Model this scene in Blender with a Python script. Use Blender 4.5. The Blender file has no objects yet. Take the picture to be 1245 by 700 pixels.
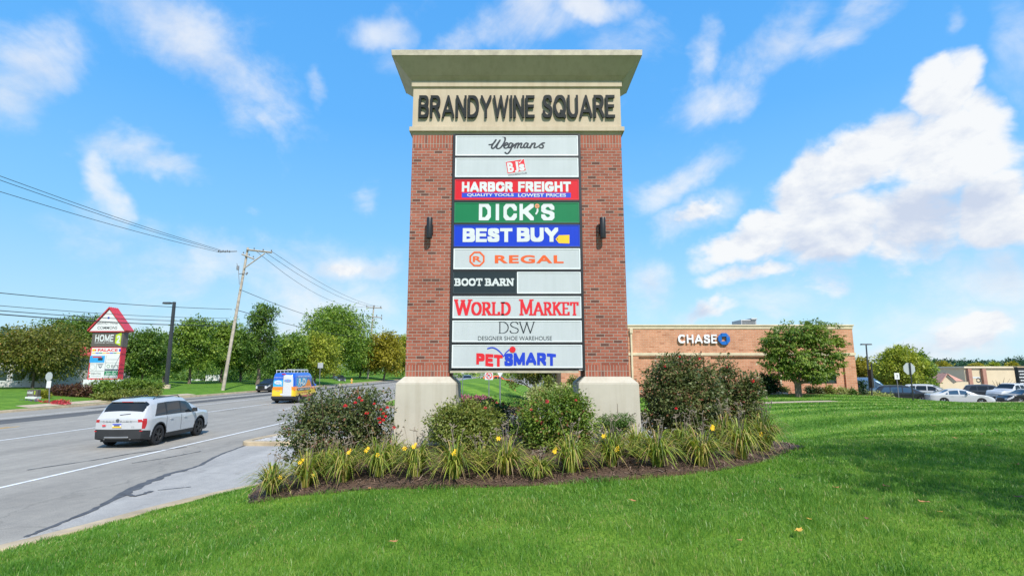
import bpy, bmesh, math, random
import numpy as np
from mathutils import Vector, Matrix
from mathutils.geometry import delaunay_2d_cdt

random.seed(11)
RNG = np.random.default_rng(11)
scene = bpy.context.scene
COL = scene.collection
R = math.radians
PI = math.pi

# ------------------------------------------------------------------ camera
FPX, CX, CY, HOR = 636.0, 622.5, 350.0, 450.0      # the photograph is 1245 x 700
CAMZ = 2.8
TH = math.atan((HOR - CY) / FPX)
cam_d = bpy.data.cameras.new('camera')
cam_d.sensor_width = 36.0
cam_d.lens = FPX / 1245.0 * 36.0
cam_d.clip_start = 0.05
cam_d.clip_end = 6000
cam = bpy.data.objects.new('camera', cam_d)
cam.location = (0, 0, CAMZ)
cam.rotation_euler = (PI / 2 + TH, 0, 0)
COL.objects.link(cam)
scene.camera = cam

# ------------------------------------------------------------------ sun, exposure
SUN_AZ, SUN_EL = R(23), R(46)                       # to the right of straight behind the camera
SUN = Vector((math.sin(SUN_AZ) * math.cos(SUN_EL), -math.cos(SUN_AZ) * math.cos(SUN_EL), math.sin(SUN_EL)))
sd = bpy.data.lights.new('sun', 'SUN')
sd.energy = 4.5
sd.angle = R(0.53)
sd.color = (1.0, 0.955, 0.89)
so = bpy.data.objects.new('sun', sd)
so.rotation_euler = SUN.to_track_quat('Z', 'Y').to_euler()
so.location = (20, -30, 60)
COL.objects.link(so)
scene.view_settings.view_transform = 'Standard'
scene.view_settings.look = 'None'
scene.view_settings.gamma = 1.0
scene.view_settings.use_curve_mapping = False
scene.view_settings.exposure = 0.25
SKY_STRENGTH = 0.13
try:
    scene.cycles.max_bounces = 6
    scene.cycles.diffuse_bounces = 3
    scene.cycles.glossy_bounces = 3
    scene.cycles.transmission_bounces = 4
    scene.cycles.transparent_max_bounces = 6
    scene.cycles.use_denoising = True
    scene.cycles.sample_clamp_indirect = 8.0
    scene.cycles.blur_glossy = 1.0
except Exception:
    pass

def ray(px, py):
    u = (px - CX) / FPX
    v = (CY - py) / FPX
    return Vector((u, math.cos(TH) - v * math.sin(TH), math.sin(TH) + v * math.cos(TH)))
def P(px, py, Y):
    d = ray(px, py); t = Y / d.y
    return Vector((d.x * t, Y, CAMZ + d.z * t))
def onz(px, py, z):
    d = ray(px, py); t = (z - CAMZ) / d.z
    return Vector((d.x * t, d.y * t, z))

# ------------------------------------------------------------------ sky with clouds
W = bpy.data.worlds.new('World'); scene.world = W; W.use_nodes = True
nt = W.node_tree; N = nt.nodes; LK = nt.links
for n in list(N): N.remove(n)
def nd(t, **k):
    n = N.new(t)
    for a, b in k.items(): setattr(n, a, b)
    return n
def mth(op, a, b=None, c=None, clamp=False):
    n = nd('ShaderNodeMath', operation=op); n.use_clamp = clamp
    for i, s in enumerate((a, b, c)):
        if s is None: continue
        if isinstance(s, (int, float)): n.inputs[i].default_value = s
        else: LK.new(s, n.inputs[i])
    return n.outputs[0]
sky = nd('ShaderNodeTexSky', sky_type='NISHITA')
sky.sun_disc = False
sky.sun_elevation = SUN_EL
sky.sun_rotation = R(180) + SUN_AZ
sky.altitude = 100
sky.air_density = 1.0; sky.dust_density = 0.6; sky.ozone_density = 2.2
tc = nd('ShaderNodeTexCoord')
sx = nd('ShaderNodeSeparateXYZ'); LK.new(tc.outputs['Generated'], sx.inputs[0])
az = mth('ARCTAN2', sx.outputs[0], sx.outputs[1])
el = mth('ARCSINE', sx.outputs[2])
# deeper blue overhead, pale blue (not white) towards the horizon
gr = nd('ShaderNodeValToRGB'); e_ = gr.color_ramp.elements
SKYK = 6.9
for k_, (p_, c_) in enumerate([(0.0, (.55, .80, .95)), (.10, (.42, .745, .98)), (.25, (.23, .62, 1.03)), (.45, (.12, .49, 1.05)), (.75, (.08, .41, 1.0)), (1.0, (.08, .33, .8))]):
    q_ = e_[k_] if k_ < 2 else e_.new(p_)
    q_.position = p_; q_.color = (*c_, 1)
LK.new(el, gr.inputs[0])
grs = nd('ShaderNodeVectorMath', operation='SCALE'); LK.new(gr.outputs[0], grs.inputs[0]); grs.inputs['Scale'].default_value = SKYK
hs = nd('ShaderNodeMix', data_type='RGBA'); hs.inputs['Factor'].default_value = .80
LK.new(sky.outputs[0], hs.inputs['A']); LK.new(grs.outputs[0], hs.inputs['B'])
cb = nd('ShaderNodeCombineXYZ'); LK.new(az, cb.inputs[0]); LK.new(el, cb.inputs[1])
def noise(vec, scale, detail, rough, dist=0.0):
    n = nd('ShaderNodeTexNoise'); n.inputs['Scale'].default_value = scale
    n.inputs['Detail'].default_value = detail; n.inputs['Roughness'].default_value = rough
    n.inputs['Distortion'].default_value = dist
    LK.new(vec, n.inputs['Vector']); return n
# warp the direction a little so the cloud banks get ragged borders
wn = noise(tc.outputs['Generated'], 4.5, 5, 0.6)
vs = nd('ShaderNodeVectorMath', operation='SUBTRACT'); LK.new(wn.outputs['Color'], vs.inputs[0]); vs.inputs[1].default_value = (.5, .5, .5)
vsc = nd('ShaderNodeVectorMath', operation='SCALE'); LK.new(vs.outputs[0], vsc.inputs[0]); vsc.inputs['Scale'].default_value = 0.16
va = nd('ShaderNodeVectorMath', operation='ADD'); LK.new(cb.outputs[0], va.inputs[0]); LK.new(vsc.outputs[0], va.inputs[1])
def azel(px, py):
    d = ray(px, py).normalized()
    return math.atan2(d.x, d.y), math.asin(d.z)
def blob(px, py, rx, ry, rot, wgt):
    a, e = azel(px, py)
    a2, _ = azel(px + 10, py); _, e2 = azel(px, py - 10)
    mp = nd('ShaderNodeMapping', vector_type='TEXTURE')
    mp.inputs['Location'].default_value = (a, e, 0)
    mp.inputs['Rotation'].default_value = (0, 0, R(rot))
    mp.inputs['Scale'].default_value = (abs(a2 - a) / 10 * rx, abs(e2 - e) / 10 * ry, 1)
    LK.new(va.outputs[0], mp.inputs['Vector'])
    ln = nd('ShaderNodeVectorMath', operation='LENGTH'); LK.new(mp.outputs[0], ln.inputs[0])
    mr = nd('ShaderNodeMapRange', interpolation_type='SMOOTHSTEP')
    mr.inputs['From Min'].default_value = 1.6; mr.inputs['From Max'].default_value = 0.1
    mr.inputs['To Min'].default_value = 0; mr.inputs['To Max'].default_value = wgt
    LK.new(ln.outputs['Value'], mr.inputs['Value'])
    return mr.outputs[0]
THIN = [(30, 85, 62, 62, -30, .78), (0, 60, 40, 40, 0, .6), (215, 50, 120, 52, -12, .80), (150, 30, 55, 45, 0, .6), (325, 105, 70, 28, -25, .62), (395, 112, 14, 24, 0, .55),
        (315, 128, 30, 16, -30, .55), (128, 218, 22, 50, 0, .86), (175, 188, 62, 24, -4, .90), (470, 18, 42, 26, 20, .72), (600, 40, 110, 30, 10, .62), (640, 20, 50, 30, 20, .7), (712, 6, 50, 20, 0, .85),
        (330, 345, 170, 60, 0, .60), (428, 332, 50, 20, 5, .85), (270, 318, 66, 40, -20, .75), (250, 350, 80, 40, 0, .6), (370, 385, 90, 30, 0, .6), (300, 240, 16, 10, 0, .4), (440, 235, 14, 14, 0, .4), (90, 300, 70, 40, 0, .34),
        (885, 118, 48, 28, 12, .74), (862, 55, 18, 52, -8, .62), (935, 62, 52, 36, 18, .68), (1020, 30, 80, 28, 18, .70), (1137, 38, 18, 20, 0, .72),
        (830, 212, 66, 20, 22, .70), (852, 250, 52, 22, 22, .76), (785, 330, 34, 40, 0, .68), (860, 378, 42, 14, 0, .66), (945, 378, 28, 12, 0, .55), (1085, 358, 26, 10, 0, .55),
        (1180, 398, 95, 30, 6, 1.0), (1090, 412, 80, 20, 0, .9), (1230, 345, 50, 40, 0, .8), (1130, 360, 110, 40, 0, .55), (980, 360, 90, 26, 0, .6), (1235, 60, 50, 90, 0, .7), (770, 40, 60, 40, 0, .38), (640, 425, 560, 34, 0, .50)]
THICK = [(1140, 115, 58, 50, 25, 1.0), (1165, 90, 40, 34, 0, .8), (1050, 195, 92, 50, 22, 1.0), (985, 222, 66, 52, 30, .95), (915, 288, 62, 36, 10, 1.0), (1010, 282, 90, 50, 10, .9),
         (1150, 190, 86, 76, 0, .95), (1190, 140, 50, 60, 0, .8), (1215, 258, 60, 50, 0, 1.0), (1120, 270, 90, 60, 0, .8), (1010, 330, 60, 30, 0, .55), (920, 335, 60, 16, 0, .6), (1185, 398, 78, 22, 6, .85), (1095, 410, 60, 12, 0, .6), (858, 378, 44, 15, 0, .62), (430, 332, 48, 16, 5, .6), (785, 335, 26, 30, 0, .55), (852, 250, 46, 18, 22, .7)]
def total(lst, grow=1.0):
    acc = None
    for b in lst:
        o = blob(b[0], b[1], b[2] * grow, b[3] * grow, b[4], b[5])
        acc = o if acc is None else mth('MAXIMUM', acc, o)
    return acc
thin = total(THIN, 1.22); thick = total(THICK)
mpn = nd('ShaderNodeMapping'); mpn.inputs['Scale'].default_value = (1.0, 1.0, 1.6); LK.new(tc.outputs['Generated'], mpn.inputs['Vector'])
mpo = nd('ShaderNodeMapping'); mpo.inputs['Scale'].default_value = (1.0, 1.0, 1.6); mpo.inputs['Location'].default_value = (.030, -.01, .055); LK.new(tc.outputs['Generated'], mpo.inputs['Vector'])
def fbm(vec): 
    a_ = noise(vec, 6.2, 10, 0.60, 0.25); b_ = noise(vec, 2.4, 3, 0.5)
    return mth('ADD', mth('MULTIPLY', a_.outputs['Fac'], 0.72), mth('MULTIPLY', b_.outputs['Fac'], 0.28))
nz = fbm(mpn.outputs[0]); nzo = fbm(mpo.outputs[0])
wsp = nd('ShaderNodeMapping'); wsp.inputs['Scale'].default_value = (1.0, 1.0, 1.35); wsp.inputs['Rotation'].default_value = (R(20), R(10), R(30)); LK.new(tc.outputs['Generated'], wsp.inputs['Vector'])
nw = noise(wsp.outputs[0], 6.0, 10, 0.64, 0.45)
def density(mask, thr, soft, amp, n_):
    s_ = mth('ADD', mask, mth('MULTIPLY', mth('SUBTRACT', n_, 0.5), amp))
    mr = nd('ShaderNodeMapRange', interpolation_type='SMOOTHSTEP')
    mr.inputs['From Min'].default_value = thr; mr.inputs['From Max'].default_value = thr + soft
    LK.new(s_, mr.inputs['Value']); return mr.outputs[0]
# clouds elsewhere in the sky (behind the camera) come from the noise alone
back = nd('ShaderNodeMapRange'); back.inputs['From Min'].default_value = .25; back.inputs['From Max'].default_value = -.2
back.inputs['To Min'].default_value = 0; back.inputs['To Max'].default_value = .5; LK.new(sx.outputs[1], back.inputs['Value'])
thin2 = mth('MAXIMUM', thin, back.outputs[0])
nmix = mth('ADD', mth('MULTIPLY', nz, .5), mth('MULTIPLY', nw.outputs['Fac'], .5))
d_thin = mth('MULTIPLY', density(thin2, 0.16, 0.95, 2.7, nmix), 0.84)
d_thick = mth('MULTIPLY', density(thick, 0.22, 0.44, 2.1, nz), 0.97)
dens = mth('MAXIMUM', d_thin, d_thick)
# relief of the billows: lit towards the sun, grey-violet bellies on the thick bank
relief = mth('MULTIPLY', mth('SUBTRACT', nzo, nz), 6.0)
shade_mask = total([(1120, 290, 120, 56, 0, 1.0), (1010, 322, 80, 34, 0, .85), (930, 322, 60, 22, 0, .7), (1235, 312, 50, 34, 0, 1.0), (1040, 240, 60, 30, 20, .4), (1150, 150, 40, 20, 0, .35), (1190, 425, 70, 16, 0, .5), (40, 110, 60, 30, 0, .4), (240, 90, 90, 26, 0, .35)])
sh = mth('ADD', mth('MULTIPLY', shade_mask, 0.55), mth('ADD', mth('MULTIPLY', relief, mth('MULTIPLY_ADD', d_thick, .7, .30)), 0.15), clamp=True)
cc = nd('ShaderNodeMix', data_type='RGBA')
CLOUD = 6.35
cc.inputs['A'].default_value = (CLOUD * .97, CLOUD * .985, CLOUD * 1.0, 1)
cc.inputs['B'].default_value = (CLOUD * .64, CLOUD * .71, CLOUD * .86, 1)
LK.new(sh, cc.inputs['Factor'])
mx = nd('ShaderNodeMix', data_type='RGBA')
LK.new(dens, mx.inputs['Factor']); LK.new(hs.outputs['Result'], mx.inputs['A']); LK.new(cc.outputs['Result'], mx.inputs['B'])
bg = nd('ShaderNodeBackground'); bg.inputs['Strength'].default_value = SKY_STRENGTH
LK.new(mx.outputs['Result'], bg.inputs['Color'])
wo = nd('ShaderNodeOutputWorld'); LK.new(bg.outputs[0], wo.inputs['Surface'])
try: W.cycles.sampling_method = 'MANUAL'; W.cycles.sample_map_resolution = 512
except Exception: pass

# ------------------------------------------------------------------ materials
def C(r, g, b):
    f = lambda c: (c / 255 / 12.92) if c / 255 <= .04045 else ((c / 255 + .055) / 1.055) ** 2.4
    return (f(r), f(g), f(b), 1.0)
def mul(c, k): return (c[0] * k, c[1] * k, c[2] * k, 1.0)
MATS = {}
class NT:
    def __init__(s, name):
        s.m = bpy.data.materials.new(name); s.m.use_nodes = True
        s.t = s.m.node_tree; s.b = s.t.nodes['Principled BSDF']; s.out = s.t.nodes['Material Output']
    def n(s, t, **k):
        x = s.t.nodes.new(t)
        for a, v in k.items(): setattr(x, a, v)
        return x
    def l(s, a, b): s.t.links.new(a, b)
    def coord(s, kind='Object'): return s.n('ShaderNodeTexCoord').outputs[kind]
    def pos(s): return s.n('ShaderNodeNewGeometry').outputs['Position']
    def noise(s, vec, scale, detail=4, rough=.55):
        x = s.n('ShaderNodeTexNoise'); x.inputs['Scale'].default_value = scale; x.inputs['Detail'].default_value = detail
        x.inputs['Roughness'].default_value = rough
        s.l(vec, x.inputs['Vector']); return x.outputs['Fac']
    def ramp(s, fac, stops):
        x = s.n('ShaderNodeValToRGB'); e = x.color_ramp.elements
        while len(e) > 1: e.remove(e[-1])
        e[0].position, e[0].color = stops[0]
        for p, c in stops[1:]:
            k = e.new(p); k.color = c
        s.l(fac, x.inputs[0]); return x.outputs[0]
    def mix(s, fac, a, b, blend='MIX'):
        x = s.n('ShaderNodeMix', data_type='RGBA', blend_type=blend)
        for key, v in (('Factor', fac), ('A', a), ('B', b)):
            if isinstance(v, (tuple, float, int)): x.inputs[key].default_value = v
            else: s.l(v, x.inputs[key])
        return x.outputs['Result']
    def bump(s, h, strength, dist):
        x = s.n('ShaderNodeBump'); x.inputs['Strength'].default_value = strength; x.inputs['Distance'].default_value = dist
        s.l(h, x.inputs['Height']); s.l(x.outputs[0], s.b.inputs['Normal'])
    def set(s, **k):
        for a, v in k.items(): s.b.inputs[a.replace('_', ' ')].default_value = v
        return s
def mat(name, col, rough=.6, metal=0.0, var=.12, scale=3.0, bump=0.0, bscale=60, spec=.5, coat=0.0):
    if name in MATS: return MATS[name]
    t = NT(name); v = t.coord('Object')
    f = t.noise(v, scale, 5)
    c = t.ramp(f, [(.3, mul(col, 1 - var)), (.7, mul(col, 1 + var))])
    t.l(c, t.b.inputs['Base Color'])
    t.set(Roughness=rough, Metallic=metal)
    t.b.inputs['Specular IOR Level'].default_value = spec
    t.b.inputs['Coat Weight'].default_value = coat
    if bump: t.bump(t.noise(v, bscale, 3), bump, .01)
    MATS[name] = t.m; return t.m
def brick_mat(name, c1, c2, mortar, bw, bh, msize=.008, rowoff=.5, dark=None):
    t = NT(name); s = t.n('ShaderNodeSeparateXYZ'); t.l(t.coord('Object'), s.inputs[0])
    ad = t.n('ShaderNodeMath', operation='ADD'); t.l(s.outputs[0], ad.inputs[0]); t.l(s.outputs[1], ad.inputs[1])
    cbn = t.n('ShaderNodeCombineXYZ'); t.l(ad.outputs[0], cbn.inputs[0]); t.l(s.outputs[2], cbn.inputs[1])
    def br(ca, cb_, bias):
        b = t.n('ShaderNodeTexBrick'); b.offset = rowoff
        b.inputs['Scale'].default_value = 1.0; b.inputs['Brick Width'].default_value = bw; b.inputs['Row Height'].default_value = bh
        b.inputs['Mortar Size'].default_value = msize; b.inputs['Mortar Smooth'].default_value = .15; b.inputs['Bias'].default_value = bias
        b.inputs['Color1'].default_value = ca; b.inputs['Color2'].default_value = cb_; b.inputs['Mortar'].default_value = mortar
        t.l(cbn.outputs[0], b.inputs['Vector']); return b
    b1 = br(c1, c2, 0.0)
    col = b1.outputs['Color']
    if dark is not None:
        b2 = br((0, 0, 0, 1), (1, 1, 1, 1), 0.0); b2.inputs['Mortar'].default_value = (0, 0, 0, 1)
        th = t.n('ShaderNodeMath', operation='GREATER_THAN'); th.inputs[1].default_value = .95
        t.l(b2.outputs['Color'], th.inputs[0]); col = t.mix(th.outputs[0], col, dark)
    nz_ = t.noise(t.coord('Object'), 1.6, 6, .65)
    col = t.mix(1.0, col, t.ramp(nz_, [(.3, (.8, .79, .78, 1)), (.7, (1.1, 1.1, 1.1, 1))]), 'MULTIPLY')
    n3 = t.noise(t.coord('Object'), 70, 3)
    col = t.mix(1.0, col, t.ramp(n3, [(.3, (.82, .82, .82, 1)), (.7, (1.12, 1.12, 1.12, 1))]), 'MULTIPLY')
    t.l(col, t.b.inputs['Base Color']); t.set(Roughness=.9)
    h = t.n('ShaderNodeMath', operation='SUBTRACT'); h.inputs[0].default_value = 1; t.l(b1.outputs['Fac'], h.inputs[1])
    t.bump(h.outputs[0], .7, .006)
    MATS[name] = t.m; return t.m
def leaf_mat(name, stops, trans=.30, rough=.5):
    """foliage: colour drawn per leaf clump from the mesh attribute 'tint' (kind variation, not shade)"""
    t = NT(name); a = t.n('ShaderNodeAttribute', attribute_name='tint')
    c = t.ramp(a.outputs['Fac'], stops)
    t.l(c, t.b.inputs['Base Color']); t.set(Roughness=rough); t.b.inputs['Specular IOR Level'].default_value = .35
    tr = t.n('ShaderNodeBsdfTranslucent'); t.l(t.mix(1.0, c, (1.25, 1.3, .6, 1), 'MULTIPLY'), tr.inputs['Color'])
    ms = t.n('ShaderNodeMixShader'); ms.inputs[0].default_value = trans
    t.l(t.b.outputs[0], ms.inputs[1]); t.l(tr.outputs[0], ms.inputs[2]); t.l(ms.outputs[0], t.out.inputs['Surface'])
    MATS[name] = t.m; return t.m
def glass_mat(name, col=(.02, .028, .035, 1), rough=.04):
    t = NT(name); t.b.inputs['Base Color'].default_value = col; t.set(Roughness=rough)
    t.b.inputs['Specular IOR Level'].default_value = .9
    MATS[name] = t.m; return t.m

# ------------------------------------------------------------------ mesh helpers
def chain_loc(o):
    v = Vector((0, 0, 0))
    while o is not None:
        v = v + o.location; o = o.parent
    return v
def finish(me, name, mats, parent, loc, angle):
    if not isinstance(mats, (list, tuple)): mats = [mats]
    for m in mats: me.materials.append(m)
    if angle is not None:
        me.polygons.foreach_set('use_smooth', [True] * len(me.polygons))
        try: me.set_sharp_from_angle(angle=R(angle))
        except Exception: pass
    o = bpy.data.objects.new(name, me); COL.objects.link(o)
    if parent is not None: o.parent = parent
    elif loc is not None: o.location = loc
    return o
class MB:
    def __init__(s): s.v = []; s.f = []; s.m = []
    def add(s, vs, fs, m=0):
        b = len(s.v); s.v += [tuple(q) for q in vs]
        for f in fs: s.f.append([b + i for i in f]); s.m.append(m)
        return s
    def hexa(s, q, m=0): return s.add(q, [(0, 3, 2, 1), (4, 5, 6, 7), (0, 1, 5, 4), (1, 2, 6, 5), (2, 3, 7, 6), (3, 0, 4, 7)], m)
    def box(s, x0, x1, y0, y1, z0, z1, m=0):
        return s.hexa([(x0, y0, z0), (x1, y0, z0), (x1, y1, z0), (x0, y1, z0), (x0, y0, z1), (x1, y0, z1), (x1, y1, z1), (x0, y1, z1)], m)
    def frust(s, b0, z0, b1, z1, m=0):
        """b = (x0,x1,y0,y1) at two heights"""
        q = [(b[i], b[j], z) for b, z in ((b0, z0), (b1, z1)) for i, j in ((0, 2), (1, 2), (1, 3), (0, 3))]
        return s.hexa(q, m)
    def quad(s, a, b, c, d, m=0): return s.add([a, b, c, d], [(0, 1, 2, 3)], m)
    def poly(s, pts, m=0): return s.add(pts, [tuple(range(len(pts)))], m)
    def prism(s, pts, vec, m=0):
        n = len(pts); vec = Vector(vec)
        vs = [Vector(p) for p in pts] + [Vector(p) + vec for p in pts]
        fs = [tuple(range(n))[::-1], tuple(range(n, 2 * n))] + [(i, (i + 1) % n, n + (i + 1) % n, n + i) for i in range(n)]
        return s.add(vs, fs, m)
    def tube(s, pts, rad, n=8, m=0, cap=True):
        pts = [Vector(p) for p in pts]
        if isinstance(rad, (int, float)): rad = [rad] * len(pts)
        vs = []; up = Vector((0.13, 0.21, .97)); prev = None
        for i, p in enumerate(pts):
            d = (pts[min(i + 1, len(pts) - 1)] - pts[max(i - 1, 0)]).normalized()
            a = d.cross(up if abs(d.dot(up)) < .95 else Vector((1, 0, 0))).normalized() if prev is None else (prev - d * prev.dot(d)).normalized()
            prev = a; b = d.cross(a)
            for k in range(n):
                t = 2 * PI * k / n
                vs.append(p + a * (math.cos(t) * rad[i]) + b * (math.sin(t) * rad[i]))
        fs = []
        for i in range(len(pts) - 1):
            for k in range(n):
                fs.append((i * n + k, i * n + (k + 1) % n, (i + 1) * n + (k + 1) % n, (i + 1) * n + k))
        if cap: fs += [tuple(range(n))[::-1], tuple(range((len(pts) - 1) * n, len(pts) * n))]
        return s.add(vs, fs, m)
    def lathe(s, prof, c, axis='Z', n=24, m=0):
        vs = []; c = Vector(c)
        for r, h in prof:
            for k in range(n):
                t = 2 * PI * k / n; a, b = r * math.cos(t), r * math.sin(t)
                vs.append(c + (Vector((a, b, h)) if axis == 'Z' else Vector((a, h, b)) if axis == 'Y' else Vector((h, a, b))))
        fs = [(i * n + k, i * n + (k + 1) % n, (i + 1) * n + (k + 1) % n, (i + 1) * n + k) for i in range(len(prof) - 1) for k in range(n)]
        return s.add(vs, fs, m)
    def build(s, name, mats, parent=None, loc=None, angle=None, bevel=0.0):
        o0 = chain_loc(parent) if parent is not None else (Vector(loc) if loc is not None else Vector((0, 0, 0)))
        me = bpy.data.meshes.new(name)
        me.from_pydata([(x - o0.x, y - o0.y, z - o0.z) for x, y, z in s.v], [], s.f)
        me.polygons.foreach_set('material_index', s.m)
        me.update()
        o = finish(me, name, mats, parent, loc, angle)
        if bevel:
            b = o.modifiers.new('bevel', 'BEVEL'); b.width = bevel; b.segments = 2; b.limit_method = 'ANGLE'; b.angle_limit = R(35)
        return o
def np_mesh(name, verts, nper, mats, parent=None, loc=None, tint=None, matidx=None, smooth=False):
    """verts: (F, nper, 3) one separate polygon each"""
    F = verts.shape[0]; V = F * nper
    o0 = chain_loc(parent) if parent is not None else (Vector(loc) if loc is not None else Vector((0, 0, 0)))
    me = bpy.data.meshes.new(name)
    me.vertices.add(V); me.vertices.foreach_set('co', (verts.reshape(-1, 3) - np.array(o0)[None]).astype(np.float32).ravel())
    me.loops.add(V); me.loops.foreach_set('vertex_index', np.arange(V, dtype=np.int32))
    me.polygons.add(F); me.polygons.foreach_set('loop_start', np.arange(0, V, nper, dtype=np.int32))
    if matidx is not None: me.polygons.foreach_set('material_index', matidx.astype(np.int32))
    me.update(calc_edges=True)
    if tint is not None:
        at = me.attributes.new('tint', 'FLOAT', 'FACE'); at.data.foreach_set('value', tint.astype(np.float32))
    return finish(me, name, mats, parent, loc, 180 if smooth else None)

def tag(o, label=None, cat=None, group=None, kind=None):
    if label: o['label'] = label
    if cat: o['category'] = cat
    if group: o['group'] = group
    if kind: o['kind'] = kind
    return o
def thing(name, loc, label, cat, group=None, rz=0.0):
    o = bpy.data.objects.new(name, None); COL.objects.link(o)
    o.empty_display_size = .3; o.location = loc; o.rotation_euler = (0, 0, rz)
    return tag(o, label, cat, group)
def dup(root, loc, rz=0.0, scale=(1, 1, 1), label=None, group=None):
    def cp(o, par):
        c = o.copy(); COL.objects.link(c)
        if par is not None: c.parent = par
        for ch in list(o.children): cp(ch, c)
        return c
    r = cp(root, None); r.location = loc; r.rotation_euler = (0, 0, rz); r.scale = scale
    if label: r['label'] = label
    if group: r['group'] = group
    return r
def inpoly(x, y, poly):
    x = np.asarray(x); y = np.asarray(y); r = np.zeros(x.shape, bool); n = len(poly)
    for i in range(n):
        x0, y0 = poly[i]; x1, y1 = poly[(i + 1) % n]
        c = ((y0 > y) != (y1 > y)) & (x < (x1 - x0) * (y - y0) / (y1 - y0 + 1e-12) + x0)
        r ^= c
    return r
def densify(pts, step, closed=True):
    out = []; n = len(pts)
    for i in range(n if closed else n - 1):
        a = Vector(pts[i]); b = Vector(pts[(i + 1) % n]); k = max(1, int((b - a).length / step))
        for j in range(k): out.append(tuple(a.lerp(b, j / k)))
    if not closed: out.append(tuple(pts[-1]))
    return out
def crom(pts, n=6, closed=False):
    pts = [Vector(p) for p in pts]; m = len(pts); out = []
    for i in range(m if closed else m - 1):
        p0 = pts[(i - 1) % m] if closed or i > 0 else pts[0]; p1 = pts[i]; p2 = pts[(i + 1) % m]
        p3 = pts[(i + 2) % m] if closed or i + 2 < m else p2
        for k in range(n):
            t = k / n
            out.append(.5 * ((2 * p1) + (p2 - p0) * t + (2 * p0 - 5 * p1 + 4 * p2 - p3) * t * t + (3 * p1 - p0 - 3 * p2 + p3) * t ** 3))
    if not closed: out.append(pts[-1])
    return out
def drape(poly, fz, grids, dz=0.0):
    """triangulated sheet inside a closed outline; grids = [(step, ymin, ymax, xmin, xmax)]"""
    vs = [Vector((p[0], p[1])) for p in poly]; n = len(vs)
    ex = np.array([p[0] for p in poly]); ey = np.array([p[1] for p in poly])
    for st, y0, y1, x0, x1 in grids:
        gx, gy = np.meshgrid(np.arange(x0, x1, st), np.arange(y0, y1, st)); gx = gx.ravel(); gy = gy.ravel()
        gx = gx + (np.floor(gy / st) % 2) * st * .5
        k = inpoly(gx, gy, poly); gx, gy = gx[k], gy[k]
        if len(gx):
            k = (((gx[:, None] - ex[None]) ** 2 + (gy[:, None] - ey[None]) ** 2).min(1)) > (st * .3) ** 2
            vs += [Vector((a, b)) for a, b in zip(gx[k], gy[k])]
    r = delaunay_2d_cdt(vs, [(i, (i + 1) % n) for i in range(n)], [list(range(n))], 1, 1e-5)
    P2, F2 = r[0], r[2]
    xs = np.array([p.x for p in P2]); ys = np.array([p.y for p in P2]); zs = fz(xs, ys) + dz
    mb = MB(); mb.add(list(zip(xs, ys, zs)), F2); return mb
def sweep(path, prof, fz, closed=False):
    """path: xy points; prof: [(offset to the left, height above fz)] closed cross-section"""
    n = len(path); mb = MB(); vs = []; k = len(prof)
    for i, p in enumerate(path):
        a = path[(i - 1) % n] if closed or i > 0 else path[0]; b = path[(i + 1) % n] if closed or i < n - 1 else path[-1]
        d = Vector((b[0] - a[0], b[1] - a[1])).normalized(); nn = Vector((-d.y, d.x))
        z = float(fz(np.array([p[0]]), np.array([p[1]]))[0])
        for o, h in prof: vs.append((p[0] + nn.x * o, p[1] + nn.y * o, z + h))
    fs = [(i * k + j, i * k + (j + 1) % k, ((i + 1) % n) * k + (j + 1) % k, ((i + 1) % n) * k + j) for i in range(n if closed else n - 1) for j in range(k)]
    mb.add(vs, fs); return mb

# ------------------------------------------------------------------ lettering
_TXT = {}
def text_geo(s, bold=0.0, shear=0.0, ext=0.0, spacing=1.0):
    key = (s, bold, shear, ext, spacing)
    if key in _TXT: return _TXT[key]
    cu = bpy.data.curves.new('lettering', 'FONT'); cu.body = s; cu.size = 1; cu.offset = bold; cu.shear = shear; cu.extrude = ext
    cu.resolution_u = 5; cu.space_character = spacing; cu.fill_mode = 'BOTH' if ext else 'FRONT'
    o = bpy.data.objects.new('lettering', cu); COL.objects.link(o)
    dg = bpy.context.evaluated_depsgraph_get(); dg.update()
    me = bpy.data.meshes.new_from_object(o.evaluated_get(dg))
    v = np.array([q.co[:] for q in me.vertices]); f = [list(p.vertices) for p in me.polygons]
    bpy.data.meshes.remove(me); bpy.data.objects.remove(o); bpy.data.curves.remove(cu)
    _TXT[key] = (v, f); return v, f
class Frame:
    """a plane to write on: O + u*U + v*V, N towards the reader"""
    def __init__(s, O, U, V): s.O = Vector(O); s.U = Vector(U).normalized(); s.V = Vector(V).normalized(); s.N = s.U.cross(s.V)
    def p(s, u, v, d=0.0): return s.O + s.U * u + s.V * v + s.N * d
def put_text(mb, fr, s, box, d, bold=0.0, shear=0.0, ext=0.0, m=0, spacing=1.0, warp=None):
    v, f = text_geo(s, bold, shear, .5 if ext else 0.0, spacing)
    lo, hi = v.min(0), v.max(0); u0, v0, u1, v1 = box
    out = []
    for x, y, z in v:
        a = (x - lo[0]) / (hi[0] - lo[0]); b = (y - lo[1]) / (hi[1] - lo[1])
        uu = u0 + a * (u1 - u0); vv = v0 + b * (v1 - v0)
        if warp: uu, vv = warp(a, b, uu, vv)
        out.append(fr.p(uu, vv, d + (z + .5) * ext if ext else d))
    mb.add(out, f, m)
def hull2(pts):
    pts = sorted(set((round(a, 5), round(b, 5)) for a, b in pts))
    def half(ps):
        h = []
        for p in ps:
            while len(h) > 1 and (h[-1][0] - h[-2][0]) * (p[1] - h[-2][1]) - (h[-1][1] - h[-2][1]) * (p[0] - h[-2][0]) <= 0: h.pop()
            h.append(p)
        return h[:-1]
    return half(pts) + half(pts[::-1])
_JIT = [0]
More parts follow.
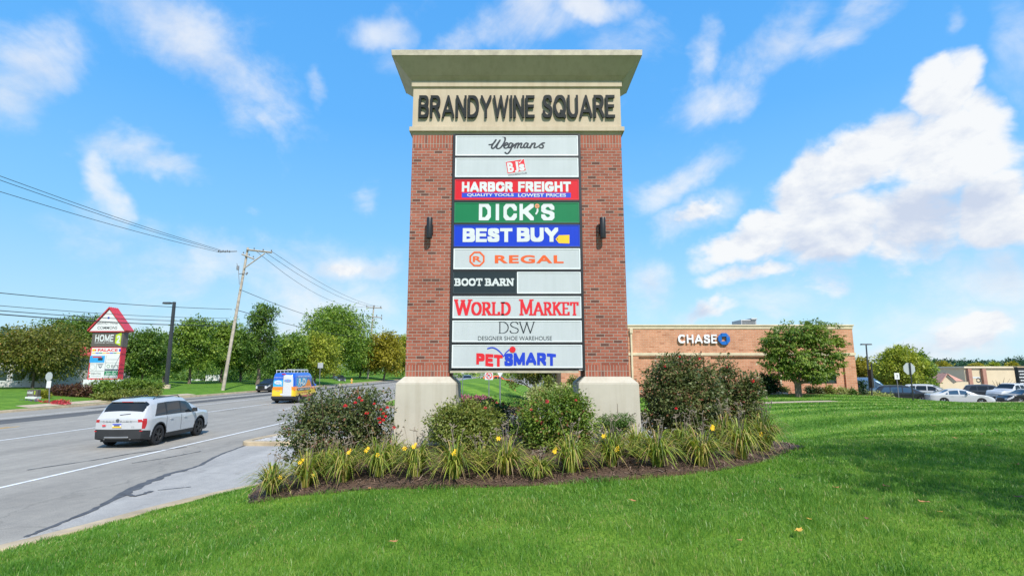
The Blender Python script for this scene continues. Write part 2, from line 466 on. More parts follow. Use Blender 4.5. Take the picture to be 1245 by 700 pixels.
def strokes(mb, fr, lines, nx, ny, d, m=0, rnd=False):
    for ln in lines:
        for p, q in zip(ln[:-1], ln[1:]):
            if rnd: off = [(nx * math.cos(t), ny * math.sin(t)) for t in [2 * PI * k / 10 for k in range(10)]]
            else: off = [(-nx, -ny), (nx, -ny), (nx, ny), (-nx, ny)]
            h = hull2([(p[0] + a, p[1] + b) for a, b in off] + [(q[0] + a, q[1] + b) for a, b in off])
            _JIT[0] = (_JIT[0] + 1) % 23
            mb.poly([fr.p(a, b, d + _JIT[0] * 5e-5) for a, b in h], m)
def ell(cx, cy, rx, ry, a0=0, a1=360, n=20): return [(cx + rx * math.cos(R(a0 + (a1 - a0) * k / n)), cy + ry * math.sin(R(a0 + (a1 - a0) * k / n))) for k in range(n + 1)]
S_ = [tuple(p) for p in crom([(.58, .80), (.5, .95), (.3, 1), (.1, .93), (.04, .76), (.14, .6), (.34, .5), (.54, .4), (.6, .24), (.52, .06), (.3, 0), (.08, .05), (0, .22)], 4)]
GL = {  # width, strokes, serif points (x, y)
 'W': (1.05, [[(0, 1), (.27, 0)], [(.27, 0), (.52, .95)], [(.52, .95), (.78, 0)], [(.78, 0), (1.05, 1)]], [(0, 1), (.52, .97), (1.05, 1)]),
 'O': (.72, [ell(.36, .5, .36, .5)], []),
 'R': (.66, [[(.08, 0), (.08, 1)], [(.08, 1)] + ell(.3, .75, .26, .25, 90, -90, 10) + [(.08, .5)], [(.3, .5), (.62, 0)]], [(.08, 0), (.08, 1), (.64, 0)]),
 'L': (.58, [[(.08, 0), (.08, 1)], [(.08, 0), (.55, 0), (.55, .18)]], [(.08, 0), (.08, 1)]),
 'D': (.72, [[(.08, 0), (.08, 1)], [(.08, 1)] + ell(.26, .5, .44, .5, 90, -90, 14) + [(.08, 0)]], [(.08, 0), (.08, 1)]),
 'M': (.95, [[(.08, 0), (.08, 1)], [(.08, 1), (.47, .08)], [(.47, .08), (.86, 1)], [(.86, 1), (.86, 0)]], [(.08, 0), (.86, 0), (.04, 1), (.9, 1)]),
 'A': (.8, [[(.0, 0), (.4, 1)], [(.4, 1), (.8, 0)], [(.16, .34), (.64, .34)]], [(0, 0), (.8, 0)]),
 'K': (.72, [[(.08, 0), (.08, 1)], [(.08, .42), (.62, 1)], [(.26, .6), (.68, 0)]], [(.08, 0), (.08, 1), (.64, 1), (.7, 0)]),
 'E': (.6, [[(.08, 0), (.08, 1)], [(.08, 1), (.54, 1), (.54, .84)], [(.08, .52), (.42, .52)], [(.08, 0), (.57, 0), (.57, .18)]], [(.08, 0), (.08, 1)]),
 'T': (.66, [[(.33, 0), (.33, 1)], [(.0, .82), (.0, 1), (.66, 1), (.66, .82)]], [(.33, 0)]),
 'B': (.66, [[(.08, 0), (.08, 1)], [(.08, 1)] + ell(.32, .76, .24, .24, 90, -90, 10) + [(.08, .52)], [(.3, .52)] + ell(.34, .26, .28, .26, 90, -90, 10) + [(.08, 0)]], [(.06, 0), (.06, 1)]),
 'N': (.8, [[(.08, 0), (.08, 1)], [(.08, 1), (.72, 0)], [(.72, 0), (.72, 1)]], [(.08, 0), (.05, 1), (.72, 1)]),
 'S': (.6, [S_], []),
}
def nib_text(mb, fr, s, box, wx, wy, d, m=0, serif=.1, small=None, gap=.16, serif_h=None):
    """broad-nib serif lettering fitted in a box; small = height of the non-initial letters"""
    x = 0.0; items = []; first = True
    for ch in s:
        if ch == ' ': x += .34; first = True; continue
        w, st, sf = GL[ch]; h = 1.0 if (small is None or first) else small; first = False
        items.append((x, h, st, sf)); x += w * h + gap
    tw = x - gap; u0, v0, u1, v1 = box; kx = (u1 - u0) / tw; ky = v1 - v0
    nx, ny = wx * kx, wy * ky
    for x0, h, st, sf in items:
        lines = [[(u0 + (x0 + a * h) * kx, v0 + ny + b * h * (ky - 2 * ny)) for a, b in l] for l in st]
        strokes(mb, fr, lines, nx, ny, d, m)
        sl = [[(u0 + (x0 + (a - serif) * h) * kx, v0 + ny + b * h * (ky - 2 * ny)), (u0 + (x0 + (a + serif) * h) * kx, v0 + ny + b * h * (ky - 2 * ny))] for a, b in sf]
        strokes(mb, fr, sl, nx * .6, (serif_h or wy) * ky, d + .0003, m)

SG = {  # heavy sans capitals: width, strokes
 'A': (.86, [[(0, 0), (.43, 1)], [(.43, 1), (.86, 0)], [(.2, .26), (.66, .26)]]),
 'B': (.66, [[(0, 0), (0, 1)], [(0, 1)] + ell(.36, .76, .26, .24, 90, -90, 10) + [(0, .52)], [(.3, .52)] + ell(.38, .26, .28, .26, 90, -90, 10) + [(0, 0)]]),
 'C': (.78, [ell(.42, .5, .42, .5, 48, 312, 22)]),
 'D': (.74, [[(0, 0), (0, 1), (.28, 1)] + ell(.28, .5, .46, .5, 90, -90, 14) + [(0, 0)]]),
 'E': (.56, [[(.56, 1), (0, 1), (0, 0), (.56, 0)], [(0, .52), (.5, .52)]]),
 'F': (.54, [[(.54, 1), (0, 1), (0, 0)], [(0, .50), (.48, .50)]]),
 'G': (.82, [ell(.42, .5, .42, .5, 48, 330, 22) + [(.82, .44), (.5, .44)]]),
 'H': (.68, [[(0, 0), (0, 1)], [(.68, 0), (.68, 1)], [(0, .5), (.68, .5)]]),
 'I': (.0, [[(0, 0), (0, 1)]]),
 'M': (.9, [[(0, 0), (0, 1)], [(0, 1), (.45, .05)], [(.45, .05), (.9, 1)], [(.9, 1), (.9, 0)]]),
 'N': (.70, [[(0, 0), (0, 1)], [(0, 1), (.70, 0)], [(.70, 0), (.70, 1)]]),
 'O': (.84, [ell(.42, .5, .42, .5, 0, 360, 26)]),
 'P': (.62, [[(0, 0), (0, 1)], [(0, 1)] + ell(.34, .72, .28, .28, 90, -90, 10) + [(0, .44)]]),
 'Q': (.84, [ell(.42, .5, .42, .5, 0, 360, 26), [(.5, .25), (.82, -.02)]]),
 'R': (.68, [[(0, 0), (0, 1)], [(0, 1)] + ell(.36, .74, .28, .26, 90, -90, 10) + [(0, .48)], [(.34, .48), (.68, 0)]]),
 'S': (.62, [[(p[0] * 1.03, p[1]) for p in S_]]),
 'T': (.66, [[(.33, 0), (.33, 1)], [(0, 1), (.66, 1)]]),
 'U': (.68, [[(0, 1)] + ell(.34, .34, .34, .34, 180, 360, 14) + [(.68, 1)]]),
 'W': (1.12, [[(0, 1), (.28, 0)], [(.28, 0), (.56, 1)], [(.56, 1), (.84, 0)], [(.84, 0), (1.12, 1)]]),
 'Y': (.76, [[(0, 1), (.38, .46)], [(.76, 1), (.38, .46)], [(.38, .46), (.38, 0)]]),
 '2': (.6, [ell(.3, .72, .3, .28, 170, -30, 12) + [(0, 0), (.62, 0)]]),
 'L': (.5, [[(0, 1), (0, 0), (.5, 0)]]),
}
def sans(mb, fr, s, box, wx, wy, d, m=0, gap=.17, ext=0.0, warp=None):
    """block lettering fitted in a box: wx, wy = half stroke weights as fractions of the cap height"""
    x = 0.0; items = []; k = 2 * wx
    for ch in s:
        if ch == ' ': x += .45; continue
        w, st = SG[ch]; items.append((x, st)); x += w + k + gap
    tw = x - gap; u0, v0, u1, v1 = box; H = v1 - v0; sx_ = (u1 - u0) / tw
    nx, ny = wx * sx_, wy * H
    for x0, st in items:
        for l in st:
            pts = [(u0 + (x0 + wx + a) * sx_, v0 + ny + b * (H - 2 * ny)) for a, b in l]
            if warp: pts = [warp((p[0] - u0) / (u1 - u0), (p[1] - v0) / H, p[0], p[1]) for p in pts]
            for p, q in zip(pts[:-1], pts[1:]):
                diag = abs(p[0] - q[0]) > .15 * abs(p[1] - q[1]) and len(pts) == 2 and abs(p[1] - q[1]) > .3 * H
                fx = .80 if diag else 1.0
                h = hull2([(r[0] + a * nx * fx, r[1] + b * ny) for r in (p, q) for a in (-1, 1) for b in (-1, 1)])
                _JIT[0] = (_JIT[0] + 1) % 23; dd = d + _JIT[0] * 5e-5
                if ext: mb.prism([fr.p(a, b, dd) for a, b in h], fr.N * ext, m)
                else: mb.poly([fr.p(a, b, dd) for a, b in h], m)
# ================================================================== GROUND
CTRL = np.array([
    (0, 0, 1.3), (0, 4, 1.32), (-4, 0, 1.0), (-4, 4, .95), (-9.6, 1, .15), (-8.7, 5, .15), (-7.7, 7.84, .15), (-7.04, 9.5, .15), (-6.66, 10.8, .15), (-6.1, 12, .15),
    (-5.2, 13.3, .15), (-3.8, 14.3, .15), (-1.5, 15.2, .15), (2, 16, .17), (5.2, 16.6, .2), (7.6, 18.6, .25), (8.4, 22, .4), (-4.6, 8.1, .72), (-3, 7.6, 1.0), (-1.6, 9, 1.53), (-2.1, 8.8, 1.50), (-2.0, 9.7, 1.42), (1.6, 9, 1.58), (0, 6.7, 1.36),
    (4.85, 9.1, 1.42), (0, 11, 1.45), (3, 12, 1.2), (7, 13, 1.15), (8, 4, 1.42), (12, 8, 1.36), (12, 22, .95), (12, 14, 1.2), (8.2, 28, .4), (12, 28, .75), (7, 33, .35), (16, 32, .85), (5.5, 36, .45), (4.5, 42, .6),
    (16, 42, .93), (27, 42, .9), (30, 46, .25), (50, 46, .18), (62, 46, .15), (30, 36, .62), (40, 30, .75), (30, 20, 1.02), (30, 10, 1.2), (20, 0, 1.35), (62, 10, 1.0), (0, -12, 1.25), (30, -12, 1.3), (62, -12, 1.2), (-11, -5, .15), (-12.5, -12, .15)], float)
def _phi(r2): return np.where(r2 > 0, r2 * np.log(np.maximum(r2, 1e-12)) * .5, 0)
def _tps():
    X = CTRL[:, :2]; n = len(X)
    K = _phi(((X[:, None] - X[None]) ** 2).sum(-1)) + np.eye(n) * .6
    Pm = np.hstack([np.ones((n, 1)), X]); A_ = np.zeros((n + 3, n + 3))
    A_[:n, :n] = K; A_[:n, n:] = Pm; A_[n:, :n] = Pm.T
    return np.linalg.solve(A_, np.concatenate([CTRL[:, 2], np.zeros(3)]))
TW = _tps()
def T(x, y):
    x = np.atleast_1d(np.asarray(x, float)); y = np.atleast_1d(np.asarray(y, float)); n = len(CTRL)
    out = TW[n] + TW[n + 1] * x + TW[n + 2] * y
    for i in range(n): out = out + TW[i] * _phi((x - CTRL[i, 0]) ** 2 + (y - CTRL[i, 1]) ** 2)
    return out
def smooth(t):
    t = np.clip(t, 0, 1); return t * t * (3 - 2 * t)
def A(x, y):            # road and car park surface
    x = np.atleast_1d(np.asarray(x, float)); y = np.atleast_1d(np.asarray(y, float))
    return -.42 * smooth((y - 44) / 7) * smooth((x - 28) / 6) - 1.8 * smooth((y - 56) / 34) * smooth((x - 18) / 14)
def T2(x, y):           # verge across the road
    x = np.atleast_1d(np.asarray(x, float)); y = np.atleast_1d(np.asarray(y, float))
    return .13 + .9 * (1 - np.exp(-np.maximum(-34.0 - x, 0) / 6.0))
def T3(x, y):           # lawn mound beyond the drive
    x = np.atleast_1d(np.asarray(x, float)); y = np.atleast_1d(np.asarray(y, float))
    return .13 + 1.3 * smooth((y - 38) / 21) * smooth((2.6 - x) / 5) * smooth((x + 11) / 4)
def G(px, py, f=None):
    """the ground point seen at a pixel"""
    f = f or T; d = ray(px, py); t = 2.0
    while t < 600:
        x, y, z = d.x * t, d.y * t, CAMZ + d.z * t
        if z <= float(f(x, y)[0]): break
        t *= 1.004
    return Vector((d.x * t, d.y * t, float(f(d.x * t, d.y * t)[0])))
def at_ground(px, Y, f=None):
    f = f or T; x = P(px, 455, Y).x
    return Vector((x, Y, float(f(x, Y)[0])))

# ---- materials of the ground
def asphalt_mat(name, base, var=.10, crack=True):
    t = NT(name); v = t.pos()
    big = t.noise(v, .35, 6, .62); fine = t.noise(v, 38, 3, .7); med = t.noise(v, 3.2, 5, .6)
    c = t.ramp(big, [(.30, mul(base, 1 - var)), (.70, mul(base, 1 + var))])
    c = t.mix(1.0, c, t.ramp(fine, [(.25, (.72, .72, .72, 1)), (.75, (1.25, 1.25, 1.25, 1))]), 'MULTIPLY')
    c = t.mix(1.0, c, t.ramp(med, [(.3, (.90, .90, .91, 1)), (.7, (1.08, 1.07, 1.06, 1))]), 'MULTIPLY')
    # long faint wheel-path streaks that run with the road
    mp = t.n('ShaderNodeMapping'); mp.inputs['Scale'].default_value = (1.1, .03, 1); t.l(v, mp.inputs['Vector'])
    st = t.noise(mp.outputs[0], 1.0, 4, .6)
    c = t.mix(1.0, c, t.ramp(st, [(.30, (.82, .82, .82, 1)), (.66, (1.10, 1.10, 1.09, 1))]), 'MULTIPLY')
    if crack:
        vo = t.n('ShaderNodeTexVoronoi', feature='DISTANCE_TO_EDGE'); vo.inputs['Scale'].default_value = .16
        w = t.n('ShaderNodeVectorMath', operation='MULTIPLY_ADD'); nn = t.n('ShaderNodeTexNoise'); nn.inputs['Scale'].default_value = .9; nn.inputs['Detail'].default_value = 6
        t.l(v, nn.inputs['Vector']); t.l(nn.outputs['Color'], w.inputs[0]); w.inputs[1].default_value = (1.8, 1.8, 0); t.l(v, w.inputs[2]); t.l(w.outputs[0], vo.inputs['Vector'])
        c = t.mix(1.0, c, t.ramp(vo.outputs['Distance'], [(0.0, (.80, .80, .80, 1)), (.008, (1, 1, 1, 1))]), 'MULTIPLY')
    t.l(c, t.b.inputs['Base Color']); t.set(Roughness=.88); t.b.inputs['Specular IOR Level'].default_value = .3
    t.bump(fine, .5, .004); MATS[name] = t.m; return t.m
M_ROAD = asphalt_mat('asphalt', (.305, .283, .245, 1))
M_PATCH = asphalt_mat('new asphalt', (.11, .108, .105, 1), crack=False)
M_APRON = asphalt_mat('apron', (.36, .345, .32, 1))
M_CONC = mat('concrete', (.46, .37, .26, 1), .9, var=.22, scale=2.5, bump=.4)
M_KERB = mat('kerb', (.43, .34, .22, 1), .9, var=.25, scale=1.7, bump=.4)
M_WPAINT = mat('road paint', (.72, .72, .70, 1), .7, var=.18, scale=5)
M_YPAINT = mat('yellow road paint', (.75, .42, .06, 1), .7, var=.2, scale=5)
M_SEAL = mat('crack sealant', (.085, .085, .088, 1), .75, var=.3, scale=4)
def lawn_mat(name, stripes):
    t = NT(name); v = t.pos()
    a = t.noise(v, 1.3, 6, .6); b = t.noise(v, 26, 4, .7)
    c = t.ramp(a, [(.28, (.07, .165, .018, 1)), (.55, (.115, .235, .027, 1)), (.75, (.17, .285, .036, 1))])
    c = t.mix(1.0, c, t.ramp(b, [(.25, (.6, .62, .5, 1)), (.75, (1.35, 1.3, 1.3, 1))]), 'MULTIPLY')
    if stripes:
        s = t.n('ShaderNodeVectorMath', operation='DOT_PRODUCT'); s.inputs[1].default_value = stripes
        t.l(v, s.inputs[0]); sn = t.n('ShaderNodeMath', operation='SINE'); t.l(s.outputs['Value'], sn.inputs[0])
        w = t.n('ShaderNodeMapRange'); w.inputs['From Min'].default_value = -.5; w.inputs['From Max'].default_value = .5; t.l(sn.outputs[0], w.inputs[0])
        c = t.mix(w.outputs[0], t.mix(1.0, c, (.80, .86, .85, 1), 'MULTIPLY'), t.mix(1.0, c, (1.45, 1.30, 1.25, 1), 'MULTIPLY'))
    t.l(c, t.b.inputs['Base Color']); t.set(Roughness=.95); t.b.inputs['Specular IOR Level'].default_value = .15
    t.bump(b, .8, .03); MATS[name] = t.m; return t.m
M_LAWN = lawn_mat('lawn soil and turf', (.12, 1.75, 0))
M_LAWN2 = lawn_mat('verge turf', None)
M_MOUND = lawn_mat('mown mound', (2.2, .95, 0))

# ---- base sheet to the horizon
def far_z(x, y): return A(x, y) - .25
mb = MB()
gx = np.concatenate([[-3000, -1200, -500, -200], np.arange(-100, 161, 10), [220, 500, 1200, 3000]])
gy = np.concatenate([[-600, -200, -60], np.arange(-30, 151, 10), [220, 400, 900, 3000]])
XX, YY = np.meshgrid(gx, gy); ZZ = far_z(XX.ravel(), YY.ravel())
nx_ = len(gx)
mb.add(list(zip(XX.ravel(), YY.ravel(), ZZ)), [(j * nx_ + i, j * nx_ + i + 1, (j + 1) * nx_ + i + 1, (j + 1) * nx_ + i) for j in range(len(gy) - 1) for i in range(nx_ - 1)])
tag(mb.build('ground', M_LAWN2), kind='structure')
mb = MB()
gx = np.arange(-34, 161, 4.0); gy = np.concatenate([np.arange(-60, 160, 4.0), [200, 300, 500]]); nx_ = len(gx)
XX, YY = np.meshgrid(gx, gy)
mb.add(list(zip(XX.ravel(), YY.ravel(), A(XX.ravel(), YY.ravel()))), [(j * nx_ + i, j * nx_ + i + 1, (j + 1) * nx_ + i + 1, (j + 1) * nx_ + i) for j in range(len(gy) - 1) for i in range(nx_ - 1)])
tag(mb.build('road', M_ROAD, angle=30), kind='structure')

# ---- near lawn
KERB_NEAR = [(-12.6, -12), (-11, -5), (-9.6, 1), (-8.7, 5), (-7.7, 7.84), (-7.04, 9.5), (-6.66, 10.8), (-6.1, 12), (-5.2, 13.3), (-3.8, 14.3), (-1.5, 15.2), (2, 16), (5.2, 16.6), (7.6, 18.6), (8.4, 22), (8.2, 28), (7, 33), (5.5, 36), (4.5, 42)]
KN = [tuple(p) for p in crom(KERB_NEAR, 5)]
LAWN = KN + densify([(4.5, 42), (4.5, 47), (26, 49), (30, 46.5), (62, 46), (62, -12), (-12.6, -12)], 3, False)[1:-1]
mb = drape(LAWN, T, [(.45, 2, 15, -12, 14), (1.2, -12, 22, -12, 62), (2.2, 22, 50, 4, 62)])
tag(mb.build('lawn', M_LAWN, angle=60), kind='structure')
KPROF = [(-.02, -.02), (-.02, .03), (.0, .05), (.27, .045), (.29, .0), (.30, -.4), (-.02, -.4)]
tag(sweep(KN, KPROF, T).build('kerb', M_KERB, angle=40), kind='structure')
tag(sweep(densify([(62, 46), (30, 46.5), (26, 49)], 2, False), KPROF, T).build('kerb', M_KERB, angle=40), kind='structure')

# ---- verge across the road
V2 = densify([(-34, -60), (-34, 420)], 6, False) + densify([(-34, 420), (-160, 420), (-160, -60), (-34, -60)], 12, False)[1:-1]
tag(drape(V2, T2, [(2, -20, 130, -60, -34), (8, -60, 420, -160, -34)]).build('verge', M_LAWN2, angle=60), kind='structure')
tag(sweep([(-34, -60 + 4 * k) for k in range(120)], [(-.16, -.4), (-.16, .0), (-.14, .03), (0.12, .035), (.16, .0), (.16, -.4)], T2).build('kerb', M_KERB, angle=40), kind='structure')
# entrance walk of pale concrete behind the far kerb
pts = [(-34.3, 38), (-34.3, 58), (-35.3, 58), (-35.3, 38)]
tag(drape(densify(pts, 2), T2, [], .012).build('pavement', M_CONC), kind='structure')

# ---- mound beyond the drive
MO = [tuple(p) for p in crom([(-11, 90), (-11, 60), (-10.4, 44), (-8, 39.4), (-4, 38.2), (-.5, 38.6), (1.8, 40.5), (2.6, 44), (2.6, 60), (2.6, 90)], 5)]
tag(drape(MO, T3, [(1.4, 38, 92, -11, 3)]).build('lawn_mound', M_MOUND, angle=60), kind='structure')
tag(sweep(MO, [(-.0, -.3), (0, .02), (-.15, .03), (-.17, -.3)], T3).build('kerb', M_KERB, angle=40), kind='structure')

# ---- road paint, new asphalt strip, apron and sealed cracks (thin sheets, 4 mm steps)
mk = MB()
def strip(mbx, x, w, y0, y1, z=.008, m=0): mbx.quad((x - w / 2, y0, z), (x + w / 2, y0, z), (x + w / 2, y1, z), (x - w / 2, y1, z), m)
strip(mk, -12.35, .14, -40, 40); strip(mk, -12.35, .14, 66, 300); strip(mk, -20.65, .14, -40, 300)
for k in range(-4, 26): strip(mk, -16.5, .12, k * 12 + 1.9, k * 12 + 4.9)
strip(mk, -25.4, .13, 40, 300); strip(mk, -29.9, .12, 30, 300)
strip(mk, -24.9, .12, -30, 27.2, m=1); strip(mk, -25.2, .12, -30, 27.0, m=1)
tag(mk.build('road_markings', [M_WPAINT, M_YPAINT]), kind='structure')
mk = MB()
for x, w, y0, y1 in ((-28, 2.3, -40, 34), (-28.2, 2.0, 34, 66), (-28.6, 2.2, 66, 170), (-31.6, .9, 40, 90)): strip(mk, x, w, y0, y1, .004)
tag(mk.build('asphalt_patch', M_PATCH), kind='structure')
SEAM = [onz(a, b, 0) for a, b in ((-60, 690), (30, 653), (69, 638), (119, 617), (157, 597), (201, 578), (239, 567), (267, 553), (302, 540))]
seam2 = [(p.x, p.y) for p in SEAM]
AP = seam2 + [(-8.6, 22.5), (-5.5, 24), (2, 24), (8, 24), (7.6, 18.4)] + [(-p[0] * 0 + p[0] - .16, p[1]) for p in KN[::-1] if 3 < p[1] < 18.4]
tag(drape(AP, lambda x, y: x * 0, [(2, 3, 24, -12, 10)], .004).build('driveway', M_APRON), kind='structure')
mk = MB()
def ragged(pts, w, z, seed, wmul=None):
    rr = random.Random(seed); pp = crom([(a, b, 0) for a, b in pts], 9); L_ = []; Rr = []
    for i, p in enumerate(pp):
        d = (pp[min(i + 1, len(pp) - 1)] - pp[max(i - 1, 0)]).normalized(); nn = Vector((-d.y, d.x, 0))
        f = wmul(i / (len(pp) - 1)) if wmul else 1
        L_.append(p + nn * w * f * rr.uniform(.3, 1)); Rr.append(p - nn * w * f * rr.uniform(.3, 1))
    for i in range(len(pp) - 1):
        mk.quad(*[(q.x, q.y, z) for q in (L_[i], Rr[i], Rr[i + 1], L_[i + 1])])
ragged(seam2[1:], .14, .012, 3, lambda t: .5 + .8 * math.exp(-((t - .5) / .16) ** 2))
fork = [onz(a, b, 0) for a, b in ((150, 600), (165, 603), (184, 597))]
ragged([(p.x, p.y) for p in fork], .08, .016, 5)
fork = [onz(a, b, 0) for a, b in ((192, 596), (212, 594), (232, 592))]
ragged([(p.x, p.y) for p in fork], .03, .016, 6)
tag(mk.build('crack_seal', M_SEAL), kind='structure')
# hairline stains of patched asphalt around the seam
mk = MB()
ragged([(-13.8, 15.5), (-13.2, 17.2), (-12.9, 18.6), (-12.0, 20)], .05, .012, 8)
ragged([(-11.6, 16.6), (-11.2, 17.6), (-10.9, 19.0)], .04, .012, 9)
tag(mk.build('crack_seal', M_SEAL), kind='structure')

# ---- kerbed gravel island in the entrance
ISL = [tuple(p) for p in crom([(-10.3, 20.9), (-9.3, 20.3), (-7.6, 20.6), (-5, 21.9), (-3.5, 24), (-5.5, 27), (-8.2, 29), (-9.5, 25)], 5, True)]
fz = lambda x, y: np.zeros_like(np.atleast_1d(np.asarray(x, float)))
tag(sweep(ISL, [(0, -.1), (0, .13), (.02, .15), (.3, .15), (.3, -.1)], fz, True).build('kerb', M_KERB, angle=40), kind='structure')
t = NT('gravel'); vo = t.n('ShaderNodeTexVoronoi'); vo.inputs['Scale'].default_value = 14; t.l(t.pos(), vo.inputs['Vector'])
t.l(t.mix(.85, (.42, .38, .33, 1), t.ramp(vo.outputs['Color'], [(.1, (.2, .18, .16, 1)), (.5, (.45, .42, .38, 1)), (.9, (.7, .68, .64, 1))])), t.b.inputs['Base Color'])
t.set(Roughness=.95); t.bump(vo.outputs['Distance'], .9, .03); M_GRAVEL = t.m
ctr = np.mean(np.array(ISL), 0)
ISL2 = [tuple(np.array(p) + (ctr - np.array(p)) * .06) for p in ISL]
tag(drape(ISL2, fz, [(.8, 20, 30, -11, -3)], .12).build('gravel_bed', M_GRAVEL), kind='structure')
# loose stones on it
n = 900; st = []
k = 0
while k < n:
    x, y = random.uniform(-10.3, -3.5), random.uniform(20.3, 29)
    if not bool(inpoly([x], [y], ISL2)[0]): continue
    k += 1; s = random.uniform(.02, .055); c = np.array([x, y, .12 + s * .3])
    a = RNG.normal(size=(4, 3)); a /= np.linalg.norm(a, axis=1)[:, None]; a = a * s * np.array([1, 1, .7]) + c
    for f in ((0, 1, 2), (0, 2, 3), (0, 3, 1), (1, 3, 2)): st.append(a[list(f)])
tag(np_mesh('gravel_stones', np.array(st), 3, mat('pale stone', (.55, .52, .47, 1), .9, var=.4, scale=9)), kind='stuff')

# ================================================================== PLANTING BED
front = [G(a, b) for a, b in ((302, 611), (345, 605), (400, 600), (500, 594), (620, 592), (740, 585), (820, 579), (880, 571), (930, 561), (960, 549))]
BED = [tuple(p) for p in crom([(p.x, p.y) for p in front] + [(5.5, 10.3), (4.9, 11.6), (2.2, 12.4), (-1, 12.1), (-3.2, 10.8), (-4.3, 9.6)], 5, True)]
bc = np.mean(np.array(BED), 0)
def Tb(x, y):
    x = np.atleast_1d(np.asarray(x, float)); y = np.atleast_1d(np.asarray(y, float))
    return T(x, y) + .035 + .025 * np.sin(x * 2.3 + y) * np.cos(y * 3.1)
t = NT('bark mulch'); v = t.pos(); a = t.noise(v, 42, 5, .75); b = t.noise(v, 3, 4)
c = t.ramp(a, [(.25, (.035, .020, .012, 1)), (.5, (.125, .072, .044, 1)), (.72, (.25, .155, .10, 1))])
t.l(t.mix(1.0, c, t.ramp(b, [(.3, (.8, .8, .8, 1)), (.7, (1.2, 1.2, 1.2, 1))]), 'MULTIPLY'), t.b.inputs['Base Color'])
t.set(Roughness=.95); t.bump(a, 1.0, .03); M_MULCH = t.m
mbb = drape(BED, Tb, [(.22, 5, 13, -6, 7)])
# skirt so that the sheet has a thickness
nb = len(BED); bz = Tb([p[0] for p in BED], [p[1] for p in BED])
mbb.add([(p[0], p[1], z) for p, z in zip(BED, bz)] + [(p[0], p[1], z - .2) for p, z in zip(BED, bz)], [(i, (i + 1) % nb, nb + (i + 1) % nb, nb + i) for i in range(nb)])
tag(mbb.build('mulch_bed', M_MULCH, angle=50), kind='structure')
def rand_in(poly, n, rng):
    a = np.array(poly); lo, hi = a.min(0), a.max(0); xs = []; ys = []; c = 0
    while c < n:
        x = rng.uniform(lo[0], hi[0], n); y = rng.uniform(lo[1], hi[1], n); k = inpoly(x, y, poly)
        xs.append(x[k]); ys.append(y[k]); c += k.sum()
    return np.concatenate(xs)[:n], np.concatenate(ys)[:n]
n = 16000
x, y = rand_in(BED, n, RNG); x = x + RNG.normal(0, .03, n); y = y + RNG.normal(0, .03, n); z = Tb(x, y) + RNG.uniform(0, .018, n)
a = RNG.uniform(0, 2 * PI, n); l = RNG.uniform(.012, .045, n); w = RNG.uniform(.003, .009, n); tl = RNG.normal(0, .35, n)
ux, uy, uz = np.cos(a) * l, np.sin(a) * l, tl * l; vx, vy = -np.sin(a) * w, np.cos(a) * w
c = np.stack([x, y, z], 1); u = np.stack([ux, uy, uz], 1); v = np.stack([vx, vy, np.zeros(n)], 1)
M_CHIP = leaf_mat('bark chips', [(0, (.035, .02, .014, 1)), (.5, (.13, .08, .055, 1)), (.85, (.24, .16, .12, 1)), (1, (.34, .25, .19, 1))], 0.0, .9)
tag(np_mesh('bark_chips', np.stack([c - u - v, c + u - v, c + u + v, c - u + v], 1), 4, M_CHIP, tint=RNG.uniform(0, 1, n)), kind='stuff')

# ================================================================== GRASS
M_GRASS = leaf_mat('grass blades', [(0, (.048, .150, .016, 1)), (.4, (.105, .255, .030, 1)), (.75, (.195, .335, .048, 1)), (.93, (.25, .35, .06, 1)), (1, (.42, .38, .16, 1))], .34, .42)
def blades(x, y, z, h, w, lean, rng, tint):
    n = len(x); a = rng.uniform(0, 2 * PI, n)
    sx_, sy_ = np.cos(a), np.sin(a)
    b = rng.uniform(0, 2 * PI, n); lm = rng.uniform(.1, .75, n) * h
    lx, ly = np.cos(b) * lm + lean[0] * h, np.sin(b) * lm + lean[1] * h
    base = np.stack([x, y, z - .008], 1)
    mid = base + np.stack([lx * .3, ly * .3, h * .58], 1)
    tip = base + np.stack([lx, ly, h * rng.uniform(.8, 1.0, n)], 1)
    sd_ = np.stack([sx_ * w, sy_ * w, np.zeros(n)], 1)
    return np.stack([mid - sd_, base, mid + sd_, tip], 1)
gr_rng = np.random.default_rng(5)
V_, T_ = [], []
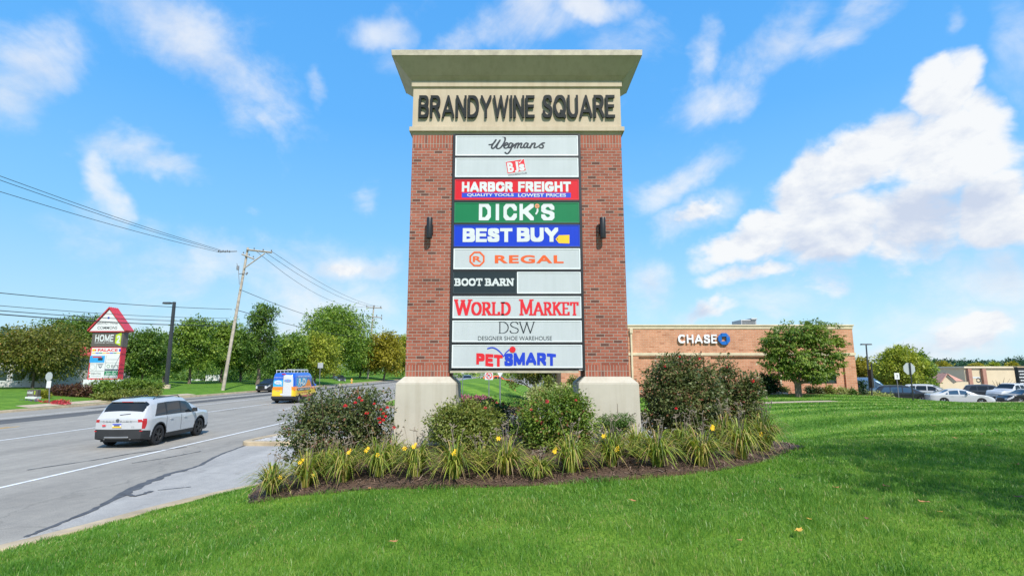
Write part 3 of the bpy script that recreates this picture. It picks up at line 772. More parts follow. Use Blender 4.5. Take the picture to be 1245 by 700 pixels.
def grass_zone(y0, y1, dens, h, w, stripe=0.0):
    xl = lambda yy: np.maximum(-12.0, -1.05 * yy - 2.0); area = ((min(12, 1.05 * y1 + 2)) + (1.05 * y1 + 2.0)) * (y1 - y0)
    n = int(area * dens)
    y = gr_rng.uniform(y0, y1, n); x = gr_rng.uniform(-min(12, 1.05 * y1 + 2), 1.05 * y1 + 2.0, n)
    k = inpoly(x, y, LAWN) & (x < 1.05 * y + 2) & (x > -1.05 * y - 2)
    ex, ey = x - bc[0], y - bc[1]
    k &= ~inpoly(bc[0] + ex * 1.012, bc[1] + ey * 1.012, BED)
    k &= ~((y > 31.8) & (y < 33.1) & (x > 9) & (x < 19.7)) & ~((y > 40.0) & (x < 28.6))
    x, y = x[k], y[k]
    if y0 < 13:
        kd = np.array(densify(KN, .12, False)); kd = kd[(kd[:, 1] > 1) & (kd[:, 1] < 16)]
        edge = np.where(x < -2)[0]; dm = np.full(len(x), 9.0)
        for i0 in range(0, len(edge), 4000):
            q = edge[i0:i0 + 4000]; dm[q] = np.sqrt(((x[q][:, None] - kd[None, :, 0]) ** 2 + (y[q][:, None] - kd[None, :, 1]) ** 2).min(1))
        x, y = x[dm > .13], y[dm > .13]
    if y0 >= 9: # nothing to see behind the bed or on the kerb side
        kk = (x > 3.0); x, y = x[kk], y[kk]
    n = len(x)
    if n == 0: return
    z = T(x, y)
    cl = np.sin(x * 1.7 + 2 * np.sin(y * .8)) * np.sin(y * 1.9 + 1.3 * np.sin(x * .6)) * .13 + np.sin(x * .45 + 1) * np.sin(y * .38) * .12 + np.sin(x * 5.1 + 3 * np.sin(y * 1.1)) * np.sin(y * 4.3 + 2 * np.sin(x * 1.7)) * .10
    ti = np.clip(gr_rng.normal(.50, .21, n) + cl, 0, .95); ti[gr_rng.random(n) < .035] = 1.0
    ln = np.zeros((2, n))
    s = np.sin(.12 * x + 1.75 * y) * stripe
    ln[1] = s * .55; ti = np.clip(ti + s * .12, 0, 1)
    pt = np.sin(x * 2.9 + 2.2 * np.sin(y * 1.3)) * np.sin(y * 3.3 + 1.9 * np.sin(x * 1.1 + 1)) + .5 * np.sin(x * 9.1 + y * 3) * np.sin(y * 7.7 - x * 2)
    ti = np.clip(ti - .10 * np.maximum(pt - .55, 0) * 2, 0, 1); dry = (gr_rng.random(n) < .30 * np.clip(-pt - .75, 0, 1) * 2); ti = np.where(dry, np.clip(gr_rng.normal(.95, .05, n), 0, 1), ti)
    hh = h * gr_rng.uniform(.55, 1.25, n) * (1 + .45 * np.clip(pt, -.6, 1.2)); ww = w * gr_rng.uniform(.6, 1.3, n)
    V_.append(blades(x, y, z, hh, ww, ln, gr_rng, ti)); T_.append(ti)
grass_zone(2.2, 5.2, 5600, .058, .0021)
grass_zone(5.2, 8.0, 3000, .062, .0029)
grass_zone(8.0, 12.5, 1300, .064, .0046, .3)
grass_zone(12.5, 22, 300, .066, .010, .8)
grass_zone(22, 46.5, 80, .066, .02, 1.0)
tag(np_mesh('grass', np.concatenate(V_), 4, M_GRASS, tint=np.concatenate(T_), smooth=True), kind='stuff')
# ================================================================== MAIN SIGN
YF = 9.0
M_BRICK = brick_mat('red brick', (.265, .072, .042, 1), (.41, .125, .075, 1), (.34, .275, .225, 1), .150, .0535, .0062, dark=(.13, .05, .035, 1))
M_SOLDIER = brick_mat('soldier brick', (.29, .078, .046, 1), (.40, .122, .074, 1), (.36, .285, .23, 1), .0535, .17, .0062, rowoff=0.0, dark=(.2, .07, .05, 1))
def stucco(name, col):
    t = NT(name); v = t.coord('Object'); a = t.noise(v, 2.2, 6, .65)
    c = t.ramp(a, [(.3, mul(col, .93)), (.7, mul(col, 1.05))])
    mp = t.n('ShaderNodeMapping'); mp.inputs['Scale'].default_value = (9, 9, .5); t.l(v, mp.inputs['Vector'])
    st = t.noise(mp.outputs[0], 1.0, 5, .6)      # rain streaks
    c = t.mix(1.0, c, t.ramp(st, [(.32, (.90, .885, .86, 1)), (.55, (1, 1, 1, 1))]), 'MULTIPLY')
    t.l(c, t.b.inputs['Base Color']); t.set(Roughness=.9); t.bump(t.noise(v, 160, 3), .25, .004); return t.m
M_STUC = stucco('cream stucco', (.51, .425, .305, 1))
M_STUC2 = stucco('pedestal stucco', (.49, .45, .365, 1))
M_CAP = mat('cap flashing', (.44, .39, .29, 1), .6, var=.25, scale=6)
M_BLACK = mat('dark bronze frame', (.018, .018, .020, 1), .4, var=.2)
M_LETTER = mat('charcoal letter face', (.014, .018, .019, 1), .6, var=.15, spec=.2)
def panel_mat(name, col):
    t = NT(name); v = t.coord('Object'); a = t.noise(v, 1.5, 5, .6)
    mp = t.n('ShaderNodeMapping'); mp.inputs['Scale'].default_value = (14, 14, .8); t.l(v, mp.inputs['Vector'])
    st = t.noise(mp.outputs[0], 1.0, 4, .6)
    c = t.ramp(a, [(.3, mul(col, .96)), (.7, mul(col, 1.03))])
    c = t.mix(1.0, c, t.ramp(st, [(.3, (.945, .95, .945, 1)), (.6, (1, 1, 1, 1))]), 'MULTIPLY')
    t.l(c, t.b.inputs['Base Color']); t.set(Roughness=.42); t.b.inputs['Specular IOR Level'].default_value = .3; return t.m
M_PANEL = panel_mat('white acrylic', (.49, .525, .535, 1))
M_PRED = panel_mat('red acrylic', (.62, .008, .018, 1)); M_PGRN = panel_mat('green acrylic', (.003, .17, .060, 1))
M_PBLU = panel_mat('blue acrylic', (.003, .040, .50, 1)); M_PDRK = panel_mat('slate acrylic', (.018, .030, .036, 1))
flat = lambda n, c, r=.4: mat('ink ' + n, c, r, var=.05)
I_WHITE = flat('white', (.60, .63, .62, 1)); I_BLACK = flat('black', (.018, .024, .030, 1)); I_RED = flat('red', (.66, .012, .022, 1)); I_BLUE = flat('blue', (.010, .045, .50, 1))
I_ORANGE = flat('orange', (.72, .105, .012, 1)); I_YELLOW = flat('yellow', (.85, .50, .01, 1)); I_GREY = flat('grey', (.07, .075, .08, 1)); I_GREEN = flat('green', (.01, .20, .08, 1))
I_PEACH = flat('peach', (.72, .30, .14, 1)); I_TEAL = flat('light blue', (.03, .32, .66, 1)); I_LIME = flat('lime', (.42, .55, .02, 1))

sz = float(T(0, YF)[0])
SIGN = thing('pylon_sign', (0.09, YF + .3, sz), 'tall brick and cream pylon sign listing store names, standing in the mulch bed', 'sign')
def sp(px, py, Y=YF): p = P(px, py, Y); return p.x, p.z
zr = lambda py, Y=YF: P(622, py, Y).z
PX0, PX1 = -1.815, 1.99
CXs = (PX0 + PX1) / 2
THK = .62
z_ped0 = min(zr(531, YF - .14), sz + .02) - .25
z_ped1 = zr(466, YF - .14); z_ped2 = zr(457.5)
IN_L, IN_R = sp(549, 300)[0], sp(708, 300)[0]
# pedestals: battered block with a chamfered shoulder
for side, (xa, xb) in ((-1, (PX0, IN_L)), (1, (IN_R, PX1))):
    m = MB(); g0, g1 = .13, .145
    xo0 = xa - g1 - .01, xb + g1 - .03
    m.frust((xa - g1, xb + g1, YF - g1, YF + THK + g1), z_ped0, (xa - g0, xb + g0, YF - g0, YF + THK + g0), z_ped1)
    m.frust((xa - g0, xb + g0, YF - g0, YF + THK + g0), z_ped1, (xa - .012, xb + .012, YF - .012, YF + THK + .012), z_ped2)
    o = m.build('pedestal', M_STUC2, SIGN, bevel=.012)
z_top = zr(164); z_s1 = zr(180); z_s0 = zr(443.5)
for xa, xb in ((PX0, IN_L), (IN_R, PX1)):
    m = MB(); m.box(xa, xb, YF, YF + THK, z_s0, z_s1, 0)
    m.box(xa, xb, YF - .001, YF + THK + .001, z_ped2, z_s0, 1); m.box(xa, xb, YF - .001, YF + THK + .001, z_s1, z_top, 1)
    m.build('brick_pier', [M_BRICK, M_SOLDIER], SIGN, bevel=.004)
# header: lower moulding, fascia, upper moulding, flared cornice with a flashing rim
def ring(m, g0, z0, g1, z1, mi=0): m.frust((PX0 - g0, PX1 + g0, YF - g0, YF + THK + g0), z0, (PX0 - g1, PX1 + g1, YF - g1, YF + THK + g1), z1, mi)
zb0, zb1, zf1, zu1 = zr(164), zr(153, YF - .06), zr(108, YF), zr(98.5, YF - .04)
m = MB(); ring(m, .0, zb0 - .0, .03, zb0 + .05); ring(m, .055, zb0 + .05, .055, zb1 - .012); ring(m, .055, zb1 - .012, .012, zb1)
m.build('lower_moulding', M_STUC, SIGN, bevel=.006)
m = MB(); ring(m, .008, zb1, .008, zf1); m.build('fascia', M_STUC, SIGN)
m = MB(); ring(m, .008, zf1, .03, zf1 + .02); ring(m, .04, zf1 + .02, .04, zu1); m.build('upper_moulding', M_STUC, SIGN, bevel=.006)
GO = .34
zc1 = zr(68.0, YF - GO); zc2 = zr(60.5, YF - GO - .02)
m = MB(); ring(m, .03, zu1, .10, zu1 + .06); ring(m, .10, zu1 + .06, GO, zc1); m.build('cornice', M_STUC, SIGN, bevel=.006)
m = MB(); ring(m, GO + .012, zc1, GO + .02, zc2); m.build('cornice_rim', M_CAP, SIGN, bevel=.006)
# raised lettering on stand-offs
FH = Frame((0, YF - .008, 0), (1, 0, 0), (0, 0, 1))
m = MB()
b0, b1 = sp(508.5, 142, YF - .09), sp(650, 115, YF - .09)
sans(m, FH, 'BRANDYWINE', (b0[0], b0[1], b1[0], b1[1]), .088, .064, .022, gap=.13, ext=.030)
m.build('header_lettering', M_LETTER, SIGN); m = MB()
b0, b1 = sp(660, 142, YF - .09), sp(747.5, 114.5, YF - .09)
sans(m, FH, 'SQUARE', (b0[0], b0[1], b1[0], b1[1]), .088, .064, .022, gap=.13, ext=.030)
m.build('header_lettering', M_LETTER, SIGN)
# cabinet
CAB = MB(); yc = YF - .035
cx0b, cx1b = sp(546, 452, yc)[0], sp(711.5, 452, yc)[0]; cx0, cx1 = (sp(550.7, 166, yc)[0] + cx0b) / 2, (sp(705.8, 166, yc)[0] + cx1b) / 2
zc_b, zc_t = zr(450.5, yc), zr(163.0, yc)
rows = [(164.5, 189.5), (191.5, 215.5), (217.5, 243.3), (245.5, 271), (272.8, 300), (301.5, 327.5), (330, 357), (359.5, 387), (389, 416), (418.5, 447.5)]
zrow = [(zr(a, yc), zr(b, yc)) for a, b in rows]
fw = .045
CAB.box(cx0, cx1, YF + .10, YF + .55, zc_b, zc_t)                                   # box body
CAB.box(cx0, cx0 + fw, yc, YF + .10, zc_b, zc_t); CAB.box(cx1 - fw, cx1, yc, YF + .10, zc_b, zc_t)
ed = [zc_t] + [(zrow[i][1] + zrow[i + 1][0]) / 2 for i in range(9)] + [zc_b]
for k, zz in enumerate(ed):
    h = .016 if 0 < k < 10 else .02
    CAB.box(cx0 + fw, cx1 - fw, yc + .004, YF + .10, max(zz - h, zc_b + .001), min(zz + h, zc_t - .001))
CAB.build('sign_cabinet', M_BLACK, SIGN, bevel=.003)
m = MB(); m.box(cx0 + .02, cx1 - .12, yc - .004, YF + .5, zc_b - .035, zc_b - .001); m.build('drip_channel', M_CAP, SIGN)
m = MB(); m.box(cx1 - .11, cx1 - .05, yc - .003, yc + .01, zc_b + .004, zc_b + .022); m.build('maker_plate', mat('plate alu', (.5, .5, .5, 1), .4, .7), SIGN)
yp = yc + .012
FP = Frame((0, yp, 0), (1, 0, 0), (0, 0, 1))
def bx(x0, y0, x1, y1):
    a = sp(x0, y1, yp); b = sp(x1, y0, yp); return (a[0], a[1], b[0], b[1])
def panel(i, mt, xa=None, xb=None):
    m = MB(); z0, z1 = zrow[i][1] + .006, zrow[i][0] - .006
    xa = cx0 + fw if xa is None else xa; xb = cx1 - fw if xb is None else xb
    m.box(xa, xb, yp, yp + .02, z0, z1)
    p = m.build('tenant_panel', mt, SIGN)
    # pale retaining lip round the face
    m = MB(); e = .018
    for q in ((xa, xb, z0, z0 + e), (xa, xb, z1 - e, z1), (xa, xa + e, z0 + e, z1 - e), (xb - e, xb, z0 + e, z1 - e)): m.box(q[0], q[1], yp - .006, yp - .0005, q[2], q[3])
    m.build('retainer', MATS['lip ' + mt.name] if 'lip ' + mt.name in MATS else lipmat(mt), p)
    return p
def lipmat(mt):
    base = {'white acrylic': (.74, .78, .78, 1), 'red acrylic': (.55, .02, .03, 1), 'green acrylic': (.01, .18, .07, 1), 'blue acrylic': (.01, .05, .42, 1), 'slate acrylic': (.03, .045, .05, 1)}[mt.name]
    return mat('lip ' + mt.name, base, .4, var=.05)
def pz(p): return (p[0] / 12.725 + 585, p[1] / 12.725 + 160)
D = .003
# 1 script store name
p1 = panel(0, M_PANEL); m = MB()
SCR = [[(125, 205), (165, 200), (205, 168), (228, 130)], [(230, 130), (190, 185), (163, 235), (172, 262), (200, 255), (245, 200), (292, 135)], [(292, 135), (255, 200), (238, 248), (260, 266), (300, 250), (342, 195), (370, 135), (366, 92), (335, 78)],
       [(350, 228), (398, 206), (412, 185), (388, 176), (356, 216), (362, 254), (395, 256), (432, 228)], [(482, 186), (452, 180), (425, 220), (430, 250), (455, 246), (492, 190)], [(492, 190), (475, 245), (440, 312), (402, 346), (372, 325)], [(490, 235), (520, 205), (545, 186)],
       [(548, 185), (520, 255)], [(530, 218), (562, 185), (582, 187), (560, 255)], [(574, 218), (608, 185), (628, 188), (610, 248), (640, 248), (665, 225)], [(722, 187), (692, 180), (660, 220), (670, 252), (700, 238), (727, 187)], [(727, 187), (713, 245), (745, 248), (770, 220)],
       [(788, 185), (760, 255)], [(772, 218), (812, 184), (835, 188), (820, 246), (850, 248), (890, 228)], [(890, 228), (945, 182), (978, 178)], [(965, 180), (938, 198), (962, 225), (945, 256), (905, 248)]]
ls = []
for s in SCR:
    q = [sp(*pz(p), yp) for p in s]; ls.append([tuple(a) for a in crom([(a, b, 0) for a, b in q], 6)])
strokes(m, FP, [[(p[0], p[1]) for p in l] for l in ls], .0155, .012, D, rnd=True)
m.build('panel_lettering', I_BLACK, p1)
# 2 tilted red badge
p2 = panel(1, M_PANEL); m = MB()
bj = lambda pts, d, mi: m.poly([FP.p(*sp(*pz(p), yp), d) for p in pts], mi)
bj([(374, 466), (405, 660), (697, 610), (668, 420)], .002, 1)
bj([(381, 474), (410, 652), (690, 603), (662, 428)], .003, 0)
tilt = lambda px0, py0, px1, py1: None
def put_tilt(mbx, s, c, w, h, rot, d, bold, mi):
    fr = Frame(FP.p(*sp(*c, yp)), (math.cos(R(rot)), 0, math.sin(R(rot))), (-math.sin(R(rot)), 0, math.cos(R(rot))))
    k = yp / 636 * 1.05; w *= k; h *= k
    put_text(mbx, fr, s, (-w / 2, -h / 2, w / 2, h / 2), d, bold=bold, m=mi)
put_tilt(m, 'B', pz((455, 555)), 7.4, 12.6, 8, .004, .045, 1); put_tilt(m, 'J', pz((545, 548)), 5.0, 13.6, 8, .0042, .045, 1); put_tilt(m, 's', pz((630, 556)), 6.6, 8.8, 8, .004, .05, 1)
strokes(m, FP, [[sp(*pz(p), yp) for p in ((582, 468), (592, 490), (640, 428))]], .006, .006, .0045, 1, True)
put_tilt(m, 'WHOLESALE CLUB', pz((560, 660)), 23, 2.0, 8, .003, 0, 2)
m.build('panel_logo', [I_RED, I_WHITE, I_BLACK], p2)
# 3 red tool store
p3 = panel(2, M_PRED); m = MB()
sans(m, FP, 'HARBOR', bx(561.5, 221.3, 623.5, 233.3), .15, .12, D, gap=.08); sans(m, FP, 'FREIGHT', bx(630, 221, 694, 233.3), .15, .12, D, gap=.08)
a = bx(561.5, 234.5, 694, 240.3); m.poly([FP.p(a[0], a[1], .001), FP.p(a[2], a[1], .001), FP.p(a[2], a[3], .001), FP.p(a[0], a[3], .001)], 1)
put_text(m, FP, 'QUALITY TOOLS', bx(568, 235.3, 624.5, 239.4), D, bold=.02); put_text(m, FP, 'LOWEST PRICES', bx(630, 235.3, 688, 239.4), D, bold=.02)
m.build('panel_lettering', [I_WHITE, I_BLUE], p3)
# 4 green sporting goods: slab block letters with clipped corners
p4 = panel(3, M_PGRN); m = MB()
oc = lambda x0, y0, x1, y1, c: [(x0 + c, y1), (x1 - c, y1), (x1, y1 - c * 1.2), (x1, y0 + c * 1.2), (x1 - c, y0), (x0 + c, y0), (x0, y0 + c * 1.2), (x0, y1 - c * 1.2), (x0 + c, y1)]
BLK = {'D': [[(0, 0), (0, 1), (.72, 1), (1, .76), (1, .24), (.72, 0), (0, 0)]], 'I': [[(.5, 0), (.5, 1)]], 'C': [[(1, .72), (1, .78), (.76, 1), (.24, 1), (0, .78), (0, .22), (.24, 0), (.76, 0), (1, .22), (1, .28)]],
       'K': [[(0, 0), (0, 1)], [(1, 1), (.2, .48)], [(.3, .6), (1, 0)]], 'S': [[(1, .78), (1, .8), (.76, 1), (.24, 1), (0, .82), (0, .68), (.24, .54), (.76, .46), (1, .32), (1, .18), (.76, 0), (.24, 0), (0, .2), (0, .22)]]}
for ch, x0, x1 in (('D', 582, 597), ('I', 602, 607.5), ('C', 612, 628.5), ('K', 631.5, 649), ('S', 658, 674)):
    a = bx(x0, 247.8, x1, 268.2); hw = .030; ins = .032
    w = a[2] - a[0] - 2 * ins if ch != 'I' else 0.0
    x_ = a[0] + ins if ch != 'I' else (a[0] + a[2]) / 2
    strokes(m, FP, [[(x_ + p[0] * w * (1 if ch != 'I' else 0), a[1] + ins + p[1] * (a[3] - a[1] - 2 * ins)) for p in l] for l in BLK[ch]], hw, hw * .95, D, 0)
c_ = sp(653, 250.5, yp); m.poly([FP.p(c_[0] + .042 * math.cos(t), c_[1] + .042 * math.sin(t), D) for t in [2 * PI * k / 16 for k in range(16)]], 1)
strokes(m, FP, [[(c_[0] - .03, c_[1]), (c_[0] + .03, c_[1])], [(c_[0], c_[1] - .03), (c_[0], c_[1] + .03)]], .002, .002, D + .0015, 2)
strokes(m, FP, [[sp(653.5, 254.5, yp), sp(653.5, 257, yp), sp(651.8, 260, yp)]], .016, .014, D, 0, True)
m.build('panel_lettering', [I_WHITE, I_PEACH, I_BLACK], p4)
# 5 blue electronics store with yellow tag
p5 = panel(4, M_PBLU); m = MB()
sans(m, FP, 'BEST', bx(562.5, 277.5, 623, 294.3), .145, .115, D, gap=.05); sans(m, FP, 'BUY', bx(628.5, 276.8, 679, 294), .145, .115, D, gap=.05)
q = [(675.5, 290.8), (679.5, 286), (692.3, 285.6), (692.3, 296), (679.5, 295.6)]
m.poly([FP.p(*sp(*p, yp), .002) for p in q[::-1]], 1)
c_ = sp(677.8, 290.8, yp); m.poly([FP.p(c_[0] + .011 * math.cos(t), c_[1] + .011 * math.sin(t), .0028) for t in [2 * PI * k / 12 for k in range(12)]], 2)
m.build('panel_lettering', [I_WHITE, I_YELLOW, I_BLACK], p5)
# 6 orange cinema
p6 = panel(5, M_PANEL); m = MB()
z3 = lambda a, b: sp(520 + a / 4.118, 290 + b / 4.118, yp)
c_ = z3(247, 102); rr_ = .128
pts = [(c_[0] + rr_ * math.cos(R(22.5 + 45 * k)), c_[1] + rr_ * math.sin(R(22.5 + 45 * k))) for k in range(9)]
strokes(m, FP, [pts], .015, .015, D, 0, True)
fx = lambda a0, b0, a1, b1: (z3(a0, b1)[0], z3(a0, b1)[1], z3(a1, b0)[0], z3(a1, b0)[1])
put_text(m, FP, 'R', fx(226, 88, 270, 117), D, bold=.03); m.build('panel_logo', I_ORANGE, p6); m = MB(); put_text(m, FP, 'REGAL', fx(336, 83, 680, 124), D, bold=.035, spacing=1.15)
m.build('panel_lettering', I_ORANGE, p6)
# 7 half slate boot store, half blank
xm = z3(446, 200)[0]
p7 = panel(6, M_PDRK, None, xm - .004); m = MB()
nib_text(m, FP, 'BOOT', fx(138, 199, 271, 237), .09, .10, D, serif=.15, gap=.22, serif_h=.09); nib_text(m, FP, 'BARN', fx(291, 199, 428, 237), .09, .10, D, serif=.15, gap=.22, serif_h=.09)
m.build('panel_lettering', I_WHITE, p7)
panel(6, M_PANEL, xm + .004, None)
# 8 red serif market
p8 = panel(7, M_PANEL); m = MB()
nib_text(m, FP, 'WORLD', fx(140, 304, 411, 384), .095, .045, D, serif=.12, small=.82, gap=.18); m.build('panel_lettering', I_RED, p8); m = MB(); nib_text(m, FP, 'MARKET', fx(465, 304, 750, 384), .09, .045, D, serif=.12, small=.82, gap=.18)
m.build('panel_lettering', I_RED, p8)
# 9 thin shoe store
p9 = panel(8, M_PANEL); m = MB()
nib_text(m, FP, 'DSW', fx(356, 416, 532, 474), .036, .018, D, serif=.07, gap=.12)
put_text(m, FP, 'DESIGNER SHOE WAREHOUSE', fx(252, 488, 622, 510), D, bold=-.004)
m.build('panel_lettering', I_BLACK, p9)
# 10 pet store
p10 = panel(9, M_PANEL); m = MB()
arch = lambda a, b, u, v: (u, v + .035 * (1 - b * .2) * -1 * math.sin(a * PI) * .6)
sans(m, FP, 'PET', fx(243, 574, 376, 640), .15, .12, D, gap=.07, warp=lambda a, b, u, v: (u, v - .03 * a + (.045 * (1 - b)) * (1 - a)))
sans(m, FP, 'SMART', fx(384, 572, 642, 636), .15, .12, D, gap=.06, warp=lambda a, b, u, v: (u, v + (.03 * math.sin(a * PI * .9) - .012) * (1 if b > .5 else .7) - .02 * a * b), m=1)
sw = [z3(300, 550), z3(325, 545), z3(350, 556), z3(370, 575), z3(380, 588), z3(390, 572), z3(408, 556)]
strokes(m, FP, [[(p[0], p[1]) for p in crom([(a, b, 0) for a, b in sw], 5)]], .008, .011, D + .002, 1, True)
c_ = z3(425, 555); m.poly([FP.p(c_[0] + .053 * math.cos(t), c_[1] + .053 * math.sin(t), D + .004) for t in [2 * PI * k / 20 for k in range(20)]], 0)
m.build('panel_lettering', [I_RED, I_BLUE], p10)
# wall lamps on the piers
for px in (522, 733):
    x, z0 = sp(px, 290, YF - .1); z1 = zr(265, YF - .1)
    m = MB(); m.lathe([(.0, z0 - 0), (.048, z0), (.052, z0 + .012), (.052, z1 - .012), (.048, z1), (.0, z1)], (x, YF - .115, 0), 'Z', 20)
    lp = m.build('wall_lamp', M_BLACK, SIGN, angle=40)
    m = MB(); m.box(x - .05, x + .05, YF - .05, YF + .004, (z0 + z1) / 2 - .08, (z0 + z1) / 2 + .08); m.build('lamp_bracket', M_BLACK, lp)
# ================================================================== FOLIAGE GENERATORS
def leaf_cloud(lobes, n_clump, per, clump_r, leaf, rng, droop=.2, shell=.55, flat=.75, tilt=.8, wid=.5, tvar=.28):
    """many separate leaf faces gathered in clumps through the lobes' volume -> (F,4,3), tint"""
    L_ = np.array(lobes, float); vol = (L_[:, 3] * L_[:, 4] * L_[:, 5]) ** .8; pick = rng.choice(len(L_), n_clump, p=vol / vol.sum())
    d = rng.normal(size=(n_clump, 3)); d /= np.linalg.norm(d, axis=1)[:, None]
    r = rng.uniform(shell ** 3, 1, n_clump) ** (1 / 3)
    lump = 1 + .16 * np.sin(d[:, 0] * 5 + pick) * np.sin(d[:, 2] * 6 + 1.3 * pick) + rng.normal(0, .07, n_clump)
    cc = L_[pick, :3] + d * (r * lump)[:, None] * L_[pick, 3:6]
    ct = rng.normal(.5, tvar * .6, n_clump)
    cr = clump_r * rng.uniform(.6, 1.4, n_clump)
    idx = np.repeat(np.arange(n_clump), per); n = len(idx)
    off = rng.normal(size=(n, 3)) * np.array([.5, .5, .5 * flat]); c = cc[idx] + off * cr[idx][:, None]
    out = d[idx] * .6 + off * .5 + rng.normal(size=(n, 3)) * tilt * .6; out[:, 2] -= droop
    out /= np.linalg.norm(out, axis=1)[:, None] + 1e-9
    nn = rng.normal(size=(n, 3)) * tilt + np.array([0, 0, 1.0]) + d[idx] * .5
    sd = np.cross(out, nn); sd /= np.linalg.norm(sd, axis=1)[:, None] + 1e-9
    up = np.cross(sd, out)
    ln = leaf * rng.uniform(.6, 1.35, n)[:, None]; w = ln * wid * .5
    a = c; b = c + out * ln * .45 + sd * w + up * ln * .08; e = c + out * ln - up * ln * .06; f = c + out * ln * .45 - sd * w + up * ln * .08
    t_ = np.clip(ct[idx] + rng.normal(0, tvar * .5, n), 0, 1)
    return np.stack([a, b, e, f], 1), t_
def limbs(mb, base, lobes, r0, rng, fork=.35, n=7):
    """trunk and limbs that reach into the lobes"""
    L_ = sorted(lobes, key=lambda l: -l[3] * l[5]); b = Vector(base)
    top = Vector((np.mean([l[0] for l in L_]), np.mean([l[1] for l in L_]), np.mean([l[2] for l in L_])))
    fk = b.lerp(top, fork); fk.x += rng.normal(0, r0 * .6); fk.y += rng.normal(0, r0 * .6)
    mid = b.lerp(fk, .5) + Vector((rng.normal(0, r0 * .4), rng.normal(0, r0 * .4), 0))
    mb.tube([b + Vector((0, 0, -.1)), b + Vector((0, 0, .12)), mid, fk, fk.lerp(top, .8)], [r0 * 1.5, r0 * 1.1, r0 * .9, r0 * .78, r0 * .3], n)
    for l in L_[:9]:
        c = Vector(l[:3]); e = c + Vector(rng.normal(size=3)) * .2 * l[3]
        k = fk.lerp(top, rng.uniform(0, .45)); m1 = k.lerp(e, .5) + Vector((0, 0, .12 * (e - k).length))
        mb.tube([k, m1, e], [r0 * .5, r0 * .3, r0 * .1], 6)
        for _ in range(3):
            q = c + Vector(rng.normal(size=3)) * .55 * l[3]; mb.tube([m1, m1.lerp(q, .6) + Vector((0, 0, .05)), q], [r0 * .22, r0 * .12, r0 * .04], 5)
M_BARK = mat('bark', (.16, .125, .095, 1), .95, var=.35, scale=7, bump=.8, bscale=30)
M_STEM = mat('woody stem', (.10, .065, .045, 1), .9, var=.3, scale=20)
G_ = lambda *s: [(p, (*c, 1)) for p, c in s]
M_ROSE = leaf_mat('rose leaves dark', G_((0, (.045, .07, .024)), (.4, (.10, .135, .042)), (.68, (.18, .20, .07)), (.86, (.21, .12, .06)), (1, (.25, .08, .06))), .22, .38)
M_ROSE2 = leaf_mat('rose leaves green', G_((0, (.06, .11, .018)), (.4, (.13, .22, .032)), (.75, (.23, .32, .05)), (.9, (.23, .14, .045)), (1, (.28, .10, .05))), .28, .4)
M_OLIVE = leaf_mat('olive shrub leaves', G_((0, (.07, .10, .022)), (.45, (.17, .22, .04)), (.8, (.30, .33, .07)), (1, (.27, .17, .055))), .28, .45)
M_YEW = leaf_mat('yew needles', G_((0, (.010, .030, .010)), (.6, (.022, .060, .016)), (1, (.045, .10, .025))), .12, .5)
M_BOX = leaf_mat('boxwood leaves', G_((0, (.05, .10, .02)), (.6, (.10, .19, .035)), (1, (.17, .27, .06))), .25, .45)
M_BLOOM = mat('red rose petals', (.62, .012, .022, 1), .5, var=.25, scale=30)
M_PINKB = mat('coral rose petals', (.50, .06, .06, 1), .5, var=.25, scale=30)
M_LILY = leaf_mat('daylily blades', G_((0, (.07, .13, .02)), (.35, (.18, .26, .035)), (.65, (.36, .40, .06)), (.85, (.48, .40, .10)), (1, (.38, .25, .12))), .28, .45)
M_SCAPE = mat('dry scapes', (.24, .19, .14, 1), .9, var=.3, scale=12)
M_YBLOOM = mat('yellow lily petals', (.82, .52, .02, 1), .45, var=.15, scale=30)

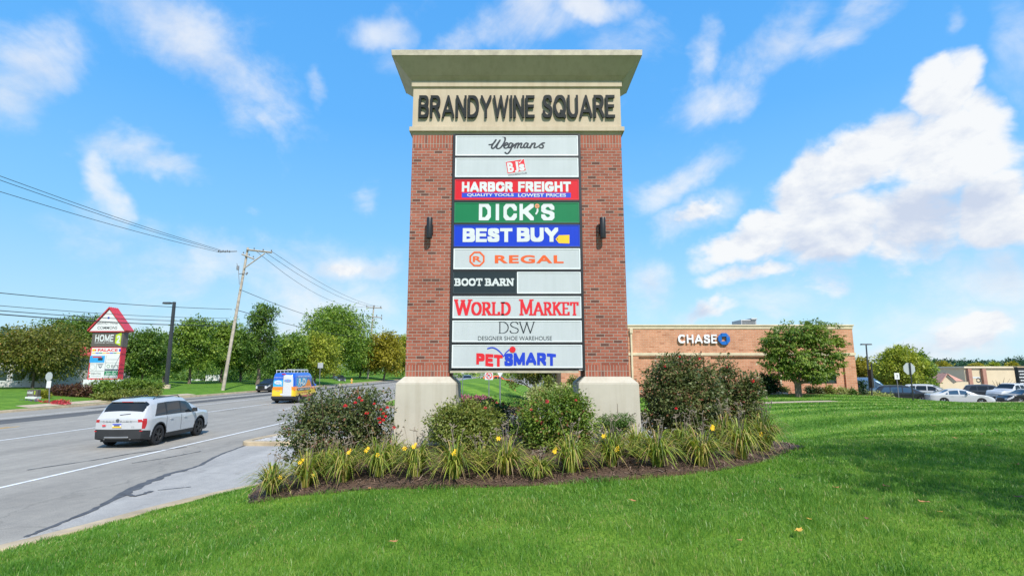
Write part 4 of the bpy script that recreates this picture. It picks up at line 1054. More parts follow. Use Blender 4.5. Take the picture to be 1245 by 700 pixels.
def bloom_mesh(rng, r):
    mb = MB()
    for ring_, (k, rr, zz, tl) in enumerate(((6, 1.0, 0, .45), (5, .72, .22, .8), (4, .42, .4, 1.2))):
        for i in range(k):
            a = 2 * PI * (i + .5 * ring_) / k + rng.uniform(-.2, .2)
            ca, sa = math.cos(a), math.sin(a); rad = r * rr
            p = lambda f, w, h: (ca * f * rad - sa * w * rad, sa * f * rad + ca * w * rad, (zz + h) * r)
            mb.poly([p(.1, 0, 0), p(.6, .42, tl * .35), p(1.0, .2, tl * .7), p(1.0, -.2, tl * .7), p(.6, -.42, tl * .35)])
    return mb
def shrub(name, label, cat, base, Y, pxlobes, n_clump, per, leaf, matl, seed, blooms=None, bloom_m=None, clump_r=.11, depth=.85, shell=.15, group=None, stems=16, f=None, wid=.55, stem_m=None):
    rng = np.random.default_rng(seed); k = Y / FPX * 1.0
    b = Vector((P(base, 500, Y).x, Y, 0)); b.z = float((f or T)(b.x, Y)[0])
    root = thing(name, b, label, cat, group)
    lobes = []
    for px, py, rx, ry in pxlobes:
        c = P(px, py, Y + rng.uniform(-.15, .15) * rx * k); lobes.append((c.x, c.y, c.z, rx * k, rx * k * depth, ry * k))
    v, t_ = leaf_cloud(lobes, n_clump, per, clump_r, leaf, rng, shell=shell, wid=wid)
    np_mesh('foliage', v, 4, matl, root, tint=t_)
    mb = MB()
    for i in range(stems):
        l = lobes[i % len(lobes)]; e = Vector(l[:3]) + Vector(rng.normal(size=3) * .5 * np.array(l[3:6])) + Vector((0, 0, .3 * l[5]))
        s0 = b + Vector((rng.normal(0, .10), rng.normal(0, .08), -.03)); s0 = Vector((s0.x * .6 + l[0] * .4, s0.y * .6 + l[1] * .4, s0.z - .05))
        mb.tube([s0, s0.lerp(e, .5) + Vector((rng.normal(0, .04), rng.normal(0, .04), .03)), e], [.010, .007, .003], 5)
    mb.build('stems', stem_m or M_STEM, root)
    for i, (px, py) in enumerate(blooms or []):
        # a bloom sits on the camera-side surface of the nearest lobe
        best = min(range(len(pxlobes)), key=lambda j: ((px - pxlobes[j][0]) / pxlobes[j][2]) ** 2 + ((py - pxlobes[j][1]) / pxlobes[j][3]) ** 2)
        q = min(1, ((px - pxlobes[best][0]) / pxlobes[best][2]) ** 2 + ((py - pxlobes[best][1]) / pxlobes[best][3]) ** 2)
        p = P(px, py, lobes[best][1] - lobes[best][4] * math.sqrt(max(0, 1 - q)) * 1.02 - .03)
        bm = bloom_mesh(rng, rng.uniform(.022, .036)); rot = Matrix.Rotation(rng.uniform(.2, 1.1), 4, 'X') @ Matrix.Rotation(rng.uniform(0, 6), 4, 'Z')
        bm.v = [tuple(rot @ Vector(q_) + p) for q_ in bm.v]
        bm.build('bloom', (bloom_m or M_BLOOM), root)
    return root

shrub('rose_bush', 'dark rose bush with the most red blooms, left of the left sign pedestal', 'rose bush', 412, 8.95,
      [(402, 522, 50, 44), (372, 536, 28, 32), (452, 514, 32, 38), (425, 500, 40, 30), (390, 500, 22, 22), (462, 535, 22, 26), (477, 478, 6, 20), (405, 552, 46, 18)], 1050, 20, .050, M_ROSE, 21,
      blooms=[(437, 484), (440, 487), (463, 498), (466, 503), (461, 509), (469, 506), (471, 496), (479, 520), (446, 503), (420, 494), (466, 511), (455, 491), (432, 490), (462, 514)])
shrub('rose_bush', 'large dark rose bush with few blooms, right beside the right sign pedestal', 'rose bush', 826, 9.5,
      [(826, 482, 44, 44), (800, 494, 26, 38), (856, 480, 26, 38), (822, 454, 32, 22), (842, 452, 20, 20), (815, 515, 32, 20), (858, 510, 24, 22)], 1050, 20, .052, M_ROSE, 22,
      blooms=[(826, 434), (850, 436), (822, 497), (808, 446)])
shrub('rose_bush', 'tall narrow dark rose bush with reddish shoots, nearest the bank side', 'rose bush', 892, 9.9,
      [(886, 482, 20, 40), (905, 490, 20, 34), (884, 456, 9, 18), (912, 470, 12, 14), (896, 512, 24, 22)], 620, 20, .05, M_ROSE, 23, blooms=[(884, 447), (876, 484), (915, 463)])
shrub('rose_bush', 'light green rose bush with reddish tips in front of the right sign pedestal', 'rose bush', 676, 8.55,
      [(678, 508, 42, 30), (650, 518, 24, 26), (704, 512, 20, 26), (672, 530, 42, 18), (690, 494, 26, 18)], 850, 20, .046, M_ROSE2, 24, bloom_m=M_PINKB,
      blooms=[(652, 512), (646, 498), (665, 488), (700, 487), (659, 514)])
shrub('olive_shrub', 'low olive green shrub in front of the left sign pedestal', 'shrub', 566, 8.5,
      [(566, 514, 40, 24), (544, 518, 22, 20), (590, 515, 20, 22), (568, 500, 24, 12), (566, 528, 40, 12)], 760, 20, .042, M_OLIVE, 25, blooms=[(590, 496), (604, 490)], bloom_m=M_PINKB)
shrub('flowering_shrub', 'reddish flowering shrub behind the gap between the two sign pedestals', 'shrub', 585, 10.6,
      [(585, 496, 30, 13), (565, 498, 14, 12), (604, 498, 14, 12), (588, 508, 26, 14)], 380, 18, .044, M_ROSE2, 26, bloom_m=M_PINKB, blooms=[(556, 492), (560, 488), (569, 486), (577, 486), (562, 494), (600, 487), (612, 492)])
shrub('yew_shrub', 'clipped dark green yew behind the middle of the planting bed', 'shrub', 628, 10.3,
      [(628, 493, 16, 11), (616, 497, 10, 10), (640, 497, 9, 10), (628, 512, 24, 16), (640, 525, 20, 14), (616, 524, 18, 14), (634, 534, 22, 12)], 620, 20, .035, M_YEW, 27, wid=.3)
shrub('boxwood', 'small bright green boxwood at the foot of the right sign pedestal', 'shrub', 749, 8.62,
      [(749, 511, 19, 10), (740, 514, 10, 9), (760, 514, 10, 9)], 190, 18, .026, M_BOX, 28, clump_r=.06, stems=8)

# ---- daylilies along the front of the bed
def petal_star(mb, c, r, rng):
    n = Vector((rng.normal(0, .35), -.8, .55)).normalized(); a = n.cross(Vector((0, 0, 1))).normalized(); b = n.cross(a)
    for i in range(6):
        t = 2 * PI * i / 6 + rng.uniform(-.1, .1); d = a * math.cos(t) + b * math.sin(t); s = n.cross(d)
        mb.poly([c, c + d * r * .5 + s * r * .24 + n * r * .22, c + d * r + n * r * .12, c + d * r * .5 - s * r * .24 + n * r * .22])
def daylily(px, py, w, h, seed, label, flowers, dry=.12):
    rng = np.random.default_rng(seed); b = G(px, py, Tb); k = b.y / FPX
    root = thing('daylily_clump', b, label, 'daylily', 'daylily clumps along the front of the bed')
    n = 210; seg = 7; V = []; tt = []
    R_ = 1.02 * w * k; H = 1.06 * h * k
    for i in range(n):
        a = rng.uniform(0, 2 * PI); u = rng.uniform(.30, 1.25) * R_; hh = H * rng.uniform(.55, 1.05) * (1 - .35 * (u / R_ / 1.3) ** 2)
        d = np.array([math.cos(a), math.sin(a)]); r0 = rng.uniform(0, .07); wd = rng.uniform(.006, .0105); s = np.array([-d[1], d[0]])
        fold = rng.uniform(.1, 1.1); tw = rng.normal(0, .3); pts = []
        for j in range(seg + 1):
            q = j / seg; rad = r0 + u * q ** 1.25; z = hh * (2.5 * q - (1.45 + fold * .9) * q * q)
            z = max(z, .015 - .0 * q) if q > .1 else z
            pts.append((rad, z, wd * (1 - q ** 2.2) + .0008))
        ti = float(np.clip(rng.normal(.42, .2), 0, .8)) if rng.random() > dry else float(rng.uniform(.8, 1))
        for j in range(seg):
            q = []
            for (rad, z, ww), sg in ((pts[j], -1), (pts[j], 1), (pts[j + 1], 1), (pts[j + 1], -1)):
                xy = d * rad + s * (sg * ww + tw * rad * rad); q.append((b.x + xy[0], b.y + xy[1], b.z + z))
            V.append(q); tt.append(min(1, ti + (.22 if j >= seg - 1 and rng.random() < .4 else 0)))
    np_mesh('blades', np.array(V), 4, M_LILY, root, tint=np.array(tt))
    m = MB(); tops = []
    for i in range(8):
        a = rng.uniform(0, 2 * PI); l = rng.uniform(.1, .5) * R_; hz = H * rng.uniform(.8, 1.18)
        e = b + Vector((math.cos(a) * l, math.sin(a) * l, hz)); s0 = b + Vector((rng.normal(0, .04), rng.normal(0, .04), 0)); mid = s0.lerp(e, .5) + Vector((0, 0, .05))
        m.tube([s0, mid, e], [.004, .003, .0025], 5); tops.append(e)
        for _ in range(3): m.tube([e, e + Vector((rng.normal(0, .03), rng.normal(0, .03), rng.uniform(.0, .05)))], [.004, .006], 5)
    m.build('flower_scapes', M_SCAPE, root)
    for fx_, fy_ in flowers:
        p = P(fx_, fy_, b.y - .18); m = MB(); petal_star(m, p, .038, rng)
        if rng.random() < .6: petal_star(m, p + Vector((.02, .03, .03)), .03, rng)
        m.build('flower', M_YBLOOM, root)
        m = MB(); m.tube([b, p.lerp(b, .4) + Vector((0, 0, .1)), p], [.005, .004, .004], 5); m.build('flower_stalk', M_SCAPE, root)
LILY = [(330, 600, 34, 40, 'leftmost daylily clump, at the left tip of the bed', [(341, 580)]),
        (372, 592, 34, 44, 'daylily clump with one low yellow flower near the left tip of the bed', [(381, 578), (365, 562)]),
        (418, 585, 36, 46, 'daylily clump below the left half of the bush with red blooms', [(424, 550)]),
        (460, 579, 36, 46, 'daylily clump with two yellow flowers, left of the left pedestal', [(445, 548), (459, 553)]),
        (506, 579, 36, 44, 'daylily clump with two yellow flowers at the foot of the left pedestal', [(492, 545), (503, 543)]),
        (552, 582, 40, 48, 'daylily clump with one tall yellow flower right of the left pedestal', [(551, 551)]),
        (616, 577, 40, 46, 'daylily clump with a yellow flower in front of the gap between pedestals', [(606, 533)]),
        (694, 574, 40, 48, 'full daylily clump left of the right pedestal, flower at its left', [(674, 549)]),
        (744, 567, 38, 46, 'daylily clump with two yellow flowers before the right pedestal', [(734, 530), (750, 547)]),
        (800, 567, 38, 46, 'daylily clump without flowers just right of the right pedestal', []),
        (854, 566, 38, 48, 'daylily clump with a flower high on its right, below the large rose bush', [(866, 521)]),
        (902, 558, 38, 52, 'large daylily clump below the narrow rose bush', []),
        (930, 548, 34, 48, 'daylily clump with brown seed heads at the right tip of the bed', [(925, 529)]),
        (476, 566, 30, 36, 'small daylily clump in the second row left of the left pedestal', []),
        (655, 580, 26, 26, 'small sparse daylily clump between the two fuller middle clumps', []),
        (775, 555, 28, 38, 'daylily clump in the second row behind the flowerless clump', []),
        (832, 553, 30, 40, 'daylily clump in the second row before the large rose bush', []),
        (882, 547, 32, 46, 'daylily clump in the second row beside the narrow rose bush', []),
        (915, 540, 32, 50, 'daylily clump with many dry scapes at the back right of the bed', []),
        (585, 572, 26, 32, 'daylily clump in the second row before the olive shrub', []),
        (395, 578, 30, 38, 'daylily clump in the second row under the bush with red blooms', [])]
for i, (px, py, w, h, lab, fl) in enumerate(LILY): daylily(px, py, w, h, 100 + i, lab, fl, dry=.30 if px > 870 or px < 350 else .22)

# ---- fallen leaves
M_DRY = [mat('dry leaf tan', (.42, .20, .075, 1), .8, var=.3, scale=14), mat('dry leaf yellow', (.62, .36, .06, 1), .8, var=.3, scale=14), mat('dry leaf brown', (.17, .085, .04, 1), .85, var=.3, scale=14)]
def dry_leaf(p, s, a, m, seed, label, group):
    rng = np.random.default_rng(seed); mb = MB(); n = 12; vs = []
    cz = lambda x, y: .35 * s * (y / s) ** 2 + .25 * s * (x / s) ** 2 * rng.uniform(.7, 1.3) + .1 * s * math.sin(x / s * 4)
    rim = []
    for k in range(n):
        t = 2 * PI * k / n; r = s * (1.0 if k % 2 == 0 else .72) * (1.25 if k == 0 else 1) ; x, y = r * math.cos(t), r * .62 * math.sin(t); rim.append((x, y, cz(x, y)))
    inn = [(x * .5, y * .5, cz(x * .5, y * .5)) for x, y, z in rim]
    pts = rim + inn + [(0, 0, 0)]
    ca, sa = math.cos(a), math.sin(a)
    q = [(p.x + x * ca - y * sa, p.y + x * sa + y * ca, p.z + z + .035) for x, y, z in pts]
    mb.add(q, [(i, (i + 1) % n, n + (i + 1) % n, n + i) for i in range(n)] + [(n + i, n + (i + 1) % n, 2 * n) for i in range(n)])
    o = mb.build('fallen_leaf', m, loc=p, angle=60); tag(o, label, 'leaf', group)
FL = [(770, 617, .045, 0, 'tan fallen leaf on the grass below the right pedestal'), (1125, 619, .06, 0, 'largest tan fallen leaf on the shaded lawn at the right'), (972, 655, .05, 1, 'yellow fallen leaf lying alone in the front lawn, right of centre'),
      (1017, 600, .04, 0, 'tan fallen leaf in the shade right of the bed tip'), (1202, 546, .065, 0, 'pale tan fallen leaf near the upper edge of the shaded lawn'), (1236, 570, .06, 0, 'orange tan fallen leaf at the right edge of the lawn'),
      (1078, 598, .05, 2, 'brown fallen leaf in the middle of the shaded lawn'), (900, 667, .03, 0, 'small tan fallen leaf in the front lawn, left of the yellow leaf'), (1162, 536, .06, 0, 'tan fallen leaf on the upper right lawn'),
      (1240, 612, .055, 2, 'dark brown fallen leaf at the right edge of the lawn'), (478, 668, .045, 0, 'tan fallen leaf in the front lawn below the left pedestal'), (449, 600, .035, 0, 'tan fallen leaf on the grass edge left of the left pedestal'),
      (1144, 631, .03, 1, 'small yellow fallen leaf beside the largest tan leaf'), (951, 602, .03, 0, 'small tan fallen leaf below the right tip of the bed'), (1194, 531, .05, 2, 'brown fallen leaf above the pale tan leaf'),
      (1005, 505, .08, 0, 'tan fallen leaf far out on the sunlit lawn'), (1135, 520, .07, 0, 'tan fallen leaf on the sunlit stripes of the lawn'), (1212, 526, .06, 2, 'brown fallen leaf at the right on the sunlit lawn'),
      (1065, 480 + 28, .07, 2, 'brown fallen leaf on the sunlit lawn left of the stop sign'), (1055, 640, .03, 2, 'small brown fallen leaf in the front right lawn'), (985, 640, .025, 1, 'small yellow fallen leaf above the lone yellow leaf')]
for i, (px, py, s, m, lab) in enumerate(FL):
    p = G(px, py); p.z += .03; dry_leaf(p, s, random.uniform(0, 6), M_DRY[m], 300 + i, lab, 'fallen leaves on the lawn')
BL = [(645, 572), (662, 577), (648, 583), (775, 566), (712, 573), (760, 553), (822, 560), (785, 548)]
for i, (px, py) in enumerate(BL):
    p = G(px, py, Tb); dry_leaf(p, random.uniform(.035, .055), random.uniform(0, 6), M_DRY[0 if i % 3 else 2], 340 + i, 'dry brown leaf lying on the mulch between the daylilies', 'dry leaves on the mulch')

# ---- tree outside the frame whose shade falls on the right-hand lawn
rng = np.random.default_rng(77)
M_OAK = leaf_mat('shade tree leaves', G_((0, (.02, .05, .012)), (.5, (.05, .10, .02)), (1, (.10, .16, .03))), .3, .45)
b = Vector((11.0, -.6, float(T(11, -.6)[0])))
lob = [(12.2, 3.6, 9.2, 2.6, 2.4, 1.5), (14.2, 5.2, 9.6, 2.4, 2.0, 1.5), (15.0, 2.2, 9.8, 2.4, 2.2, 1.8), (11.2, 5.4, 8.6, 1.5, 1.3, 1.0), (13.2, 1.4, 8.4, 1.8, 1.6, 1.1), (10.6, 2.7, 8.0, 1.3, 1.1, .8), (16.8, 4.2, 8.6, 2.0, 1.6, 1.3)]
tr = thing('shade_tree', b, 'leafy tree just right of the picture that shades the lawn', 'tree')
lob = [(l[0] - 2.6, l[1] - 3.0, *l[2:]) for l in lob] + [(9.3, -2.2, 8.8, 2.0, 1.6, 1.2), (12.8, -2.0, 9.2, 2.2, 1.8, 1.4)]
v, t_ = leaf_cloud(lob, 380, 24, .75, .22, rng)
np_mesh('crown', v, 4, M_OAK, tr, tint=t_)
mb = MB(); limbs(mb, b, lob, .24, rng, fork=.45); mb.build('trunk', M_BARK, tr)
# ================================================================== VEHICLES
M_TYRE = mat('tyre rubber', (.016, .016, .017, 1), .85, var=.2)
M_RIMD = mat('dark alloy', (.05, .052, .055, 1), .35, .7, var=.1); M_RIM = mat('silver alloy', (.45, .46, .47, 1), .3, .8, var=.1)
M_BLKP = mat('black plastic', (.022, .023, .024, 1), .6, var=.15); M_CHROME = mat('chrome', (.7, .7, .7, 1), .15, 1.0, var=.03)
M_GLASS = glass_mat('car glass', (.012, .017, .022, 1)); M_GLASS.node_tree.nodes['Principled BSDF'].inputs['Specular IOR Level'].default_value = .45; M_GLASSB = glass_mat('car glass blue', (.03, .07, .12, 1)); M_REDL = mat('tail light red', (.45, .010, .014, 1), .15, var=.05, coat=.5)
M_HEADL = mat('headlight', (.55, .57, .58, 1), .1, var=.05, coat=.6)
def paint(n, c, metal=0.0): return mat('paint ' + n, c, .28, metal, var=.02, coat=.8)
P_WHITE = paint('white', (.47, .48, .485, 1)); P_BLACK = paint('black', (.012, .013, .016, 1)); P_DGREY = paint('dark grey', (.03, .034, .04, 1)); P_SILVER = paint('silver', (.36, .38, .40, 1), .4)
P_BLUE = paint('steel blue', (.10, .19, .30, 1), .3); P_NAVY = paint('navy', (.02, .035, .08, 1)); P_ORANGE = paint('orange', (.75, .13, .02, 1))
KINDS = {
 'suv': dict(L=4.95, W=1.86, xr=.90, xf=3.82, R=.385, top=[(0, 1.03), (.04, 1.07), (.36, 1.57), (.46, 1.65), (.70, 1.70), (1.5, 1.745), (2.3, 1.745), (2.85, 1.68), (3.4, 1.42), (3.92, 1.12), (4.1, 1.10), (4.6, 1.04), (4.88, .95), (5.0, .78)],
             belt=[(0, 1.05), (2.5, 1.03), (4.0, 1.02), (4.6, .98), (5, .72)], wins=[(.56, 1.32), (1.38, 2.30), (2.36, 3.38)], cut=(.50, .06)),
 'sedan': dict(L=4.7, W=1.80, xr=.98, xf=3.68, R=.33, top=[(0, .88), (.05, .98), (.5, 1.02), (.75, 1.05), (1.35, 1.36), (1.8, 1.44), (2.3, 1.45), (2.75, 1.36), (3.3, 1.08), (3.5, .97), (4.2, .88), (4.55, .76), (4.7, .6)],
             belt=[(0, .90), (2.4, .93), (3.4, .93), (4.2, .86), (4.7, .58)], wins=[(1.05, 1.30), (1.36, 2.08), (2.15, 2.95)], cut=(.72, .5)),
 'pickup': dict(L=5.6, W=1.95, xr=1.15, xf=4.55, R=.39, top=[(0, 1.10), (.05, 1.62), (.15, 1.70), (1.75, 1.72), (1.95, 1.78), (2.2, 1.84), (3.0, 1.86), (3.4, 1.78), (4.05, 1.26), (4.2, 1.18), (5.2, 1.12), (5.5, 1.0), (5.6, .8)],
             belt=[(0, 1.08), (2.5, 1.10), (4.1, 1.12), (5.2, 1.06), (5.6, .75)], wins=[(.35, 1.75), (2.1, 2.8), (2.88, 3.75)], cut=(.2, .05)),
 'van': dict(L=6.0, W=2.05, xr=1.15, xf=4.80, R=.36, top=[(0, 2.30), (.04, 2.46), (.15, 2.56), (.6, 2.60), (3.6, 2.62), (4.1, 2.52), (4.6, 2.15), (5.05, 1.62), (5.3, 1.36), (5.7, 1.22), (5.9, 1.08), (6.0, .85)],
             belt=[(0, 1.35), (4.0, 1.35), (4.9, 1.30), (5.4, 1.12), (6, .8)], wins=[(4.05, 4.95)], cut=(.0, .0)),
}
def make_wheel(R, side, rim_m, detail=True):
    """a wheel round its own centre; side = -1 right, +1 left"""
    w = .20
    t = MB(); t.lathe([(R * .66, side * w * .5), (R * .90, side * w * .52), (R * .985, side * w * .40), (R, side * w * .2), (R, -side * w * .4), (R * .9, -side * w * .5), (R * .3, -side * w * .5)], (0, 0, 0), 'Y', 28)
    r = MB(); r.lathe([(R * .70, side * w * .50), (R * .655, side * w * .46), (R * .63, side * w * .12), (0.0, side * w * .05)], (0, 0, 0), 'Y', 28, 0)
    r.lathe([(R * .16, side * w * .44), (R * .14, side * w * .50), (0, side * w * .50)], (0, 0, 0), 'Y', 14, 1)
    for k in range(5):
        for dd in (-.16, .16):
            a = 2 * PI * k / 5 + dd; a0 = 2 * PI * k / 5 + dd * 1.6
            c0 = Vector((math.cos(a0) * R * .12, side * w * .46, math.sin(a0) * R * .12)); c1 = Vector((math.cos(a) * R * .66, side * w * .42, math.sin(a) * R * .66))
            d = (c1 - c0).normalized(); s = Vector((-d.z, 0, d.x)) * R * .045; e = Vector((0, -side * .02, 0))
            r.hexa([c0 - s + e, c0 + s + e, c1 + s * 1.2 + e, c1 - s * 1.2 + e, c0 - s, c0 + s, c1 + s * 1.2, c1 - s * 1.2], 1)
    return t, r
def vehicle(name, label, cat, kind, body_m, loc, head, group=None, glass=None, clad=False, rim=None, wrap=None, step=.05, tails=True, roofglass=False, sc=1.0):
    K = KINDS[kind]; L_, Wd, xr, xf, R_ = K['L'], K['W'], K['xr'], K['xf'], K['R']; Ra = R_ * 1.13
    glass = glass or M_GLASS
    root = thing(name, (0, 0, 0), label, cat, group)
    xs = np.unique(np.round(np.concatenate([np.arange(0, L_ + 1e-6, step), np.linspace(0, .3, 14), np.linspace(L_ - .4, L_, 14), np.linspace(xr - Ra, xr + Ra, 22), np.linspace(xf - Ra, xf + Ra, 22)]), 4))
    def interp(kf, x):
        xx = np.linspace(-.2, L_ + .2, 600); y = np.interp(xx, [p[0] for p in kf], [p[1] for p in kf]); ker = np.hanning(17); ker /= ker.sum()
        ys = np.convolve(np.pad(y, 8, 'edge'), ker, 'valid'); return np.interp(x, xx, ys)
    top = interp(K['top'], xs); belt = np.minimum(interp(K['belt'], xs), top - .015)
    dr = np.clip(xs / .45, 0, 1); df = np.clip((L_ - xs) / .95, 0, 1)
    wv = Wd / 2 * (1 - .13 * (1 - dr) ** 2.2) * (1 - .24 * (1 - df) ** 2.2)
    zb = np.full(len(xs), .24 if kind != 'sedan' else .19) + .10 * (1 - np.clip(xs / .5, 0, 1)) + .06 * (1 - np.clip((L_ - xs) / .5, 0, 1))
    arch = np.zeros(len(xs))
    for xw in (xr, xf):
        q = Ra ** 2 - (xs - xw) ** 2; zb = np.where(q > 0, np.maximum(zb, R_ + np.sqrt(np.maximum(q, 0))), zb)
    zb = np.minimum(zb, belt - .03)
    n1, n2, n3 = 14, 12, 16; NK = n1 + n2 + n3
    roofr = .76 if kind != 'van' else .90
    verts = []; info = []
    for i, x in enumerate(xs):
        prof = []; h = top[i] - belt[i]; w = wv[i]
        wt = w * (.93 + (roofr - .93) * min(1, h / .5))
        for k in range(n1):
            t = k / n1; z = zb[i] + (belt[i] - zb[i]) * t; q = (z - .75) / .75
            y = w * (1 - .045 * q * q - (.05 * max(0, (.5 - z) / .35) ** 2)); prof.append((y, z))
        yb = prof[-1][0] * .995
        for k in range(n2):
            t = k / n2 * .84; prof.append((yb * .985 + (wt - yb * .985) * (t / 1.0) ** 1.15, belt[i] + h * t))
        ya, za = prof[-1]; zt = top[i]
        for k in range(n3):
            t = (k + 1) / n3; a = t * PI / 2
            # rounded shoulder, then the slightly crowned roof
            if t <= .5: y = ya - (ya - wt * .80) * (t / .5); z = za + (zt - za) * math.sin(t / .5 * PI / 2)
            else: y = wt * .80 * (1 - (t - .5) / .5); z = zt + .025 * (1 - (y / (wt * .8 + 1e-6)) ** 2)
            prof.append((y, z))
        verts.append([(x - L_ / 2, -y, z) for y, z in prof] + [(x - L_ / 2, y, z) for y, z in prof[::-1][1:]])
    M_ = 2 * NK - 1; n = len(xs)
    V = [p for r in verts for p in r]; F = {}
    def put(key, f): F.setdefault(key, []).append(f)
    for i in range(n - 1):
        for j in range(M_ - 1):
            f = (i * M_ + j, (i + 1) * M_ + j, (i + 1) * M_ + j + 1, i * M_ + j + 1)
            c = np.mean([V[q] for q in f], 0); x = c[0] + L_ / 2; y, z = c[1], c[2]
            jj = j if j < NK - 1 else M_ - 2 - j; h = top[i] - belt[i]; side = 'right' if j < NK - 1 else 'left'
            key = 'body'
            slope = (top[i + 1] - top[i]) / (xs[i + 1] - xs[i])
            if jj < n1:
                dw = min(math.hypot(x - xr, z - R_), math.hypot(x - xf, z - R_))
                if clad and (z < .40 or dw < Ra + .055 or (x < .35 and z < .62) or (x > L_ - .3 and z < .5)): key = 'cladding'
                elif tails and x < .17 and belt[i] - .34 < z < belt[i] - .02 and kind in ('suv',) and x < .22 - (belt[i] - .02 - z) * .3: key = 'tail_light ' + side
                elif tails and x < .22 and belt[i] - .24 < z < belt[i] - .05 and kind == 'sedan': key = 'tail_light ' + side
                elif kind == 'van' and wrap is None and z < .45: key = 'cladding'
                elif kind != 'van' and x > L_ - .55 and belt[i] - .20 < z < belt[i] - .04 and abs(y) > .45: key = 'headlight ' + side
            elif h > .22:
                rel = (z - belt[i]) / h
                for wi, (a, b) in enumerate(K['wins']):
                    mid_top = top[i]
                    if a + .10 * rel < x < b - (.0 if wi < len(K['wins']) - 1 else .38 * rel) and (.05 < rel < .84) and jj < n1 + n2 - 1:
                        if wi == 0 and kind in ('suv', 'sedan') and x < a + .42 * rel: continue
                        key = 'window %s %d' % (side, wi)
                if clad and key == 'body' and .05 < rel < .84 and jj < n1 + n2 - 1 and K['wins'][0][0] + .3 < x < K['wins'][-1][0] + .1: key = 'pillar ' + side
                if jj >= n1 + n2 + 1 or rel > .84:
                    if slope < -.30 and x > L_ * .55 and rel > .0: key = 'windscreen'
                    pass
                    if slope > .2 and x < 1.6 and kind == 'sedan' and x > .75: key = 'rear_window'
                    if roofglass and 1.05 < x < 2.75 and abs(y) < .50 and abs(slope) < .2: key = 'sunroof'
                if kind == 'suv' and slope > .45 and .05 < x < .46 and z > belt[i] + .05 and abs(y) < wv[i] * .78: key = 'rear_window'
                if kind == 'suv' and key == 'body' and slope < -.30 and x > 3.2 and jj >= n1 + 1 and x < 3.9 and abs(y) < wv[i] * .76: key = 'windscreen'
            put(key, f)
    caps = {}
    for end, i in (('rear', 0), ('front', n - 1)):
        C_ = 12; b0 = len(V)
        for k in range(NK):
            yr = V[i * M_ + k]; bul = ((-.05 if kind == 'van' else -.09) if end == 'rear' else .10)
            for c in range(C_ + 1):
                u = c / C_; y = yr[1] + (-2 * yr[1]) * u; V.append((yr[0] + bul * (1 - (2 * u - 1) ** 2), y, yr[2]))
        for k in range(NK - 1):
            for c in range(C_):
                f = (b0 + k * (C_ + 1) + c, b0 + k * (C_ + 1) + c + 1, b0 + (k + 1) * (C_ + 1) + c + 1, b0 + (k + 1) * (C_ + 1) + c)
                cc = np.mean([V[q] for q in f], 0); y, z = cc[1], cc[2]; s = 'right' if y < 0 else 'left'; key = 'body'
                if end == 'rear':
                    if z < (.66 if kind != 'van' else .62): key = 'cladding' if (clad or kind == 'van') else 'body'
                    if kind in ('suv', 'sedan') and tails and abs(y) > Wd / 2 - (.17 if z < belt[0] - .10 else .26) and belt[0] - .34 < z < belt[0] - .02: key = 'tail_light ' + s
                    if kind == 'van' and abs(y) > Wd / 2 - .20 and .95 < z < 1.45: key = 'tail_light ' + s
                else:
                    if z < .5 * belt[-1] + .12: key = 'grille'
                    elif abs(y) > .5: key = 'headlight ' + s
                put(key, f)
    mats = {'body': body_m, 'cladding': M_BLKP, 'tail_light': M_REDL, 'window': glass, 'windscreen': glass, 'rear_window': glass, 'sunroof': M_GLASSB, 'headlight': M_HEADL, 'grille': M_BLKP, 'pillar': M_BLKP}
    objs = {}
    for key, fs in F.items():
        if key == 'grille' and kind == 'van' : pass
        nm = key.split()[0]; used = sorted({q for f in fs for q in f}); mp = {q: a for a, q in enumerate(used)}; mb = MB()
        mm = [mats[nm]]; mi = 0
        mb.add([V[q] for q in used], [[mp[q] for q in f] for f in fs])
        if nm == 'body' and wrap is not None:
            mm, fn = wrap; mb.m = [fn(np.mean([V[q] for q in f], 0), L_, Wd) for f in fs]
        objs[key] = mb.build(nm, mm, root, angle=40)
    # floor and wheel housings
    m = MB(); m.box(-L_ / 2 + .15, L_ / 2 - .25, -Wd / 2 + .24, Wd / 2 - .24, .22, .85); m.build('underbody', M_BLKP, root)
    for xw in (xr, xf):
        for s in (-1, 1):
            t, r = make_wheel(R_, s, rim); c = Vector((xw - L_ / 2, s * (Wd / 2 - .12), R_))
            for b in (t, r): b.v = [tuple(Vector(q) + c) for q in b.v]
            ty = t.build('wheel', M_TYRE, root, angle=40); r.build('rim', [M_BLKP, rim or M_RIM], ty, angle=40)
    # mirrors
    xm = K['wins'][-1][1] - .25
    for s in (-1, 1):
        i = int(np.argmin(abs(xs - xm))); m = MB(); y0 = s * (wv[i] - .02); zz = belt[i] + .06
        m.frust((xm - L_ / 2 - .06, xm - L_ / 2 + .08, min(y0, y0 + s * .2), max(y0, y0 + s * .2)), zz, (xm - L_ / 2 - .05, xm - L_ / 2 + .05, min(y0 + s * .03, y0 + s * .19), max(y0 + s * .03, y0 + s * .19)), zz + .16)
        m.build('mirror', body_m if not clad else M_BLKP, root, bevel=.02)
    if kind in ('suv', 'sedan', 'pickup'):
        for s in (-1, 1):
            for xh in ([K['wins'][-2][0] + .16, K['wins'][-1][0] + .16]):
                i = int(np.argmin(abs(xs - xh))); m = MB(); y0 = s * (wv[i] + .004); zz = belt[i] - .13
                m.box(xh - L_ / 2, xh - L_ / 2 + .2, min(y0 - s * .03, y0 + s * .022), max(y0 - s * .03, y0 + s * .022), zz, zz + .03); m.build('door_handle', body_m, root, bevel=.006)
    root.location = loc; root.rotation_euler = (0, 0, head); root.scale = (sc, sc, sc)
    return root, K, xs, wv, belt, top
